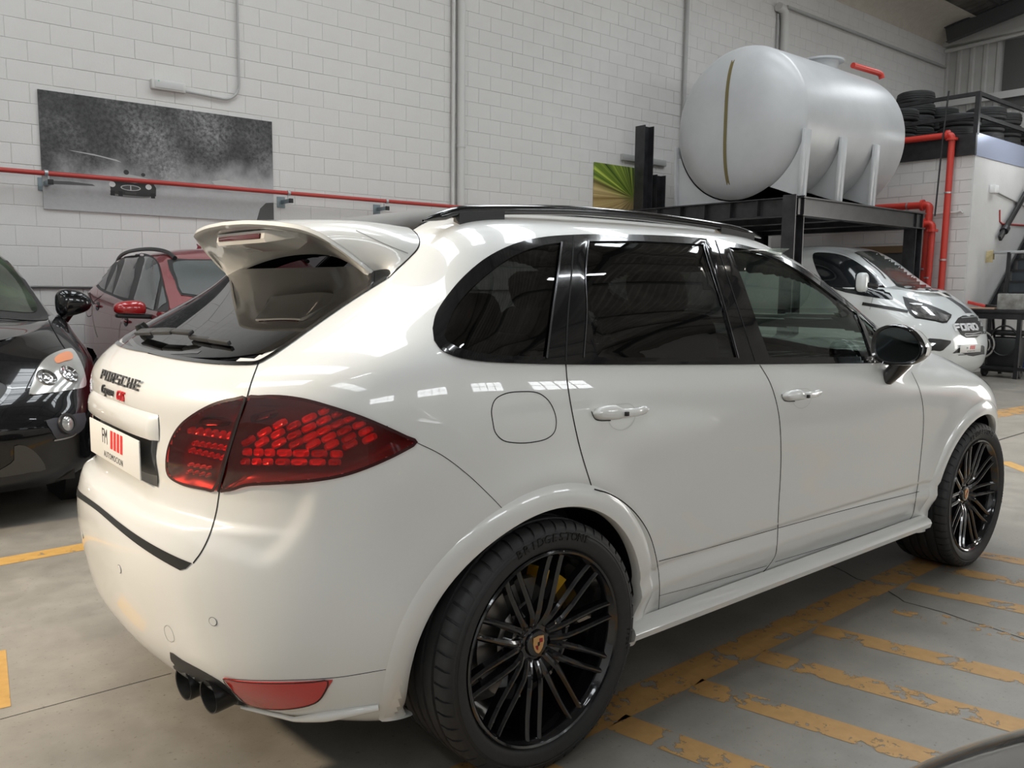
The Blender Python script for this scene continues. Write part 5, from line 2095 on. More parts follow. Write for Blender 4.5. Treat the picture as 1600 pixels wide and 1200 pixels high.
# ================================================================== the other vehicles
def car_shell(low, up, pose, drop, tuck, lo_w, hi_w, belt, arc, hood_rise, hood_from, nr=16, ns=70, nf=60, nl=70, nu=60):
    """rings as for the white car; returns world vertices, faces and a ray tree"""
    px_, py_, th_ = pose
    def curve(row, upper, idx, last):
        z, xr, w, n, x0, xf, nfr, xf0 = row
        t = np.linspace(0, PI/2, nr+1)[:-1]
        x = [x0-(x0-xr)*np.cos(t)**(2/n)]
        y = [np.sin(t)**(2/n)]
        s = np.linspace(x0, xf0, ns+1)[:-1]
        x.append(s)
        y.append(np.ones_like(s))
        t = np.linspace(PI/2, 0, nf)
        x.append(xf0+(xf-xf0)*np.cos(t)**(2/nfr))
        y.append(np.sin(t)**(2/nfr))
        x, y = np.concatenate(x), np.concatenate(y)
        if upper and idx > 0:
            W = w*np.interp(x, *hi_w)
        else:
            W = w*ncs(lo_w[0], lo_w[1], np.clip(x, lo_w[0][0], lo_w[0][-1]))
        zz = np.full_like(x, z)
        bl = ncs(belt[0], belt[1], np.clip(x, belt[0][0], belt[0][-1]))
        zb = low[-1][0]
        if not upper:
            zz = zz+bl*sstep(zb-0.35, zb, z)
            zz = zz-ncs(drop[0], drop[1], np.clip(x, drop[0][0], drop[0][-1]))*max(0, (z-0.45)/(zb-0.45))
            k = tuck.get(last-idx, 0.0)
            W = W-k*sstep(hood_from, hood_from+0.6, x)
        else:
            f = 1-sstep(zb, zb+0.3, z)
            zz = zz+bl*f+arc(x)*(1-f)
        return np.stack([x, y*W, zz], -1)
    L = [curve(r, False, i, len(low)-1) for i, r in enumerate(low)]
    U = [curve(r, True, i, 0) for i, r in enumerate(up)]
    def net(rows, m, t_from=0):
        R_ = np.array(rows)
        mid = R_[:, nr+ns//3]
        t = np.concatenate([[0], np.cumsum(np.maximum(1e-3, np.linalg.norm(np.diff(mid, axis=0), axis=1)))])
        return ncs(t, R_, np.linspace(t[t_from], t[-1], m))
    G1 = net(L, nl)
    G2 = net(U, nu)
    G2[-1, :, 1] = 0
    h0 = L[-1]
    hr = [L[-2], h0]
    for f, k in ((0.8, 0.5), (0.45, 0.85), (0.0, 1.0)):
        q = h0.copy()
        q[:, 1] *= f
        q[:, 2] += hood_rise*k
        hr.append(q)
    G3 = net(hr, 24, 1)
    G3[-1, :, 1] = 0
    ih = int(np.argmax(h0[:, 0] > hood_from-0.15))
    G3 = G3[:, ih:]
    V, F = [], []
    for G in (G1, G2, G3):
        r, c = G.shape[:2]
        vv = G.reshape(-1, 3)
        ff = np.array(grid_faces(r, c))
        for s in (1, -1):
            k = len(V)
            V += [tuple(v) for v in vv*np.array([1, s, 1])]
            F += [tuple(f) for f in ((ff if s < 0 else ff[:, ::-1])+k)]
    c, s = math.cos(th_), math.sin(th_)
    V = [(px_+c*x-s*y, py_+s*x+c*y, z) for x, y, z in V]
    me = clean_mesh(V, F)
    bm = bmesh.new()
    bm.from_mesh(me)
    VV = [v.co.copy() for v in bm.verts]
    FF = [tuple(v.index for v in f.verts) for f in bm.faces]
    bm.free()
    def to_world(x, y, z):
        return Vector((px_+c*x-s*y, py_+s*x+c*y, z))
    return me, VV, FF, BVHTree.FromPolygons(VV, FF), to_world

def cut_shell(name, VV, FF, keep, m, parent):
    me = bpy.data.meshes.new(name)
    used = sorted(set(i for f, k in zip(FF, keep) if k for i in f))
    mp = {v: i for i, v in enumerate(used)}
    me.from_pydata([tuple(VV[i]) for i in used], [], [tuple(mp[i] for i in f) for f, k in zip(FF, keep) if k])
    me.update()
    return link(name, me, m, parent)

def tpatch(name, P, m, parent, tree, off=0.004, grid=5, edge=0.0, n=4, raw=False):
    return patch(name, P if raw else S_(P, n), m, parent, off, grid=grid, edge=edge, tree=tree, mirror=False)
def tseam(name, P, w, m, parent, tree, off=0.003, closed=False, n=4):
    H = line_hits(P, n, closed, tree)
    V, F = [], []
    k = len(H)
    for i in range(k):
        p, nn = H[i]
        t = (H[(i+1) % k if closed else min(i+1, k-1)][0]-H[i-1 if (closed or i) else 0][0]).normalized()
        s = nn.cross(t).normalized()
        V += [p+s*w/2+nn*off, p-s*w/2+nn*off]
    for i in range(k if closed else k-1):
        j = (i+1) % k
        F.append((2*i, 2*i+1, 2*j+1, 2*j))
    return mesh(name, V, F, m, parent)

M_RIMG = mat('grey_alloy', (0.3, 0.3, 0.31), 0.35, 0.8)
def plain_wheel(parent, c, axis, R, w=0.215, rimm=None, spokes=10):
    M = frame(c, axis)
    h = w/2
    r0 = R*0.68
    o = MB().lathe([(r0, -h+0.02), (R-0.05, -h), (R-0.012, -h+0.02), (R, -h+0.04), (R, h-0.04), (R-0.012, h-0.02), (R-0.05, h), (r0+0.01, h-0.01), (r0, h-0.02)], 48, M).build('wheel', M_RUBBER, parent, sharp=40)
    MB().lathe([(r0+0.002, h-0.018), (r0-0.01, h-0.012), (r0-0.02, h-0.03), (r0-0.03, 0), (r0-0.03, -h)], 48, M).build('rim', rimm or M_RIMG, o)
    for i in range(spokes):
        R_ = M @ Matrix.Rotation(2*PI*i/spokes, 4, 'Z')
        b = MB()
        b.bar(R_ @ Vector((0.04, 0, h-0.04)), R_ @ Vector((r0-0.012, 0, h-0.025)), 0.030, 0.03, up=axis, bev=0.008)
        b.build('spoke', rimm or M_RIMG, o)
    MB().lathe([(0.07, h-0.06), (0.065, h-0.03), (0.03, h-0.022), (0, h-0.02)], 20, M).build('hub_cap', rimm or M_RIMG, o)
    return o

# ------------------------------------------------------------------ the black people carrier, nose towards the camera
M_BLKP = mat('black_car_paint', (0.005, 0.005, 0.006), 0.22, coat=1.0, spec=0.15)
M_DUSTK = mat('dark_bonnet_paint', (0.012, 0.011, 0.011), 0.20, coat=1.0)
M_SCREEN = mat('windscreen_green', (0.055, 0.075, 0.045), 0.06, spec=0.3, noise=(2.5, (0.012, 0.016, 0.009), 1.0, 2))
POSEB = (-1.05, 6.10, math.radians(-89.5))
lowB = [(0.20, -0.72, 0.80, 3.2, 0.0, 3.36, 3.0, 2.55), (0.26, -0.78, 0.86, 3.2, 0.0, 3.44, 3.0, 2.55), (0.38, -0.83, 0.885, 3.2, 0.0, 3.50, 2.9, 2.55), (0.52, -0.85, 0.90, 3.2, 0.0, 3.53, 2.9, 2.55),
        (0.66, -0.85, 0.905, 3.2, 0.0, 3.53, 2.8, 2.55), (0.80, -0.84, 0.905, 3.2, 0.0, 3.49, 2.7, 2.5), (0.95, -0.83, 0.90, 3.2, 0.0, 3.40, 2.7, 2.45), (1.06, -0.82, 0.885, 3.2, 0.0, 3.26, 2.7, 2.4), (1.13, -0.80, 0.865, 3.2, 0.0, 3.10, 2.7, 2.3)]
upB = [(1.13, -0.80, 0.865, 3.2, 0.0, 2.55, 2.8, 1.75), (1.25, -0.78, 0.83, 3.4, 0.0, 2.33, 2.8, 1.60), (1.40, -0.72, 0.78, 3.6, 0.05, 2.05, 2.8, 1.40), (1.52, -0.62, 0.72, 4, 0.1, 1.80, 2.8, 1.2),
       (1.60, -0.5, 0.64, 4, 0.2, 1.60, 2.8, 1.1), (1.645, -0.35, 0.52, 4, 0.25, 1.45, 2.8, 1.0), (1.665, -0.1, 0.30, 4, 0.3, 1.3, 2.8, .9), (1.67, 0.2, 0.0, 4, 0.4, 1.1, 3.0, .8)]
blk = empty('people_carrier', (POSEB[0], POSEB[1], 0), POSEB[2], 'black people carrier facing the camera at the left edge', 'car')
WORLDP.add(blk.name)
meB, VB, FB, TB, wB = car_shell(lowB, upB, POSEB, ([-1, 1.8, 2.3, 2.8, 3.2, 3.6], [0, 0, .01, .06, .15, .32]), {0: 0.10, 1: 0.05}, ([-1, 0, 1.4, 2.7, 3.6], [.99, 1.0, .995, 1.0, .96]), ([-1, 1, 2.6], [1, 1, .95]),
                                ([-1, 0, 1.5, 3], [.03, .01, 0, -.01]), lambda x: -0.04*np.clip(x-.8, 0, 9)**2, 0.045, 2.15)
fc = np.array([np.mean([VB[i] for i in f], axis=0) for f in FB])
cc, ss = math.cos(POSEB[2]), math.sin(POSEB[2])
lx = cc*(fc[:, 0]-POSEB[0])+ss*(fc[:, 1]-POSEB[1])
ly = -ss*(fc[:, 0]-POSEB[0])+cc*(fc[:, 1]-POSEB[1])
keep = ~(((np.hypot(lx, fc[:, 2]-.33) < .37) | (np.hypot(lx-2.7, fc[:, 2]-.33) < .37)) & (np.abs(ly) > .4) & (fc[:, 2] < .75))
cut_shell('body_shell', VB, FB, keep, M_BLKP, blk)
for x in (0, 2.7):
    for s in (-1, 1):
        plain_wheel(blk, wB(x, s*0.78, 0.32), wB(0, s, 0)-wB(0, 0, 0), 0.32)
        a = wB(x, s*0.66, 0.33)
        MB().lathe([(0.05, -0.02), (0.385, -0.02), (0.385, 0.2)], 30, frame(a, wB(0, s, 0)-wB(0, 0, 0))).build('wheel_liner', M_PLASTIC, blk)
MB().box(wB(1.35, 0, 0.3), (1.3, 3.9, 0.16)).build('floor_pan', M_PLASTIC, blk, smooth=False)
# windscreen with its dark frame, bonnet shut line, lamps, bumper furniture
tpatch('windscreen_frame', [(-60, 360), (-20, 376), (4, 392), (30, 425), (55, 462), (76, 498), (60, 501), (0, 498), (-60, 496)], M_SATINK, blk, TB, 0.003, n=3)
tpatch('windscreen', [(-60, 385), (-20, 393), (2, 398), (22, 422), (42, 452), (57, 478), (57, 486), (51, 489), (0, 486), (-60, 484)], M_SCREEN, blk, TB, 0.006, n=3)
tseam('bonnet_gap', [(76, 500), (84, 516), (95, 535), (104, 548), (108, 552)], 0.006, M_GAP, blk, TB)
tseam('bonnet_gap', [(112, 546), (95, 547), (70, 560), (52, 585), (40, 610)], 0.006, M_GAP, blk, TB)
M_LAMPC = mat('clear_lamp', (0.62, 0.62, 0.60), 0.12, 0.55, coat=1.0)
M_LAMPA = mat('amber_lamp', (0.75, 0.30, 0.16), 0.25, coat=1.0)
M_LAMPD = mat('lamp_bowl_chrome', (0.75, 0.75, 0.75), 0.1, 1.0)
lb = tpatch('headlamp', [(46, 616), (52, 595), (60, 574), (72, 560), (88, 551), (105, 546), (112, 546), (122, 560), (130, 580), (133, 602), (128, 606), (100, 611), (70, 615)], M_LAMPC, blk, TB, 0.008, edge=0.012, n=3)
tpatch('indicator', [(84, 563), (92, 555), (106, 551), (112, 555), (112, 562), (100, 566), (88, 569)], M_LAMPA, lb, TB, 0.011, n=3)
def lamp_bowl(parent, c, r, tree, m1=M_LAMPD, m2=None, off=0.010):
    h = hit_px(c[0], c[1], tree)
    M = frame(h[0]+h[1]*off, h[1])
    MB().lathe([(r, 0.0), (r*1.05, 0.004), (r*0.92, 0.006), (r*0.6, -0.004), (r*0.3, 0.002), (0, 0.004)], 24, M).build('lamp_bowl', m1, parent)
lamp_bowl(lb, (107, 585), 0.055, TB)
lamp_bowl(lb, (72, 591), 0.055, TB)
tpatch('fog_lamp_panel', [(71, 657), (100, 652), (132, 645), (131, 668), (118, 679), (104, 684), (88, 686), (80, 673)], mat('grey_grained_plastic', (0.05, 0.05, 0.06), 0.5), blk, TB, 0.004, n=2)
h = hit_px(104, 662, TB)
fg = MB().lathe([(0.062, 0.0), (0.060, 0.012), (0.046, 0.012), (0.044, 0.004)], 28, frame(h[0]+h[1]*0.003, h[1])).build('fog_lamp', M_PLASTIC, blk)
MB().lathe([(0.045, 0.004), (0.03, 0.012), (0.0, 0.015)], 24, frame(h[0]+h[1]*0.003, h[1])).build('lens', M_LAMPC, fg)
tseam('fog_lamp_trim', [(84, 688), (100, 685), (115, 680), (118, 676)], 0.008, mat('satin_silver', (0.5, 0.5, 0.5), 0.25, 0.9), blk, TB, 0.006)
M_BUMPG = mat('grey_bumper_plastic', (0.07, 0.068, 0.066), 0.5)
tpatch('bumper_insert', [(22, 697), (38, 696), (52, 704), (64, 717), (71, 733), (50, 737), (10, 744), (-20, 746), (10, 728), (22, 718)], M_BUMPG, blk, TB, 0.004, n=2)
tpatch('grille', [(-60, 590), (-10, 594), (8, 600), (13, 606), (6, 620), (-8, 632), (-60, 634)], M_PLASTIC, blk, TB, 0.004, n=2)
tseam('grille_frame', [(-40, 591), (-8, 594), (9, 600), (14, 607), (7, 621), (-8, 634), (-40, 636)], 0.02, M_GLOSSK, blk, TB, 0.006)
tpatch('air_intake', [(-60, 690), (10, 694), (16, 702), (14, 720), (0, 730), (-60, 734)], M_PLASTIC, blk, TB, 0.003, n=2)
# door mirror
c = wB(2.06, 0.955, 1.235)
def blob(name, c, axes, r, m, parent, e=0.75, n=20, k=12, fn=None):
    """super-ellipsoid with half sizes r along the given axes"""
    V, F = [], []
    for i in range(k+1):
        v = -PI/2+PI*i/k
        for j in range(n):
            u = 2*PI*j/n
            sg = lambda t, q: math.copysign(abs(t)**q, t)
            p = [sg(math.cos(v), e)*sg(math.cos(u), e), sg(math.cos(v), e)*sg(math.sin(u), e), sg(math.sin(v), e)]
            if fn:
                p = fn(p)
            V.append(c+axes[0]*(p[0]*r[0])+axes[1]*(p[1]*r[1])+axes[2]*(p[2]*r[2]))
    for i in range(k):
        for j in range(n):
            F.append((i*n+j, i*n+(j+1) % n, (i+1)*n+(j+1) % n, (i+1)*n+j))
    return mesh(name, V, F, m, parent, sharp=60)
fx = (wB(1, 0, 0)-wB(0, 0, 0))
fy = (wB(0, 1, 0)-wB(0, 0, 0))
fz = Vector((0, 0, 1))
def shp(p):
    return [p[0], p[1], p[2]*(1-0.22*p[1])-0.16*max(0, p[1])**2+(0.15 if p[2] < 0 else 0)*p[1]]
mir = blob('door_mirror', c, (fx, fy, fz), (0.075, 0.118, 0.092), M_BLKP, blk, fn=shp)
MB().tube([wB(1.98, 0.86, 1.09), wB(2.0, 0.90, 1.12), wB(2.0, 0.94, 1.165), wB(2.0, 0.96, 1.20)], [0.05, 0.042, 0.035, 0.03], 14).build('mirror_foot', M_BLKP, mir)
# the cabin seen through the side: dark side glass
for s in (1,):
    pass

# ------------------------------------------------------------------ the dark red people carrier beside it
M_REDP = mat('dark_red_car_paint', (0.20, 0.014, 0.022), 0.25, coat=1.0)
M_REDM = mat('bright_red_mirror_paint', (0.36, 0.012, 0.014), 0.2, coat=1.0)
M_SIDEG = mat('dark_side_glass', (0.02, 0.021, 0.023), 0.06)
M_SIDEG2 = mat('grey_green_glass', (0.085, 0.095, 0.095), 0.06)
M_FRAMEG = mat('grey_window_frame', (0.018, 0.018, 0.018), 0.5)
POSER = (1.44, 6.05, math.radians(-92.8))
lowR = [(0.20, -0.70, 0.80, 3.0, 0.0, 3.40, 3.0, 2.7), (0.28, -0.76, 0.86, 3.0, 0.0, 3.48, 3.0, 2.7), (0.45, -0.82, 0.885, 3.0, 0.0, 3.54, 3.0, 2.7), (0.62, -0.84, 0.90, 3.0, 0.0, 3.55, 3.0, 2.7),
        (0.80, -0.83, 0.905, 3.0, 0.0, 3.52, 3.0, 2.65), (0.96, -0.82, 0.90, 3.0, 0.0, 3.42, 3.0, 2.6), (1.08, -0.81, 0.885, 3.0, 0.0, 3.26, 3.0, 2.5), (1.17, -0.80, 0.865, 3.0, 0.0, 3.05, 3.0, 2.35)]
upR = [(1.17, -0.80, 0.865, 3.0, 0.0, 2.62, 3.0, 1.85), (1.30, -0.74, 0.825, 3.0, 0.02, 2.36, 3.0, 1.66), (1.44, -0.64, 0.77, 3.2, 0.08, 2.06, 3.0, 1.45), (1.55, -0.50, 0.70, 3.5, 0.15, 1.84, 3.2, 1.28),
       (1.62, -0.36, 0.62, 4, 0.22, 1.68, 3.4, 1.2), (1.66, -0.2, 0.50, 4, 0.3, 1.55, 3.4, 1.1), (1.685, 0.0, 0.28, 4, 0.36, 1.42, 3.4, 1.0), (1.69, 0.2, 0.0, 4, 0.42, 1.2, 3.0, .9)]
red = empty('people_carrier', (POSER[0], POSER[1], 0), POSER[2], 'dark red people carrier with roof rails between the black car and the white car', 'car')
WORLDP.add(red.name)
meR, VR, FR, TR, wR = car_shell(lowR, upR, POSER, ([-1, 1.9, 2.4, 2.9, 3.3, 3.6], [0, 0, .01, .06, .15, .3]), {0: 0.10, 1: 0.05}, ([-1, -.4, .2, 1.4, 2.7, 3.6], [1.02, 1.04, 1.03, .99, 1.0, .96]), ([-1, 1, 2.6], [1.0, 1, .96]),
                                ([-1, 0, 1.5, 3], [.13, .10, .03, -.02]), lambda x: -0.045*np.clip(x-.9, 0, 9)**2-0.05*np.clip(.2-x, 0, 9)**2, 0.05, 2.3)
fc = np.array([np.mean([VR[i] for i in f], axis=0) for f in FR])
cc, ss = math.cos(POSER[2]), math.sin(POSER[2])
lx = cc*(fc[:, 0]-POSER[0])+ss*(fc[:, 1]-POSER[1])
ly = -ss*(fc[:, 0]-POSER[0])+cc*(fc[:, 1]-POSER[1])
keep = ~(((np.hypot(lx, fc[:, 2]-.36) < .40) | (np.hypot(lx-2.78, fc[:, 2]-.36) < .40)) & (np.abs(ly) > .4) & (fc[:, 2] < .8))
cut_shell('body_shell', VR, FR, keep, M_REDP, red)
for x in (0, 2.78):
    for s in (-1, 1):
        plain_wheel(red, wR(x, s*0.79, 0.34), wR(0, s, 0)-wR(0, 0, 0), 0.34, rimm=M_ALLOY)
        MB().lathe([(0.05, -0.02), (0.405, -0.02), (0.405, 0.2)], 30, frame(wR(x, s*0.66, 0.36), wR(0, s, 0)-wR(0, 0, 0))).build('wheel_liner', M_PLASTIC, red)
MB().box(wR(1.39, 0, 0.3), (1.3, 3.9, 0.16)).build('floor_pan', M_PLASTIC, red, smooth=False)
def R5(P):
    return [(120+a/5.216, 370+b/5.216) for a, b in P]
tpatch('window_trim', R5([(160, 400), (172, 345), (200, 285), (250, 205), (300, 170), (360, 148), (450, 134), (560, 140), (630, 170), (672, 222), (700, 330), (728, 450), (752, 545), (745, 605), (640, 605), (500, 565), (380, 522), (280, 478), (200, 442)]), M_FRAMEG, red, TR, 0.004, grid=4, n=3)
for P, m_ in (([(180, 390), (198, 325), (225, 265), (262, 212), (295, 195), (328, 184), (232, 432), (205, 420)], M_SIDEG), ([(340, 180), (374, 170), (292, 462), (242, 442)], M_SIDEG), ([(390, 166), (450, 158), (520, 156), (475, 330), (425, 505), (360, 490), (302, 468)], M_SIDEG),
              ([(552, 162), (605, 170), (645, 195), (668, 240), (685, 330), (632, 598), (540, 560), (470, 510)], M_SIDEG2), ([(700, 400), (712, 430), (735, 540), (700, 560), (665, 595)], M_SIDEG2)):
    tpatch('side_glass', R5(P), m_, red, TR, 0.007, grid=4, n=1)
tpatch('windscreen', R5([(738, 192), (900, 186), (1060, 186), (1200, 190), (1300, 200), (1290, 480), (1100, 485), (850, 478), (800, 360)]), M_FRAMEG, red, TR, 0.004, grid=5, n=2)
tpatch('windscreen_glass', R5([(785, 225), (830, 204), (1000, 200), (1200, 204), (1280, 215), (1270, 470), (1100, 472), (862, 466), (820, 350)]), M_SIDEG2, red, TR, 0.008, grid=5, n=2)
tseam('door_gap', R5([(232, 440), (215, 470), (130, 545), (128, 640), (150, 760), (170, 820)]), 0.006, M_GAP, red, TR)
tseam('door_gap', R5([(440, 520), (395, 620), (355, 720), (345, 830)]), 0.006, M_GAP, red, TR)
tseam('shoulder_crease', R5([(105, 455), (112, 500), (135, 540), (160, 560)]), 0.02, M_FRAMEG, red, TR)
tseam('fuel_flap_gap', R5([(85, 555), (110, 545), (125, 560), (118, 640), (95, 650), (80, 630)]), 0.005, M_GAP, red, TR, closed=True)
for (x, y) in ((170, 565), (402, 690)):
    p = R5([(x, y)])[0]
    h = hit_px(p[0], p[1], TR)
    ax = (wR(1, 0, 0)-wR(0, 0, 0))
    hd = blob('door_handle', h[0]+h[1]*0.018, (ax, h[1], Vector((0, 0, 1))), (0.085, 0.012, 0.014), M_REDP, red)
    MB().lathe([(0.0, 0.002), (0.04, 0.002), (0.042, 0.0)], 20, frame(h[0]+h[1]*0.001, h[1]) @ Matrix.Diagonal((1.6, 1.0, 1, 1))).build('handle_cup', M_SATINK, hd)
# roof rails
for s in (-1, 1):
    P = [wR(-0.35, s*0.60, 1.563), wR(-0.2, s*0.605, 1.623), wR(0.1, s*0.61, 1.663), wR(0.6, s*0.61, 1.678), wR(1.1, s*0.60, 1.668), wR(1.45, s*0.585, 1.633), wR(1.62, s*0.575, 1.585)]
    MB().tube(smooth_line(P, 5), 0.017, 10).build('roof_rail', M_SATINK, red)
c = wR(1.99, -1.02, 1.185)
fx, fy = wR(1, 0, 0)-wR(0, 0, 0), wR(0, -1, 0)-wR(0, 0, 0)
mr = blob('door_mirror', c, (fx, fy, fz), (0.07, 0.115, 0.062), M_REDM, red, fn=lambda p: [p[0], p[1], max(-0.55, p[2])*(1-0.12*p[1])])
MB().bar(c+Vector((0, 0, -0.05))+fy*0.1, c+Vector((0, 0, -0.065))-fy*0.22, 0.08, 0.035, bev=0.012).build('mirror_base', M_SATINK, mr)
b = MB()
P0 = wR(0.35, 0, 1.70)
fin = MB().tube([P0, P0+fx*0.02+Vector((0, 0, 0.03)), P0-fx*0.05+Vector((0, 0, 0.06))], [0.03, 0.018, 0.006], 10).build('roof_aerial', M_REDP, red)
# ------------------------------------------------------------------ the white van under the tank
M_VANW = mat('white_van_paint', (0.68, 0.71, 0.71), 0.3, coat=1.0, spec=0.4)
M_VANG = mat('van_side_glass', (0.012, 0.014, 0.016), 0.1)
M_VANS = mat('van_windscreen', (0.055, 0.06, 0.055), 0.1)
M_STRIPE = mat('dark_grey_stripe', (0.06, 0.06, 0.065), 0.3, coat=0.6)
XF = 3.90
POSEV = (10.75-XF*math.cos(math.radians(-96)), 2.22-XF*math.sin(math.radians(-96)), math.radians(-96))
lowV = [(0.24, -0.60, 0.90, 6, -0.2, 3.76, 3.4, 2.95), (0.32, -0.62, 0.94, 6, -0.2, 3.84, 3.4, 2.95), (0.48, -0.64, 0.97, 6, -0.2, 3.89, 3.4, 2.95), (0.66, -0.65, 0.985, 6, -0.2, 3.90, 3.4, 2.95),
        (0.84, -0.65, 0.99, 6, -0.2, 3.885, 3.3, 2.95), (1.00, -0.65, 0.99, 6, -0.2, 3.84, 3.2, 2.9), (1.16, -0.65, 0.985, 6, -0.2, 3.75, 3.0, 2.8), (1.31, -0.65, 0.975, 6, -0.2, 3.58, 2.9, 2.7), (1.43, -0.65, 0.965, 6, -0.2, 3.36, 2.8, 2.6)]
upV = [(1.43, -0.65, 0.965, 6, -0.2, 3.06, 2.8, 2.45), (1.55, -0.64, 0.945, 6, -0.2, 2.88, 2.8, 2.30), (1.70, -0.63, 0.915, 6, -0.2, 2.68, 2.8, 2.10), (1.85, -0.61, 0.865, 6, -0.2, 2.46, 2.8, 1.92),
       (1.955, -0.57, 0.79, 6, -0.15, 2.28, 2.8, 1.75), (2.025, -0.5, 0.66, 6, -0.1, 2.12, 2.8, 1.6), (2.06, -0.4, 0.40, 6, 0, 1.9, 2.8, 1.4), (2.07, -0.2, 0.0, 6, 0.2, 1.6, 3, 1.2)]
van = empty('van', (POSEV[0], POSEV[1], 0), POSEV[2], 'white delivery van with two grey bonnet stripes parked under the tank', 'van')
WORLDP.add(van.name)
meV, VVn, FVn, TV, wV = car_shell(lowV, upV, POSEV, ([-1, 2.2, 2.7, 3.1, 3.5, 4.0], [0, 0, .005, .04, .13, .33]), {0: 0.10, 1: 0.04}, ([-1, 1, 2.6, 3.9], [.99, 1.0, 1.0, .97]), ([-1, 1, 2.6], [1, 1, .96]),
                                  ([-1, 0, 1.5, 3], [.0, .0, 0, -.02]), lambda x: -0.02*np.clip(x-1.2, 0, 9)**2, 0.075, 2.55, 16, 150, 130, 150, 130)
fc = np.array([np.mean([VVn[i] for i in f], axis=0) for f in FVn])
cc, ss = math.cos(POSEV[2]), math.sin(POSEV[2])
lx = cc*(fc[:, 0]-POSEV[0])+ss*(fc[:, 1]-POSEV[1])
ly = -ss*(fc[:, 0]-POSEV[0])+cc*(fc[:, 1]-POSEV[1])
keep = ~(((np.hypot(lx-0.05, fc[:, 2]-.34) < .39) | (np.hypot(lx-2.95, fc[:, 2]-.34) < .39)) & (np.abs(ly) > .5) & (fc[:, 2] < .8))
cut_shell('body_shell', VVn, FVn, keep, M_VANW, van)
for x in (0.05, 2.95):
    for s in (-1, 1):
        plain_wheel(van, wV(x, s*0.87, 0.34), wV(0, s, 0)-wV(0, 0, 0), 0.34)
        MB().lathe([(0.05, -0.02), (0.4, -0.02), (0.4, 0.18)], 30, frame(wV(x, s*0.76, 0.34), wV(0, s, 0)-wV(0, 0, 0))).build('wheel_liner', M_PLASTIC, van)
MB().box(wV(1.6, 0, 0.33), (1.4, 4.0, 0.16), Matrix.Rotation(math.radians(-6), 3, 'Z')).build('floor_pan', M_PLASTIC, van, smooth=False)
def Va(P):
    return [(1230+a/9.229, 370+b/9.231) for a, b in P]
def Vb(P):
    return [(1380+a/8.571, 430+b/8.571) for a, b in P]
tpatch('side_glass', Va([(370, 260), (400, 232), (500, 228), (620, 236), (760, 260), (880, 300), (1010, 370), (1150, 470), (1290, 590), (1400, 720), (1530, 890), (1510, 905), (1400, 898), (1150, 860), (980, 830), (700, 760), (500, 620), (380, 360)]), M_VANG, van, TV, 0.004, grid=4, n=2)
tpatch('windscreen', Va([(965, 232), (1020, 212), (1200, 207), (1400, 210), (1560, 235)])+Vb([(570, -20), (640, 50), (735, 145), (770, 185), (740, 205), (600, 205), (430, 200), (300, 180), (205, 160)])+Va([(1560, 690), (1440, 560), (1250, 400)]), M_VANS, van, TV, 0.004, grid=5, n=1)
tseam('screen_vent', Va([(1060, 280), (1200, 395), (1330, 500), (1415, 605)]), 0.03, M_SATINK, van, TV, 0.005)
tseam('door_gap', Va([(255, 190), (420, 180), (620, 195), (800, 240), (1000, 340), (1150, 460), (1270, 540), (1290, 600), (1240, 850), (1190, 1050)]), 0.008, M_SEAMG, van, TV)
tseam('side_moulding', Va([(1085, 965), (1300, 1000), (1569, 1045)])+Vb([(0, 430), (150, 455), (330, 490)]), 0.045, M_SATINK, van, TV, 0.006)
tpatch('cowl', Vb([(560, 195), (600, 170), (700, 175), (760, 165), (850, 195), (830, 212), (740, 215), (640, 218)]), M_SATINK, van, TV, 0.01, grid=3, n=1)
tpatch('bonnet_stripe', Vb([(700, 228), (762, 228), (900, 300), (1060, 400), (1150, 465), (1190, 510), (1100, 512), (1040, 440), (950, 370), (830, 290)]), M_STRIPE, van, TV, 0.003, grid=3, n=1)
tpatch('bonnet_stripe', Vb([(805, 225), (855, 228), (1010, 310), (1150, 395), (1230, 450), (1265, 480), (1205, 488), (1150, 435), (1050, 370), (920, 290)]), M_STRIPE, van, TV, 0.003, grid=3, n=1)
M_LAMPC2 = mat('clear_headlamp', (0.5, 0.5, 0.5), 0.1, 0.7, coat=1.0, noise=(14, (0.12, 0.12, 0.12), 1.0, 2))
hl = tpatch('headlamp', Vb([(258, 285), (400, 325), (560, 380), (700, 430), (830, 485), (915, 530), (905, 570), (850, 640), (790, 645), (600, 605), (430, 580), (350, 510), (290, 400)]), M_SATINK, van, TV, 0.005, grid=4, n=1)
tpatch('lens', Vb([(340, 430), (440, 400), (560, 430), (700, 480), (820, 530), (885, 545), (850, 615), (790, 625), (620, 590), (470, 565), (400, 510)]), M_LAMPC2, hl, TV, 0.010, grid=4, n=1)
tpatch('daylight_strip', Vb([(340, 380), (430, 378), (525, 392), (515, 408), (400, 402)]), mat('white_lamp_strip', (0.85, 0.85, 0.85), 0.2), hl, TV, 0.011, grid=3, n=1)
tpatch('fog_lamp_panel', Vb([(487, 930), (560, 870), (620, 845), (760, 855), (905, 878), (900, 910), (800, 1005), (760, 1018), (600, 1010), (520, 975)]), M_SATINK, van, TV, 0.005, grid=4, n=1)
tpatch('fog_lamp', Vb([(540, 920), (570, 897), (700, 912), (660, 945), (560, 935)]), M_LAMPC, van, TV, 0.010, grid=3, n=1)
gr = tpatch('grille', Vb([(942, 660), (1000, 575), (1060, 545), (1200, 535), (1330, 528), (1420, 540), (1430, 790), (1400, 820), (1250, 838), (1110, 838), (1040, 800)]), M_PLASTIC, van, TV, 0.004, grid=4, n=1)
tpatch('lower_grille', Vb([(925, 1045), (1010, 975), (1180, 960), (1330, 940), (1400, 940), (1400, 1080), (1200, 1085)]), M_PLASTIC, van, TV, 0.004, grid=4, n=1)
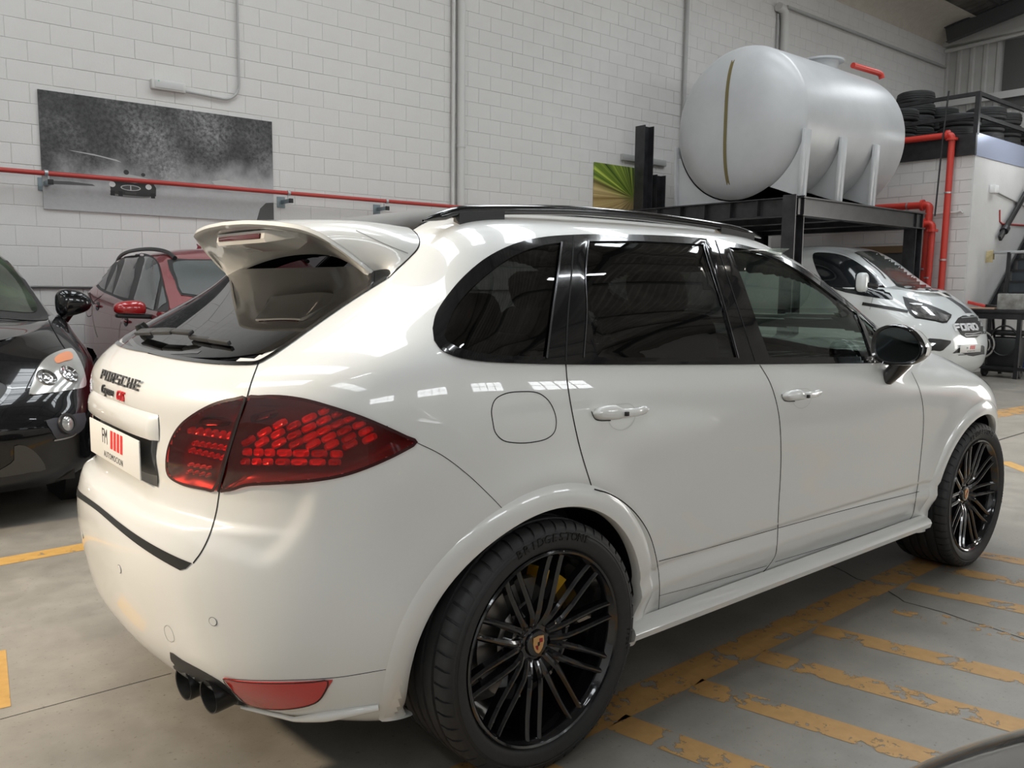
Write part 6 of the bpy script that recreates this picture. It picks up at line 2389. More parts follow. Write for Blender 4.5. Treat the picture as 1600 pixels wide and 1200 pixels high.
for i in range(2):
    tseam('grille_bar', Vb([(1000, 1030-i*0+i*40), (1180, 1010+i*45), (1330, 985+i*45)]), 0.012, M_BUMPG, van, TV, 0.007)
tseam('grille_frame', Vb([(1040, 575), (1200, 560), (1330, 552)]), 0.02, M_GREYM, gr, TV, 0.008)
tseam('grille_frame', Vb([(1090, 790), (1200, 785), (1310, 765), (1310, 790), (1200, 808), (1095, 812)]), 0.008, M_GREYM, gr, TV, 0.008, True)
# mesh of the grille: crossing wires
for k in range(9):
    x0 = 1030+k*36
    tseam('grille_wire', Vb([(x0, 600), (x0-10, 800)]), 0.006, M_BUMPG, gr, TV, 0.006)
for k in range(4):
    tseam('grille_wire', Vb([(1000, 605+k*50), (1200, 595+k*50), (1330, 585+k*50)]), 0.006, M_BUMPG, gr, TV, 0.006)
# raised name on the grille, centred on the nose
M_LETW = mat('silver_white_letters', (0.8, 0.8, 0.82), 0.35)
def nose_hit(y, z):
    o_ = wV(5.0, y, z)
    d_ = (wV(0, 0, 0)-wV(1, 0, 0))
    q, nn, i, d = TV.ray_cast(o_, d_)
    return q, (nn if nn.dot(d_) < 0 else -nn)
lat = wV(0, 1, 0)-wV(0, 0, 0)
for i, ch in enumerate('FORD'):
    y = -0.235+0.157*i
    q, nn = nose_hit(y, 0.885)
    stroke_letter(ch, 0.105, 0.085, 0.026, 0.014, frame(q+nn*0.008, nn, lat)).build('letter', M_LETW, gr, smooth=False)
q, nn = nose_hit(0.0, 0.60)
vp = MB().box((0, 0, 0), (0.52, 0.11, 0.012), frame((0, 0, 0), nn, lat).to_3x3(), 0.002)
vp.V = [v+q+nn*0.016 for v in vp.V]
vpo = vp.build('number_plate', M_PLATE, van)
Mp = frame(q+nn*0.0225, nn, lat)
add_text('lettering', 'FM', 0.05, -0.10, -0.01, M_TXTK, vpo, Mp, sx=0.7)
for i in range(4):
    x0 = -0.03+0.034*i
    MB().prism([(x0, -0.012), (x0+0.022, -0.012), (x0+0.030, 0.04), (x0+0.008, 0.04)], Mp, 0.001).build('red_bar', M_TXTR, vpo, smooth=False)
add_text('lettering', 'AUTOMOCION', 0.026, 0.0, -0.044, M_TXTK, vpo, Mp, sx=0.95, spacing=1.25)
tpatch('aerial_base', Va([(1000, 158), (1030, 150), (1060, 158), (1058, 170), (1030, 175), (1005, 168)]), M_SATINK, van, TV, 0.012, grid=2, n=1)
# tall mirror on its arm
hm = at(*Va([(1085, 660)])[0], y=wV(2.62, -1.10, 0).y)
fx, fy = wV(1, 0, 0)-wV(0, 0, 0), wV(0, -1, 0)-wV(0, 0, 0)
hm = wV(2.62, -1.13, 1.50)
# put the mirror where the picture shows it, keeping its distance off the door
best = None
for k in range(60):
    c_ = wV(1.6+k*0.025, -1.13, 1.50)
    u_, v_ = to_px(c_)
    e_ = abs(u_-1347.5)
    if best is None or e_ < best[0]:
        best = (e_, c_)
hm = best[1]
hm.z = 1.50+(to_px(hm)[1]-441)/115.0
vm = blob('door_mirror', hm, (fx, fy, fz), (0.07, 0.085, 0.135), M_VANW, van, e=0.6)
MB().box(hm+fx*-0.065, (0.14, 0.02, 0.22)).build('mirror_glass', M_VANG, vm, smooth=False)
MB().bar(hm+fx*0.03-fy*0.02+Vector((0, 0, -0.03)), hm+fx*0.10-fy*0.20+Vector((0, 0, -0.06)), 0.08, 0.07, bev=0.02).build('mirror_arm', M_SATINK, vm)

# ------------------------------------------------------------------ the dark car whose bonnet corner shows at the bottom right
M_DARKP = mat('dark_grey_car_paint', (0.016, 0.016, 0.017), 0.3, coat=1.0)
POSED = (0.0-3.53*math.cos(math.radians(60)), -2.28-3.53*math.sin(math.radians(60)), math.radians(60))
drk = empty('dark_car', (POSED[0], POSED[1], 0), POSED[2], 'dark grey car close to the camera, only its black bonnet edge in view', 'car')
WORLDP.add(drk.name)
meD, VD, FD_, TD, wD = car_shell(lowB, upB, POSED, ([-1, 1.8, 2.3, 2.8, 3.2, 3.6], [0, 0, .01, .06, .15, .32]), {0: 0.10, 1: 0.05}, ([-1, 0, 1.4, 2.7, 3.6], [.99, 1.0, .995, 1.0, .96]), ([-1, 1, 2.6], [1, 1, .95]),
                                 ([-1, 0, 1.5, 3], [.03, .01, 0, -.01]), lambda x: -0.04*np.clip(x-.8, 0, 9)**2, 0.045, 2.15)
fc = np.array([np.mean([VD[i] for i in f], axis=0) for f in FD_])
cc, ss = math.cos(POSED[2]), math.sin(POSED[2])
lx = cc*(fc[:, 0]-POSED[0])+ss*(fc[:, 1]-POSED[1])
ly = -ss*(fc[:, 0]-POSED[0])+cc*(fc[:, 1]-POSED[1])
wheelcut = ((np.hypot(lx, fc[:, 2]-.33) < .37) | (np.hypot(lx-2.7, fc[:, 2]-.33) < .37)) & (np.abs(ly) > .4) & (fc[:, 2] < .75)
glass = (fc[:, 2] > 1.16) & (fc[:, 2] < 1.50)
cut_shell('body_shell', VD, FD_, (~wheelcut) & (~glass), M_DARKP, drk)
cut_shell('cabin_glass', VD, FD_, glass, M_SIDEG, drk)
for x in (0, 2.7):
    for s in (-1, 1):
        plain_wheel(drk, wD(x, s*0.78, 0.32), wD(0, s, 0)-wD(0, 0, 0), 0.32)

# ------------------------------------------------------------------ two cars parked across the aisle (mirrored in the white car's doors)
def aisle_car(pose, paint, label):
    o = empty('parked_car', (pose[0], pose[1], 0), pose[2], label, 'car')
    WORLDP.add(o.name)
    me_, V_, F_, T_, w_ = car_shell(lowB, upB, pose, ([-1, 1.8, 2.3, 2.8, 3.2, 3.6], [0, 0, .01, .06, .15, .32]), {0: 0.10, 1: 0.05}, ([-1, 0, 1.4, 2.7, 3.6], [.99, 1.0, .995, 1.0, .96]), ([-1, 1, 2.6], [1, 1, .95]),
                                    ([-1, 0, 1.5, 3], [.03, .01, 0, -.01]), lambda x: -0.04*np.clip(x-.8, 0, 9)**2, 0.045, 2.15, 10, 40, 30, 40, 34)
    f_ = np.array([np.mean([V_[i] for i in f], axis=0) for f in F_])
    c_, s_ = math.cos(pose[2]), math.sin(pose[2])
    lx_ = c_*(f_[:, 0]-pose[0])+s_*(f_[:, 1]-pose[1])
    ly_ = -s_*(f_[:, 0]-pose[0])+c_*(f_[:, 1]-pose[1])
    wc = ((np.hypot(lx_, f_[:, 2]-.33) < .37) | (np.hypot(lx_-2.7, f_[:, 2]-.33) < .37)) & (np.abs(ly_) > .4) & (f_[:, 2] < .75)
    gl = (f_[:, 2] > 1.18) & (f_[:, 2] < 1.52)
    cut_shell('body_shell', V_, F_, (~wc) & (~gl), paint, o)
    cut_shell('cabin_glass', V_, F_, gl, M_SIDEG, o)
    for x in (0, 2.7):
        for s in (-1, 1):
            plain_wheel(o, w_(x, s*0.78, 0.32), w_(0, s, 0)-w_(0, 0, 0), 0.32)
    for s in (-1, 1):
        MB().box(w_(3.30, s*0.62, 0.76), (0.30, 0.10, 0.14), Matrix.Rotation(pose[2]+PI/2-s*0.5, 3, 'Z'), 0.04).build('headlamp', M_LAMPC, o)
aisle_car((3.15, -6.35, math.radians(91)), M_VANW, 'white car parked nose-out opposite the white sport utility car')
aisle_car((5.95, -6.5, math.radians(89)), M_DARKP, 'dark grey car parked nose-out beyond the opposite white car')
aisle_car((8.8, -6.45, math.radians(90)), M_REDP, 'dark red car parked nose-out last in the opposite row')
# ================================================================== things on and along the block wall
def wall_box(c, s, bev=0.0):
    return MB().box(c, s, None, bev)
# black and white picture
M_PRINT = bpy.data.materials.new('monochrome_print')
M_PRINT.use_nodes = True
nt = M_PRINT.node_tree
b_ = nt.nodes['Principled BSDF']
b_.inputs['Roughness'].default_value = 0.45
tc = nt.nodes.new('ShaderNodeTexCoord')
sep = nt.nodes.new('ShaderNodeSeparateXYZ')
nt.links.new(tc.outputs['Object'], sep.inputs[0])
n1 = nt.nodes.new('ShaderNodeTexNoise')
n1.inputs['Scale'].default_value = 3.2
n1.inputs['Detail'].default_value = 3
n2 = nt.nodes.new('ShaderNodeTexNoise')
n2.inputs['Scale'].default_value = 26
n2.inputs['Detail'].default_value = 8
n2.inputs['Roughness'].default_value = 0.75
for n_ in (n1, n2):
    nt.links.new(tc.outputs['Object'], n_.inputs['Vector'])
def math_node(op, a, b=None, clamp=False):
    m_ = nt.nodes.new('ShaderNodeMath')
    m_.operation = op
    m_.use_clamp = clamp
    for i, v in enumerate((a, b)):
        if v is None:
            continue
        if isinstance(v, (int, float)):
            m_.inputs[i].default_value = v
        else:
            nt.links.new(v, m_.inputs[i])
    return m_.outputs[0]
# printed foliage: dark speckled leaves above, paling to dust and a light road below
n3 = nt.nodes.new('ShaderNodeTexNoise')
n3.inputs['Scale'].default_value = 1.7
n3.inputs['Detail'].default_value = 2
n3.inputs['Distortion'].default_value = 0.6
nt.links.new(tc.outputs['Object'], n3.inputs['Vector'])
vo = nt.nodes.new('ShaderNodeTexVoronoi')
vo.inputs['Scale'].default_value = 2.6
vo.feature = 'SMOOTH_F1'
mpv = nt.nodes.new('ShaderNodeMapping')
mpv.inputs['Scale'].default_value = (1.0, 1.0, 0.8)
mpv.inputs['Location'].default_value = (0.37, 0.0, 0.21)
nt.links.new(tc.outputs['Object'], mpv.inputs[0])
nt.links.new(mpv.outputs[0], vo.inputs['Vector'])
bush = math_node('SUBTRACT', 1.0, math_node('MULTIPLY', vo.outputs['Distance'], 1.75), True)
clump = math_node('MULTIPLY', bush, math_node('MULTIPLY', math_node('SUBTRACT', n3.outputs['Fac'], 0.30), 2.4, True))
speck = math_node('MULTIPLY', math_node('SUBTRACT', n2.outputs['Fac'], 0.40), 2.6, True)
ax_ = math_node('ABSOLUTE', math_node('ADD', sep.outputs[0], -0.05))
edge_ = nt.nodes.new('ShaderNodeMapRange')
edge_.interpolation_type = 'SMOOTHSTEP'
edge_.inputs[1].default_value = 1.25
edge_.inputs[2].default_value = 0.35
edge_.inputs[3].default_value = 0.30
edge_.inputs[4].default_value = 1.0
nt.links.new(ax_, edge_.inputs[0])
tree = math_node('MULTIPLY', math_node('MULTIPLY', math_node('ADD', math_node('MULTIPLY', clump, 1.1), 0.14), math_node('ADD', math_node('MULTIPLY', speck, 0.85), 0.10)), edge_.outputs[0])
tree = math_node('ADD', tree, 0.012, True)
h1 = math_node('ADD', sep.outputs[2], math_node('MULTIPLY', math_node('SUBTRACT', n1.outputs['Fac'], 0.5), 0.7))
h1 = math_node('SUBTRACT', h1, math_node('MULTIPLY', sep.outputs[0], 0.10))
fade = nt.nodes.new('ShaderNodeMapRange')
fade.interpolation_type = 'SMOOTHSTEP'
fade.inputs[1].default_value = 0.12
fade.inputs[2].default_value = -0.38
nt.links.new(h1, fade.inputs[0])
road = math_node('ADD', math_node('MULTIPLY', n2.outputs['Fac'], 0.14), 0.36)
mx = nt.nodes.new('ShaderNodeMix')
mx.data_type = 'RGBA'
nt.links.new(fade.outputs[0], mx.inputs[0])
cmb = nt.nodes.new('ShaderNodeCombineColor')
for i in range(3):
    nt.links.new(tree, cmb.inputs[i])
cmb2 = nt.nodes.new('ShaderNodeCombineColor')
for i in range(3):
    nt.links.new(road, cmb2.inputs[i])
nt.links.new(cmb.outputs[0], mx.inputs[6])
nt.links.new(cmb2.outputs[0], mx.inputs[7])
nt.links.new(mx.outputs[2], b_.inputs['Base Color'])
PX0, PX1, PZ0, PZ1 = 0.35, 2.80, 2.11, 3.28
pc = Vector(((PX0+PX1)/2, WY-0.018, (PZ0+PZ1)/2))
pic = empty('wall_picture', pc, 0, 'large black and white picture of an old racing car on a country road', 'picture')
MB().box((0, 0, 0), (PX1-PX0, 0.018, PZ1-PZ0)).build('print_panel', M_PRINT, pic, smooth=False)
def ink(g):
    return mat('ink_grey_%d' % int(g*100), (g, g, g*0.98), 0.5)
def blot(P, g, d, name='print_shape'):
    """a flat printed shape; P in panel coordinates (0..1 from the left, 0..1 from the bottom)"""
    M = frame((0, -0.0092-d, 0), (0, -1, 0), (1, 0, 0))
    W_, H_ = PX1-PX0, PZ1-PZ0
    MB().prism([((a-.5)*W_, (c-.5)*H_) for a, c in P], M, 0.0003).build(name, ink(g), pic, smooth=False)
def ell(cx, cy, rx, ry, n=20, a0=0, a1=2*PI):
    return [(cx+rx*math.cos(a0+(a1-a0)*i/n), cy+ry*math.sin(a0+(a1-a0)*i/n)) for i in range(n+(0 if abs(a1-a0-2*PI) < 1e-6 else 1))]
# pale road sweeping in from the right, hedge foot, car
blot([(0.70, 0.36), (0.76, 0.385), (0.86, 0.34), (0.965, 0.27), (0.93, 0.25), (0.80, 0.26), (0.73, 0.29)], 0.46, 0.0002)
blot([(0.10, 0.52), (0.20, 0.505), (0.29, 0.475), (0.31, 0.455), (0.22, 0.488), (0.12, 0.512)], 0.42, 0.0002)
blot([(0.03, 0.215), (0.20, 0.228), (0.19, 0.24), (0.10, 0.25), (0.03, 0.245)], 0.08, 0.0002)
blot([(0.91, 0.0), (0.999, 0.0), (0.999, 0.2), (0.96, 0.19), (0.93, 0.13)], 0.08, 0.0002)
blot(ell(0.340, 0.165, 0.085, 0.018), 0.16, 0.0004)
blot([(0.262, 0.175), (0.258, 0.26), (0.272, 0.30), (0.32, 0.315), (0.38, 0.315), (0.435, 0.30), (0.450, 0.25), (0.448, 0.175), (0.40, 0.165), (0.31, 0.168)], 0.025, 0.0006)
blot([(0.285, 0.295), (0.30, 0.335), (0.34, 0.355), (0.38, 0.345), (0.415, 0.33), (0.425, 0.295), (0.36, 0.28)], 0.40, 0.0008)
for x in (0.268, 0.418):
    blot(ell(x, 0.255, 0.013, 0.024), 0.60, 0.0010)
blot(ell(0.343, 0.235, 0.042, 0.026), 0.45, 0.0010)
blot(ell(0.343, 0.235, 0.037, 0.020), 0.06, 0.0012)
blot([(0.341, 0.215), (0.345, 0.215), (0.345, 0.258), (0.341, 0.258)], 0.5, 0.0014)
blot([(0.320, 0.178), (0.366, 0.178), (0.366, 0.198), (0.320, 0.198)], 0.05, 0.0010)
blot(ell(0.327, 0.372, 0.011, 0.022), 0.02, 0.0010)
blot(ell(0.397, 0.362, 0.009, 0.016), 0.03, 0.0010)
for x in (0.268, 0.300, 0.435):
    blot([(x-0.009, 0.155), (x+0.009, 0.155), (x+0.009, 0.20), (x-0.009, 0.20)], 0.01, 0.0012)

# colour picture: streaks rushing away from a point
M_STREAK = bpy.data.materials.new('rushing_green_print')
M_STREAK.use_nodes = True
nt = M_STREAK.node_tree
b_ = nt.nodes['Principled BSDF']
b_.inputs['Roughness'].default_value = 0.4
tc = nt.nodes.new('ShaderNodeTexCoord')
mp_ = nt.nodes.new('ShaderNodeMapping')
mp_.inputs['Location'].default_value = (-0.25, 0, 0.02)
nt.links.new(tc.outputs['Object'], mp_.inputs[0])
sep = nt.nodes.new('ShaderNodeSeparateXYZ')
nt.links.new(mp_.outputs[0], sep.inputs[0])
ang = math_node('ARCTAN2', sep.outputs[2], sep.outputs[0])
wv = nt.nodes.new('ShaderNodeTexNoise')
wv.noise_dimensions = '1D'
wv.inputs['Scale'].default_value = 9.0
wv.inputs['Detail'].default_value = 6
nt.links.new(ang, wv.inputs['W'])
r1 = nt.nodes.new('ShaderNodeValToRGB')
e = r1.color_ramp.elements
e[0].position, e[0].color = 0.30, (0.03, 0.06, 0.01, 1)
e[1].position, e[1].color = 0.72, (0.50, 0.60, 0.10, 1)
q_ = e.new(0.5)
q_.color = (0.16, 0.24, 0.03, 1)
r2 = nt.nodes.new('ShaderNodeValToRGB')
e = r2.color_ramp.elements
e[0].position, e[0].color = 0.3, (0.28, 0.18, 0.06, 1)
e[1].position, e[1].color = 0.7, (0.62, 0.48, 0.22, 1)
nt.links.new(wv.outputs['Fac'], r1.inputs[0])
nt.links.new(wv.outputs['Fac'], r2.inputs[0])
up_ = nt.nodes.new('ShaderNodeMapRange')
up_.inputs[1].default_value = -0.12
up_.inputs[2].default_value = 0.05
nt.links.new(math_node('ADD', sep.outputs[2], math_node('MULTIPLY', sep.outputs[0], 0.25)), up_.inputs[0])
mx = nt.nodes.new('ShaderNodeMix')
mx.data_type = 'RGBA'
nt.links.new(up_.outputs[0], mx.inputs[0])
nt.links.new(r2.outputs[0], mx.inputs[6])
nt.links.new(r1.outputs[0], mx.inputs[7])
nt.links.new(mx.outputs[2], b_.inputs['Base Color'])
p2 = MB().box((0, 0, 0), (1.35, 0.02, 0.95)).build('wall_picture', M_STREAK, smooth=False)
p2.location = (8.86, WY-0.02, 2.88)
tag(p2, 'green and yellow picture of rushing streaks hung left of the tank', 'picture')

# emergency light with its conduit
el = empty('emergency_light', (1.615, WY, 3.50), 0, 'small grey emergency light box above the black and white picture', 'light')
MB().box((0, -0.035, 0), (0.36, 0.07, 0.105), bev=0.012).build('housing', M_PVC, el)
MB().box((0, -0.073, 0), (0.30, 0.008, 0.07), bev=0.003).build('diffuser', mat('frosted_diffuser', (0.55, 0.55, 0.54), 0.4), el)
MB().box((-0.11, -0.079, 0.035), (0.014, 0.006, 0.008)).build('indicator', mat('green_led', (0.1, 0.6, 0.25), 0.3), el, smooth=False)
pts = [(1.80, WY-0.035, 3.475), (2.22, WY-0.035, 3.455)]+[(2.22+0.19*math.sin(a), WY-0.035, 3.645-0.19*math.cos(a)) for a in np.linspace(0, PI/2, 8)[1:]]+[(2.41, WY-0.035, 4.3), (2.43, WY-0.035, 7.2)]
tag(MB().tube(pts, 0.014, 8).build('cable_conduit', M_CONDUIT), 'thin grey conduit bending up from the emergency light', 'conduit')

# red sprinkler pipe along the wall, on brackets
PZ = 2.455
rp = empty('sprinkler_pipe', (5.0, WY-0.16, PZ), 0, 'long red sprinkler pipe running along the block wall', 'pipe')
MB().tube([(-9, 0, -0.015), (8.0, 0, 0.02)], 0.024, 14).build('pipe', M_REDW, rp)
for x in (0.36, 2.93, 4.28, 5.6, 7.0, 8.4, 9.8, 11.2):
    MB().lathe([(0.024, -0.016), (0.030, -0.016), (0.030, 0.016), (0.024, 0.016)], 16, frame((x-5.0, 0, 0), (1, 0, 0))).build('clamp', M_GREYM, rp)
M_BRKT = mat('blue_grey_bracket', (0.22, 0.27, 0.29), 0.4, 0.5)
for i, x in enumerate((0.36, 2.90, 4.22, 5.6, 7.0, 10.6, 11.9)):
    o = empty('pipe_bracket', (x, WY, PZ-0.10), 0, ['steel pipe bracket at the left end of the black and white picture', 'steel pipe bracket at the right end of the black and white picture', 'steel pipe bracket above the white car spoiler',
              'steel pipe bracket hidden behind the white car roof', 'steel pipe bracket left of the colour picture', 'steel pipe bracket under the tank', 'steel pipe bracket above the van'][i], 'bracket', 'brackets of the red wall pipe')
    MB().box((0, -0.012, 0), (0.10, 0.016, 0.13), bev=0.004).build('wall_plate', M_BRKT, o)
    MB().box((0.02, -0.12, 0.005), (0.045, 0.24, 0.045), bev=0.004).build('arm', M_BRKT, o)
    MB().box((0.02, -0.245, 0.005), (0.052, 0.02, 0.052), bev=0.004).build('end_cap', M_PLASTIC, o)
    MB().tube([(0.02, -0.16, 0.02), (0.02, -0.16, 0.072)], 0.006, 8).build('stud', M_GREYM, o)

# rain pipe (two runs side by side) and conduits
o = empty('rain_pipe', (5.5, WY, 0), 0, 'white plastic rain pipe running down the block wall', 'pipe')
MB().tube([(0.03, -0.07, 0.0), (0.03, -0.07, 7.25)], 0.055, 16).build('pipe', M_PVC, o)
for z in (1.2, 3.3, 5.4, 7.0):
    MB().lathe([(0.055, -0.02), (0.062, -0.02), (0.062, 0.02), (0.055, 0.02)], 16, Matrix.Translation((0.03, -0.07, z))).build('collar', M_PVC, o)
tag(MB().tube([(5.40, WY-0.05, 0), (5.42, WY-0.05, 7.25)], 0.025, 10).build('thin_pipe', M_PVC), 'thin white pipe clipped beside the rain pipe', 'pipe')
tag(MB().tube([(10.28, WY-0.06, 0), (10.32, WY-0.06, 7.25)], 0.035, 10).build('conduit_pipe', M_CONDUIT), 'grey conduit rising behind the tank', 'conduit')
o = empty('vent_pipe', (13.2, WY, 0), 0, 'pale pipe with a hooked top beyond the tank', 'pipe')
MB().tube([(0, -0.1, 3.5), (0, -0.1, 6.45), (-0.03, -0.1, 6.6), (-0.1, -0.1, 6.68), (-0.25, -0.1, 6.7)], 0.085, 14).build('pipe', M_PVC, o)
MB().tube([(-0.16, -0.04, 3.5), (-0.16, -0.04, 6.6)], 0.02, 8).build('cable', M_CONDUIT, o)
tag(MB().tube([(13.3, WY-0.06, 6.78), (20.2, WY-0.06, 6.82)], 0.032, 10).build('conduit_pipe', M_CONDUIT), 'grey conduit running level near the top of the block wall', 'conduit')
struct(MB().box((2.0, WY-0.018, 1.322), (9.0, 0.02, 0.016)).build(trim_name(), M_BEAM, smooth=False), 'dark strip standing in for the shadow line along the block wall behind the parked cars')  # shadow line where the wall steps back, put in as a dark strip
tag(MB().box((9.35, WY-0.03, 3.50), (1.1, 0.05, 0.10), bev=0.006).build('cable_trunking', M_CONDUIT), 'short grey trunking behind the tall black post', 'trunking')

# ================================================================== tank on its stand
st = empty('tank_stand', (10.5, 5.2, 0), 0, 'black steel stand of posts and beams carrying the tank', 'stand')
def SP(x, y, z):
    return (x-10.5, y-5.2, z)
M_BLACKS = mat('semi_gloss_black_steel', (0.012, 0.012, 0.014), 0.28, noise=(5, (0.05, 0.05, 0.055), 0.7))
DECK = 2.62
for (x, y, z1) in ((8.72, 3.78, DECK+0.02), (8.90, 6.62, 3.94), (12.20, 3.78, DECK), (12.20, 6.62, DECK), (9.22, 6.62, 3.2)):
    b = MB()
    ibeam(b, SP(x, y, 0.0), SP(x, y, z1), 0.22, 0.20, 0.016, up=(1, 0, 0))
    b.build('post', M_BLACKS, st, smooth=False)
for (a, c) in (((8.72, 3.72, DECK-0.13), (12.30, 3.72, DECK-0.13)), ((8.72, 6.62, DECK-0.13), (12.30, 6.62, DECK-0.13)), ((8.72, 3.72, DECK-0.13), (8.72, 6.7, DECK-0.13)), ((12.2, 3.72, DECK-0.13), (12.2, 6.7, DECK-0.13)),
               ((9.9, 3.72, DECK-0.13), (9.9, 6.62, DECK-0.13)), ((11.05, 3.72, DECK-0.13), (11.05, 6.62, DECK-0.13))):
    b = MB()
    ibeam(b, SP(*a), SP(*c), 0.25, 0.18, 0.016)
    b.build('beam', M_BLACKS, st, smooth=False)
for y in (4.3, 4.75, 5.2, 5.65, 6.1):
    MB().box(SP(8.68, y, DECK-0.13), (0.08, 0.012, 0.21)).build('stiffener', M_BLACKS, st, smooth=False)
M_TANK = mat('grey_white_glass_fibre', (0.52, 0.53, 0.54), 0.32, noise=(1.6, (0.44, 0.45, 0.46), 0.8), bump=(14, 0.12, 0.01))
TC = Vector((10.35, 4.87, 3.735))
TRr = 1.09
tk = empty('storage_tank', (TC.x, TC.y, DECK), 0, 'big grey-white cylindrical storage tank lying on the black stand', 'tank')
TZ = TC.z-DECK
prof = []
half = 1.36
for i in range(15):
    a = (i/14)*PI/2
    prof.append((TRr*math.sin(a)**0.62, -half-0.36*math.cos(a)**1.25))
prof += [(TRr+0.004, -0.5), (TRr+0.004, 0.5)]
for i in range(15):
    a = (1-i/14)*PI/2
    prof.append((TRr*math.sin(a)**0.62, half+0.36*math.cos(a)**1.25))
MB().lathe(prof, 96, frame((0, 0, TZ), (1, 0, 0))).build('shell', M_TANK, tk, sharp=60)
# sight strip down the near end
b = MB()
half_prof = [(r, z) for r, z in prof[:15]]
P = [(-r, z) for r, z in half_prof[::-1]]+half_prof[1:]
V, F = [], []
for (r, z) in P:
    for s in (-1, 1):
        V.append(Vector((z-0.006, s*0.028-0.0, TZ-r*0.985)))
for i in range(len(P)-1):
    F.append((2*i, 2*i+1, 2*i+3, 2*i+2))
mesh('sight_strip', V, F, mat('brown_sight_strip', (0.16, 0.13, 0.05), 0.5), tk)
# saddles
for x in (-1.40, -0.45, 0.50):
    n = 24
    b = MB()
    arc_ = [(TRr*1.0*math.cos(a), TZ+TRr*1.0*math.sin(a)) for a in np.linspace(PI+0.35, 2*PI-0.35, n)]
    poly = [(-TRr-0.02, 0.0)]+[(-TRr-0.02, TZ-0.35)]+arc_+[(TRr+0.02, TZ-0.35), (TRr+0.02, 0.0)]
    V = [Vector((x+dx, y, z)) for dx in (-0.02, 0.02) for (y, z) in poly]
    k = len(poly)
    F = []
    for i in range(k):
        j = (i+1) % k
        F.append((i, j, k+j, k+i))
    # faces as strips to the base line
    for s in (0, k):
        for i in range(1, k-2):
            F.append((s, s+i, s+i+1) if s else (s, s+i+1, s+i))
        F.append((s, s+k-2, s+k-1))
    me_ = mesh('saddle_plate', V, F, M_TANK, tk, smooth=False)
    for s in (-1, 1):
        MB().bar((x, s*(TRr-0.03), 0.0), (x, s*(TRr+0.005), TZ-0.20), 0.16, 0.05, up=(0, 1, 0), bev=0.01).build('saddle_leg', M_TANK, tk)
MB().lathe([(0.0, 0.16), (0.34, 0.16), (0.34, 0.13), (0.27, 0.12), (0.25, -0.05)], 32, Matrix.Translation((0.70, 0, TZ+TRr))).build('manhole', M_TANK, tk)
tag(MB().tube([(11.35, 4.50, 4.90), (12.0, 4.42, 4.88), (12.08, 4.41, 4.86), (12.1, 4.40, 4.80)], 0.045, 12).build('filler_pipe', M_RED), 'red pipe lying on top of the tank', 'pipe')

# ================================================================== block room with mezzanine
RX, RY, RZ = 13.2, 3.33, 3.58
M_PLAST = mat('rough_white_plaster', (0.64, 0.635, 0.625), 0.7, noise=(2, (0.58, 0.57, 0.56), 0.8), bump=(25, 0.3, 0.006))
struct(MB().box(((RX+XB)/2, RY-0.004, RZ/2), (XB-RX, 0.02, RZ)).build('wall_room_side', M_PLAST, smooth=False), 'plastered white side of the block room')
rm = struct(MB().box(((RX+XB)/2+0.01, (RY+WY)/2+0.01, RZ/2), (XB-RX-0.02, WY-RY-0.02, RZ)).build('wall_room', M_JOINT, smooth=False), 'white block room under the mezzanine')
BVY = []
for me in BV:
    m2 = me.copy()
    m2.transform(Matrix.Rotation(-PI/2, 4, 'Z'))
    BVY.append(m2)
HALF = block_mesh(0.1955, 0.1955, 0.006)
HALF.transform(Matrix.Rotation(-PI/2, 4, 'Z'))
fb = MB()
for r in range(18):
    z = 0.1+0.2*r
    if z > RZ-0.02:
        continue
    for c in range(10):
        y = RY+0.2+0.4*c-(0.2 if r % 2 else 0)
        if y > WY:
            continue
        hb = y < RY+0.05
        y = RY+0.1 if hb else y
        u, v = to_px((RX, y, z))
        vis = 1375 < u < 1530 and v < 480
        me = HALF if hb else rb.choice(BVY)
        if vis:
            o = bpy.data.objects.new('block', me)
            COL.objects.link(o)
            o.location = (RX, y, z)
            o.parent = rm
        else:
            fb.add([Vector((q.co.x+RX, q.co.y+y, q.co.z+z)) for q in me.vertices], [tuple(p.vertices) for p in me.polygons])
fb.build('block_courses', M_WHITE, rm, smooth=False, kind='stuff')
struct(MB().box((RX-0.02, (RY+WY)/2, RZ+0.18), (0.08, WY-RY+0.06, 0.34)).build(trim_name(), M_BLACK, smooth=False), 'black fascia board of the mezzanine')
M_BLUEP = mat('bluish_metal_panel', (0.42, 0.47, 0.62), 0.3, 0.5)
struct(MB().box(((RX+XB)/2, RY-0.015, RZ+0.18), (XB-RX, 0.03, 0.36)).build(trim_name(), M_BLUEP, smooth=False), 'bluish metal fascia panel of the mezzanine')
DZ = RZ+0.34
struct(MB().box(((RX+XB)/2, (RY+WY)/2, DZ-0.03), (XB-RX, WY-RY, 0.06)).build('floor_mezzanine', M_BLACK, smooth=False), 'dark mezzanine deck')
rl = empty('railing', (RX, RY, DZ), 0, 'black steel railing round the mezzanine', 'railing')
for (x, y) in ((0, 0), (0, 1.9), (0, 3.45), (2.4, 0), (4.8, 0)):
    MB().box((x, y, 0.33), (0.07, 0.07, 0.68)).build('post', M_BLACK, rl, smooth=False)
for z in (0.64, 0.30):
    MB().bar((0, -0.03, z), (0, WY-RY-0.25, z), 0.05, 0.06).build('rail', M_BLACK, rl, smooth=False)
    MB().bar((-0.03, 0, z), (6.5, 0, z), 0.05, 0.06).build('rail', M_BLACK, rl, smooth=False)

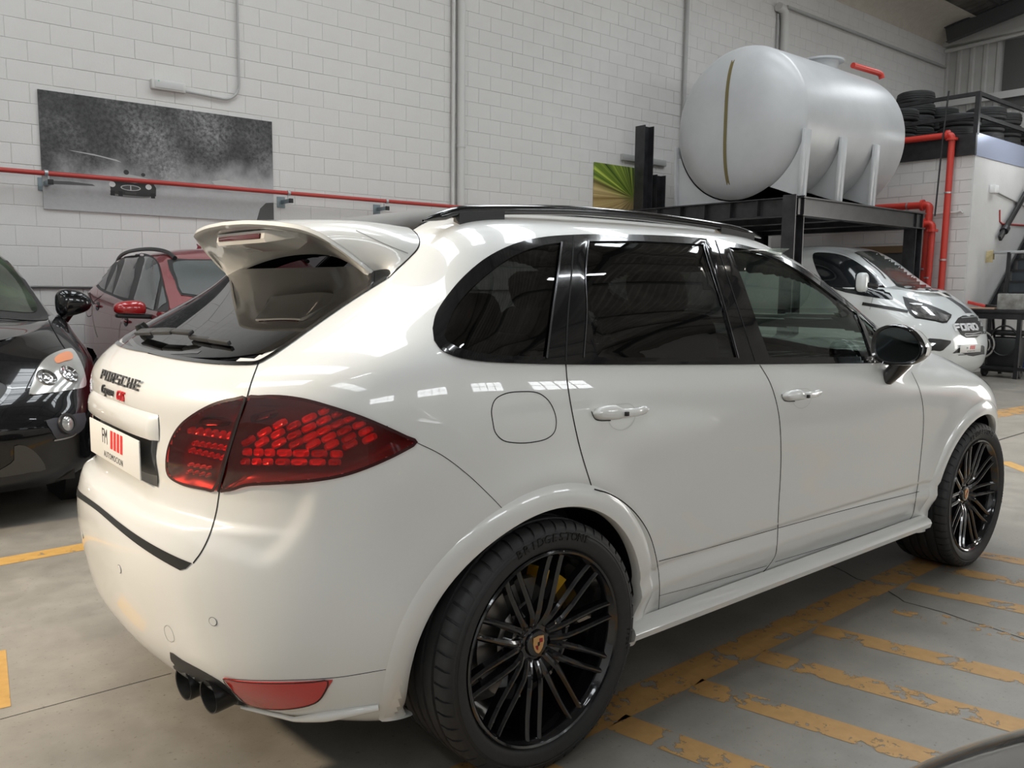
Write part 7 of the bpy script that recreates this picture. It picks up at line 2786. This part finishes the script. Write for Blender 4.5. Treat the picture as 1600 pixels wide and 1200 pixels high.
# spare tyres on the mezzanine: one tyre copied onto each place
def spare_tyre():
    b = MB()
    R_, h = 0.325, 0.105
    b.lathe([(0.20, -h+0.02), (0.22, -h), (R_-0.05, -h), (R_-0.015, -h+0.02), (R_-0.006, -h+0.045), (R_-0.012, -0.035), (R_, -0.03), (R_, -0.004), (R_-0.01, -0.003), (R_-0.01, 0.003), (R_, 0.004), (R_, 0.03), (R_-0.012, 0.035),
             (R_-0.006, h-0.045), (R_-0.015, h-0.02), (R_-0.05, h), (0.22, h), (0.20, h-0.02), (0.19, 0)], 40, closed=True)
    return b.build('tyre', M_RUBBER, sharp=35)
ty0 = spare_tyre()
stacks = [(13.60, 1404, 3, 'left stack beside the tank'), (14.20, 1430, 5, 'tallest stack on the mezzanine'), (14.80, 1466, 4, 'stack right of the tallest one'), (13.68, 1500, 2, 'short pile behind the corner post'),
          (14.5, 1552, 3, 'first stack right of the corner post'), (15.25, 1580, 3, 'second stack right of the corner post'), (16.0, 1604, 2, 'last stack behind the lamp')]
placed = []
for (x, u, n, w) in stacks:
    while True:
        y = max(at(u, 190, x=x).y, RY+0.40)
        if all(math.hypot(x-a_, y-b_) > 0.70 for a_, b_, _, _ in placed):
            break
        x += 0.05
    placed.append((x, y, n, w))
stacks = placed
first = True
for (x, y, n, where) in stacks:
    for k in range(n):
        o = ty0 if first else ty0.copy()
        if not first:
            COL.objects.link(o)
        first = False
        o.location = (x+rb.uniform(-.02, .02), y+rb.uniform(-.02, .02), DZ+0.105+0.21*k)
        o.rotation_euler = (0, 0, rb.uniform(0, 3))
        o.scale = (1.0, 1.0, 1.0)
        pos = ['bottom', 'second', 'third', 'fourth', 'fifth'][k] if k < n-1 else 'top'
        tag(o, 'black spare tyre, %s of the %s' % (pos, where), 'tyre', 'spare tyres on the mezzanine')

# red riser pipes in front of the room
def red_pipe(pts, r, label, clamps=(), flanges=()):
    o = empty('riser_pipe', pts[0], 0, label, 'pipe')
    p0 = Vector(pts[0])
    MB().tube([Vector(p)-p0 for p in pts], r, 14).build('pipe', M_RED, o)
    for (p, ax) in clamps:
        MB().lathe([(r, -0.012), (r+0.008, -0.012), (r+0.008, 0.012), (r, 0.012)], 16, frame(Vector(p)-p0, ax)).build('clamp', M_GREYM, o)
    for (p, ax) in flanges:
        MB().lathe([(r, -0.02), (r+0.035, -0.02), (r+0.035, 0.02), (r, 0.02)], 16, frame(Vector(p)-p0, ax)).build('flange', M_RED, o)
    return o
def bend(a, c, d, r=0.08, n=5):
    """points a -> c -> d with a rounded corner at c"""
    a, c, d = map(Vector, (a, c, d))
    p = c+(a-c).normalized()*r
    q = c+(d-c).normalized()*r
    return [a]+[p.lerp(c, t).lerp(c.lerp(q, t), t) for t in [i/n for i in range(n+1)]]+[d]
x1 = RX-0.14
red_pipe(bend((x1, 6.9, 3.95), (x1, 3.64, 3.93), (x1, 3.66, 0.02), 0.06), 0.052, 'tall red riser pipe reaching the mezzanine railing', [((x1, 3.65, 3.0), (0, 0, 1)), ((x1, 3.655, 1.9), (0, 0, 1))], [((x1, 3.64, 3.86), (0, 0, 1)), ((x1, 3.71, 3.93), (0, 1, 0))])
red_pipe(bend((x1, 5.6, 2.83), (x1, 3.93, 2.82), (x1, 3.98, 0.02), 0.07), 0.060, 'red pipe bending down beside the black stand post', [((x1, 4.3, 2.82), (0, 1, 0)), ((x1, 3.97, 1.75), (0, 0, 1))], [((x1, 4.05, 2.82), (0, 1, 0))])
red_pipe(bend((x1-0.13, 6.85, 2.50), (x1-0.13, 3.80, 2.50), (x1-0.13, 3.84, 0.02), 0.07), 0.050, 'lower red pipe joining the risers under the stand', [((x1-.13, 5.0, 2.5), (0, 1, 0)), ((x1-.13, 3.83, 1.6), (0, 0, 1))], [((x1-.13, 3.80, 2.38), (0, 0, 1)), ((x1-.13, 3.95, 2.5), (0, 1, 0))])
tag(MB().tube([(x1-0.10, 3.70, 4.62), (x1-0.10, 3.745, 3.9), (x1-0.10, 3.79, 2.62)], 0.014, 8).build('black_cable', M_PLASTIC), 'thin black cable hanging past the railing', 'cable')
tag(MB().tube([(RX-0.05, 4.4, 2.66), (RX-0.05, 3.52, 2.68), (RX-0.05, 3.45, 2.7), (RX-0.05, 3.43, 2.66)], 0.02, 8).build('wall_conduit', M_PVC), 'short white conduit across the block room', 'conduit')
# doorway and lintels behind the van
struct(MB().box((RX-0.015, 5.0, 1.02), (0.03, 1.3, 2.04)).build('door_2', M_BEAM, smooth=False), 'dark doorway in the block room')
struct(MB().box((RX-0.02, 5.0, 2.10), (0.05, 1.5, 0.12)).build(trim_name(), mat('brown_lintel', (0.16, 0.10, 0.05), 0.7), smooth=False), 'brown timber lintel over the doorway')
struct(MB().box((10.6, WY-0.02, 2.12), (2.0, 0.05, 0.14)).build(trim_name(), mat('dark_brown_lintel', (0.05, 0.035, 0.03), 0.7), smooth=False), 'dark lintel in the block wall behind the van')
# box lamp, handrail, thin red line on the side of the room
p = at(1548, 296, y=RY)
o = empty('wall_box', p, 0, 'white junction box on the side of the block room', 'box')
MB().box((0, -0.05, 0), (0.16, 0.10, 0.13), bev=0.012).build('housing', mat('white_plastic_box', (0.8, 0.8, 0.8), 0.4), o)
MB().tube([(0.08, -0.03, -0.02), (1.5, -0.03, -0.18)], 0.014, 8).build('conduit', M_CONDUIT, o)
a, c = at(1562, 373, y=RY-0.08), at(1606, 296, y=RY-0.08)
o = empty('stair_handrail', a, 0, 'dark sloping handrail fixed to the block room', 'handrail')
MB().bar((0, 0, 0), c-a, 0.05, 0.10, bev=0.01).build('rail', M_PLASTIC, o)
MB().lathe([(0.0, -0.05), (0.07, -0.05), (0.07, 0.05), (0.0, 0.05)], 16, frame((c-a)*0.18, (c-a))).build('bracket', M_PLASTIC, o)
q = [at(1562, 328, y=RY-0.02), at(1562, 346, y=RY-0.02), at(1566, 350, y=RY-0.02), at(1612, 353, y=RY-0.02)]
tag(MB().tube(q, 0.016, 8).build('thin_red_pipe', M_REDW), 'thin red pipe stepping across the side of the block room', 'pipe')

# ================================================================== stair, bench and clutter at the right edge
M_TREAD = mat('dark_blue_steel', (0.045, 0.055, 0.065), 0.4)
sx, sy = 14.15, 2.72
sr = empty('staircase', (sx, sy, 0), 0, 'black open steel staircase beside the block room', 'stairs')
for i in range(12):
    z = 1.16+0.20*i
    x = 0.02+0.232*i
    MB().box((x+0.13, 0, z), (0.27, 1.06, 0.035)).build('tread', M_BLACK, sr, smooth=False)
    MB().box((x+0.25, 0, z+0.10), (0.015, 1.02, 0.17)).build('riser', M_TREAD, sr, smooth=False)
for s in (-1, 1):
    b = MB().bar((-0.05, s*0.55, 1.02), (2.85, s*0.55, 3.53), 0.03, 0.24)
    b.build('stringer', M_BLACK, sr, smooth=False)
    for x in (0.05, 2.6):
        MB().box((x, s*0.55, (1.05+x*0.86)/2), (0.06, 0.06, 1.05+x*0.86)).build('support', M_BLACK, sr, smooth=False)
# landing rail with a cloth
RXX = 13.95
a, c = at(1493, 396, x=RXX), at(1640, 393, x=RXX)
o = empty('landing_rail', (RXX, a.y, 0), 0, 'black horizontal hand rail in front of the staircase', 'railing')
MB().bar((0, 0, a.z), (0, c.y-a.y, a.z), 0.05, 0.05, bev=0.01).build('rail', M_GREYM, o)
MB().box((0, -0.02, a.z), (0.07, 0.10, 0.07), bev=0.015).build('end_cap', M_PLASTIC, o)
p = at(1577, 396, x=RXX)
MB().box((0, p.y-a.y, a.z/2), (0.05, 0.05, a.z)).build('post', M_BLACK, o, smooth=False)
p0_, p1_ = at(1519, 396, x=RXX), at(1553, 396, x=RXX)
V, F = [], []
for i in range(13):
    t = i/12
    y = p0_.y+(p1_.y-p0_.y)*t
    for j, (dx, dz) in enumerate(((-0.034, -0.17), (-0.036, -0.08), (-0.030, 0.015), (0.0, 0.034), (0.030, 0.015), (0.036, -0.06), (0.034, -0.12))):
        V.append(Vector((RXX+dx+0.006*math.sin(7*t+j), y+0.012*(dz*6)*math.sin(3*t), a.z+dz+0.008*math.sin(9*t))))
for i in range(12):
    for j in range(6):
        F.append((i*7+j, (i+1)*7+j, (i+1)*7+j+1, i*7+j+1))
tag(mesh('cleaning_cloth', V, F, mat('tan_cloth', (0.50, 0.42, 0.24), 0.9, noise=(12, (0.3, 0.24, 0.12), 0.8))), 'tan cloth hung over the landing rail', 'cloth')
# work bench
BX, BY = 13.45, 2.45
bn = empty('work_bench', (BX, BY, 0), 0, 'black steel work bench in front of the staircase', 'bench')
bz = at(1560, 484, x=BX-0.3).z
MB().box((0, 0, bz-0.03), (0.66, 1.9, 0.06), bev=0.006).build('worktop', M_BLACK, bn)
for sx_ in (-0.29, 0.29):
    for sy_ in (-0.9, 0.0, 0.9):
        MB().box((sx_, sy_, (bz-0.06)/2), (0.06, 0.06, bz-0.06)).build('leg', M_BLACK, bn, smooth=False)
MB().box((-0.29, 0, 0.16), (0.05, 1.8, 0.05)).build('rail', M_BLACK, bn, smooth=False)
MB().box((-0.30, 0, bz-0.10), (0.03, 1.84, 0.10)).build('apron', M_BLACK, bn, smooth=False)
cb = MB().box((BX-0.05, 2.45, bz+0.13), (0.4, 0.75, 0.26), None, 0.02).build('storage_box', mat('cloudy_clear_plastic', (0.42, 0.42, 0.40), 0.25, noise=(7, (0.18, 0.17, 0.15), 0.9)))
tag(cb, 'cloudy clear plastic box on the work bench', 'box')
cl = empty('clamp_tool', (BX-0.12, 3.16, bz), 0, 'red handled clamp tool lying on the work bench', 'tool')
MB().bar((0, -0.12, 0.05), (0, 0.16, 0.11), 0.04, 0.05, bev=0.01).build('handle', mat('red_plastic', (0.6, 0.06, 0.05), 0.4), cl)
MB().bar((0.02, -0.30, 0.04), (0.02, -0.10, 0.05), 0.05, 0.06, bev=0.01).build('jaw', M_SATINK, cl)
MB().box((0.0, -0.05, 0.015), (0.2, 0.5, 0.03), bev=0.01).build('pad', mat('pink_tan_rag', (0.5, 0.33, 0.24), 0.9), cl)
# tyre inflator / hose cart under the bench
ct = empty('hose_cart', (13.45, 2.72, 0), 0, 'black hose cart with coiled hoses under the bench', 'cart')
MB().box((0, 0, 0.40), (0.42, 0.42, 0.50), bev=0.03).build('cabinet', M_PLASTIC, ct)
MB().box((0, -0.05, 0.72), (0.46, 0.56, 0.08), bev=0.03).build('lid', M_SATINK, ct)
for k, (y, r) in enumerate(((0.28, 0.19), (0.31, 0.15), (0.26, 0.11))):
    ring = [(-0.26, y+r*math.cos(2*PI*i/28), 0.52+r*1.1*math.sin(2*PI*i/28)) for i in range(28)]
    MB().tube(ring, 0.014, 8, closed=True).build('hose', mat('grey_hose', (0.35, 0.34, 0.31), 0.5) if k != 1 else M_PLASTIC, ct)
ring = [(-0.26, -0.05+0.2*math.cos(2*PI*i/28), 0.6+0.24*math.sin(2*PI*i/28)) for i in range(28)]
MB().tube(ring, 0.014, 8, closed=True).build('hose', M_PLASTIC, ct)
for s in (-1, 1):
    MB().lathe([(0.02, -0.03), (0.09, -0.03), (0.10, -0.02), (0.10, 0.02), (0.09, 0.03), (0.02, 0.03)], 20, frame((-0.12, s*0.26, 0.10), (0, 1, 0))).build('wheel', M_RUBBER, ct)
    MB().bar((0.02, s*0.2, 0.65), (-0.10, s*0.2, 1.0), 0.03, 0.03).build('handle_bar', M_BLACK, ct, smooth=False)
MB().box((0, 0, 0.12), (0.5, 0.5, 0.06), bev=0.02).build('base', M_PLASTIC, ct)
# jugs on the floor
def jug(name, loc, w, d, h, m, label, cap):
    o = empty(name, loc, 0, label, 'jug')
    st_ = [(0.0, .96), (0.02, 1.0), (0.62, 1.0), (0.74, .86), (0.82, .60), (0.88, .34), (0.92, .32)]
    V, F = [], []
    n = 20
    for (t, k) in st_:
        for i in range(n):
            a = 2*PI*i/n
            V.append(Vector((d/2*k*math.copysign(abs(math.cos(a))**.5, math.cos(a)), w/2*k*math.copysign(abs(math.sin(a))**.5, math.sin(a)), h*t)))
    for i in range(len(st_)-1):
        for j in range(n):
            F.append((i*n+j, i*n+(j+1) % n, (i+1)*n+(j+1) % n, (i+1)*n+j))
    F.append(tuple(range(n-1, -1, -1)))
    F.append(tuple((len(st_)-1)*n+j for j in range(n)))
    mesh('body', V, F, m, o, sharp=50)
    MB().lathe([(w*0.17, 0), (w*0.17, h*0.08), (0, h*0.085)], 16, Matrix.Translation((0, 0, h*0.91))).build('cap', cap, o)
    MB().tube([(0, -w*0.10, h*0.84), (0, -w*0.30, h*0.92), (0, -w*0.42, h*0.86), (0, -w*0.44, h*0.70)], 0.016, 8).build('handle', m, o)
    return o
fj = at(1582, 577, z=0)
jug('plastic_jug', (fj.x, fj.y, 0), 0.235, 0.16, 0.36, mat('milky_plastic', (0.62, 0.66, 0.66), 0.35), 'milky white plastic jug standing on the floor by the bench', mat('blue_cap', (0.1, 0.2, 0.5), 0.4))
fj2 = at(1606, 577, z=0)
jug('plastic_jug', (fj2.x+0.1, fj2.y, 0), 0.26, 0.18, 0.40, mat('blue_plastic', (0.05, 0.12, 0.42), 0.35), 'blue plastic jug at the right edge beside the white jug', mat('red_cap', (0.5, 0.05, 0.05), 0.4))
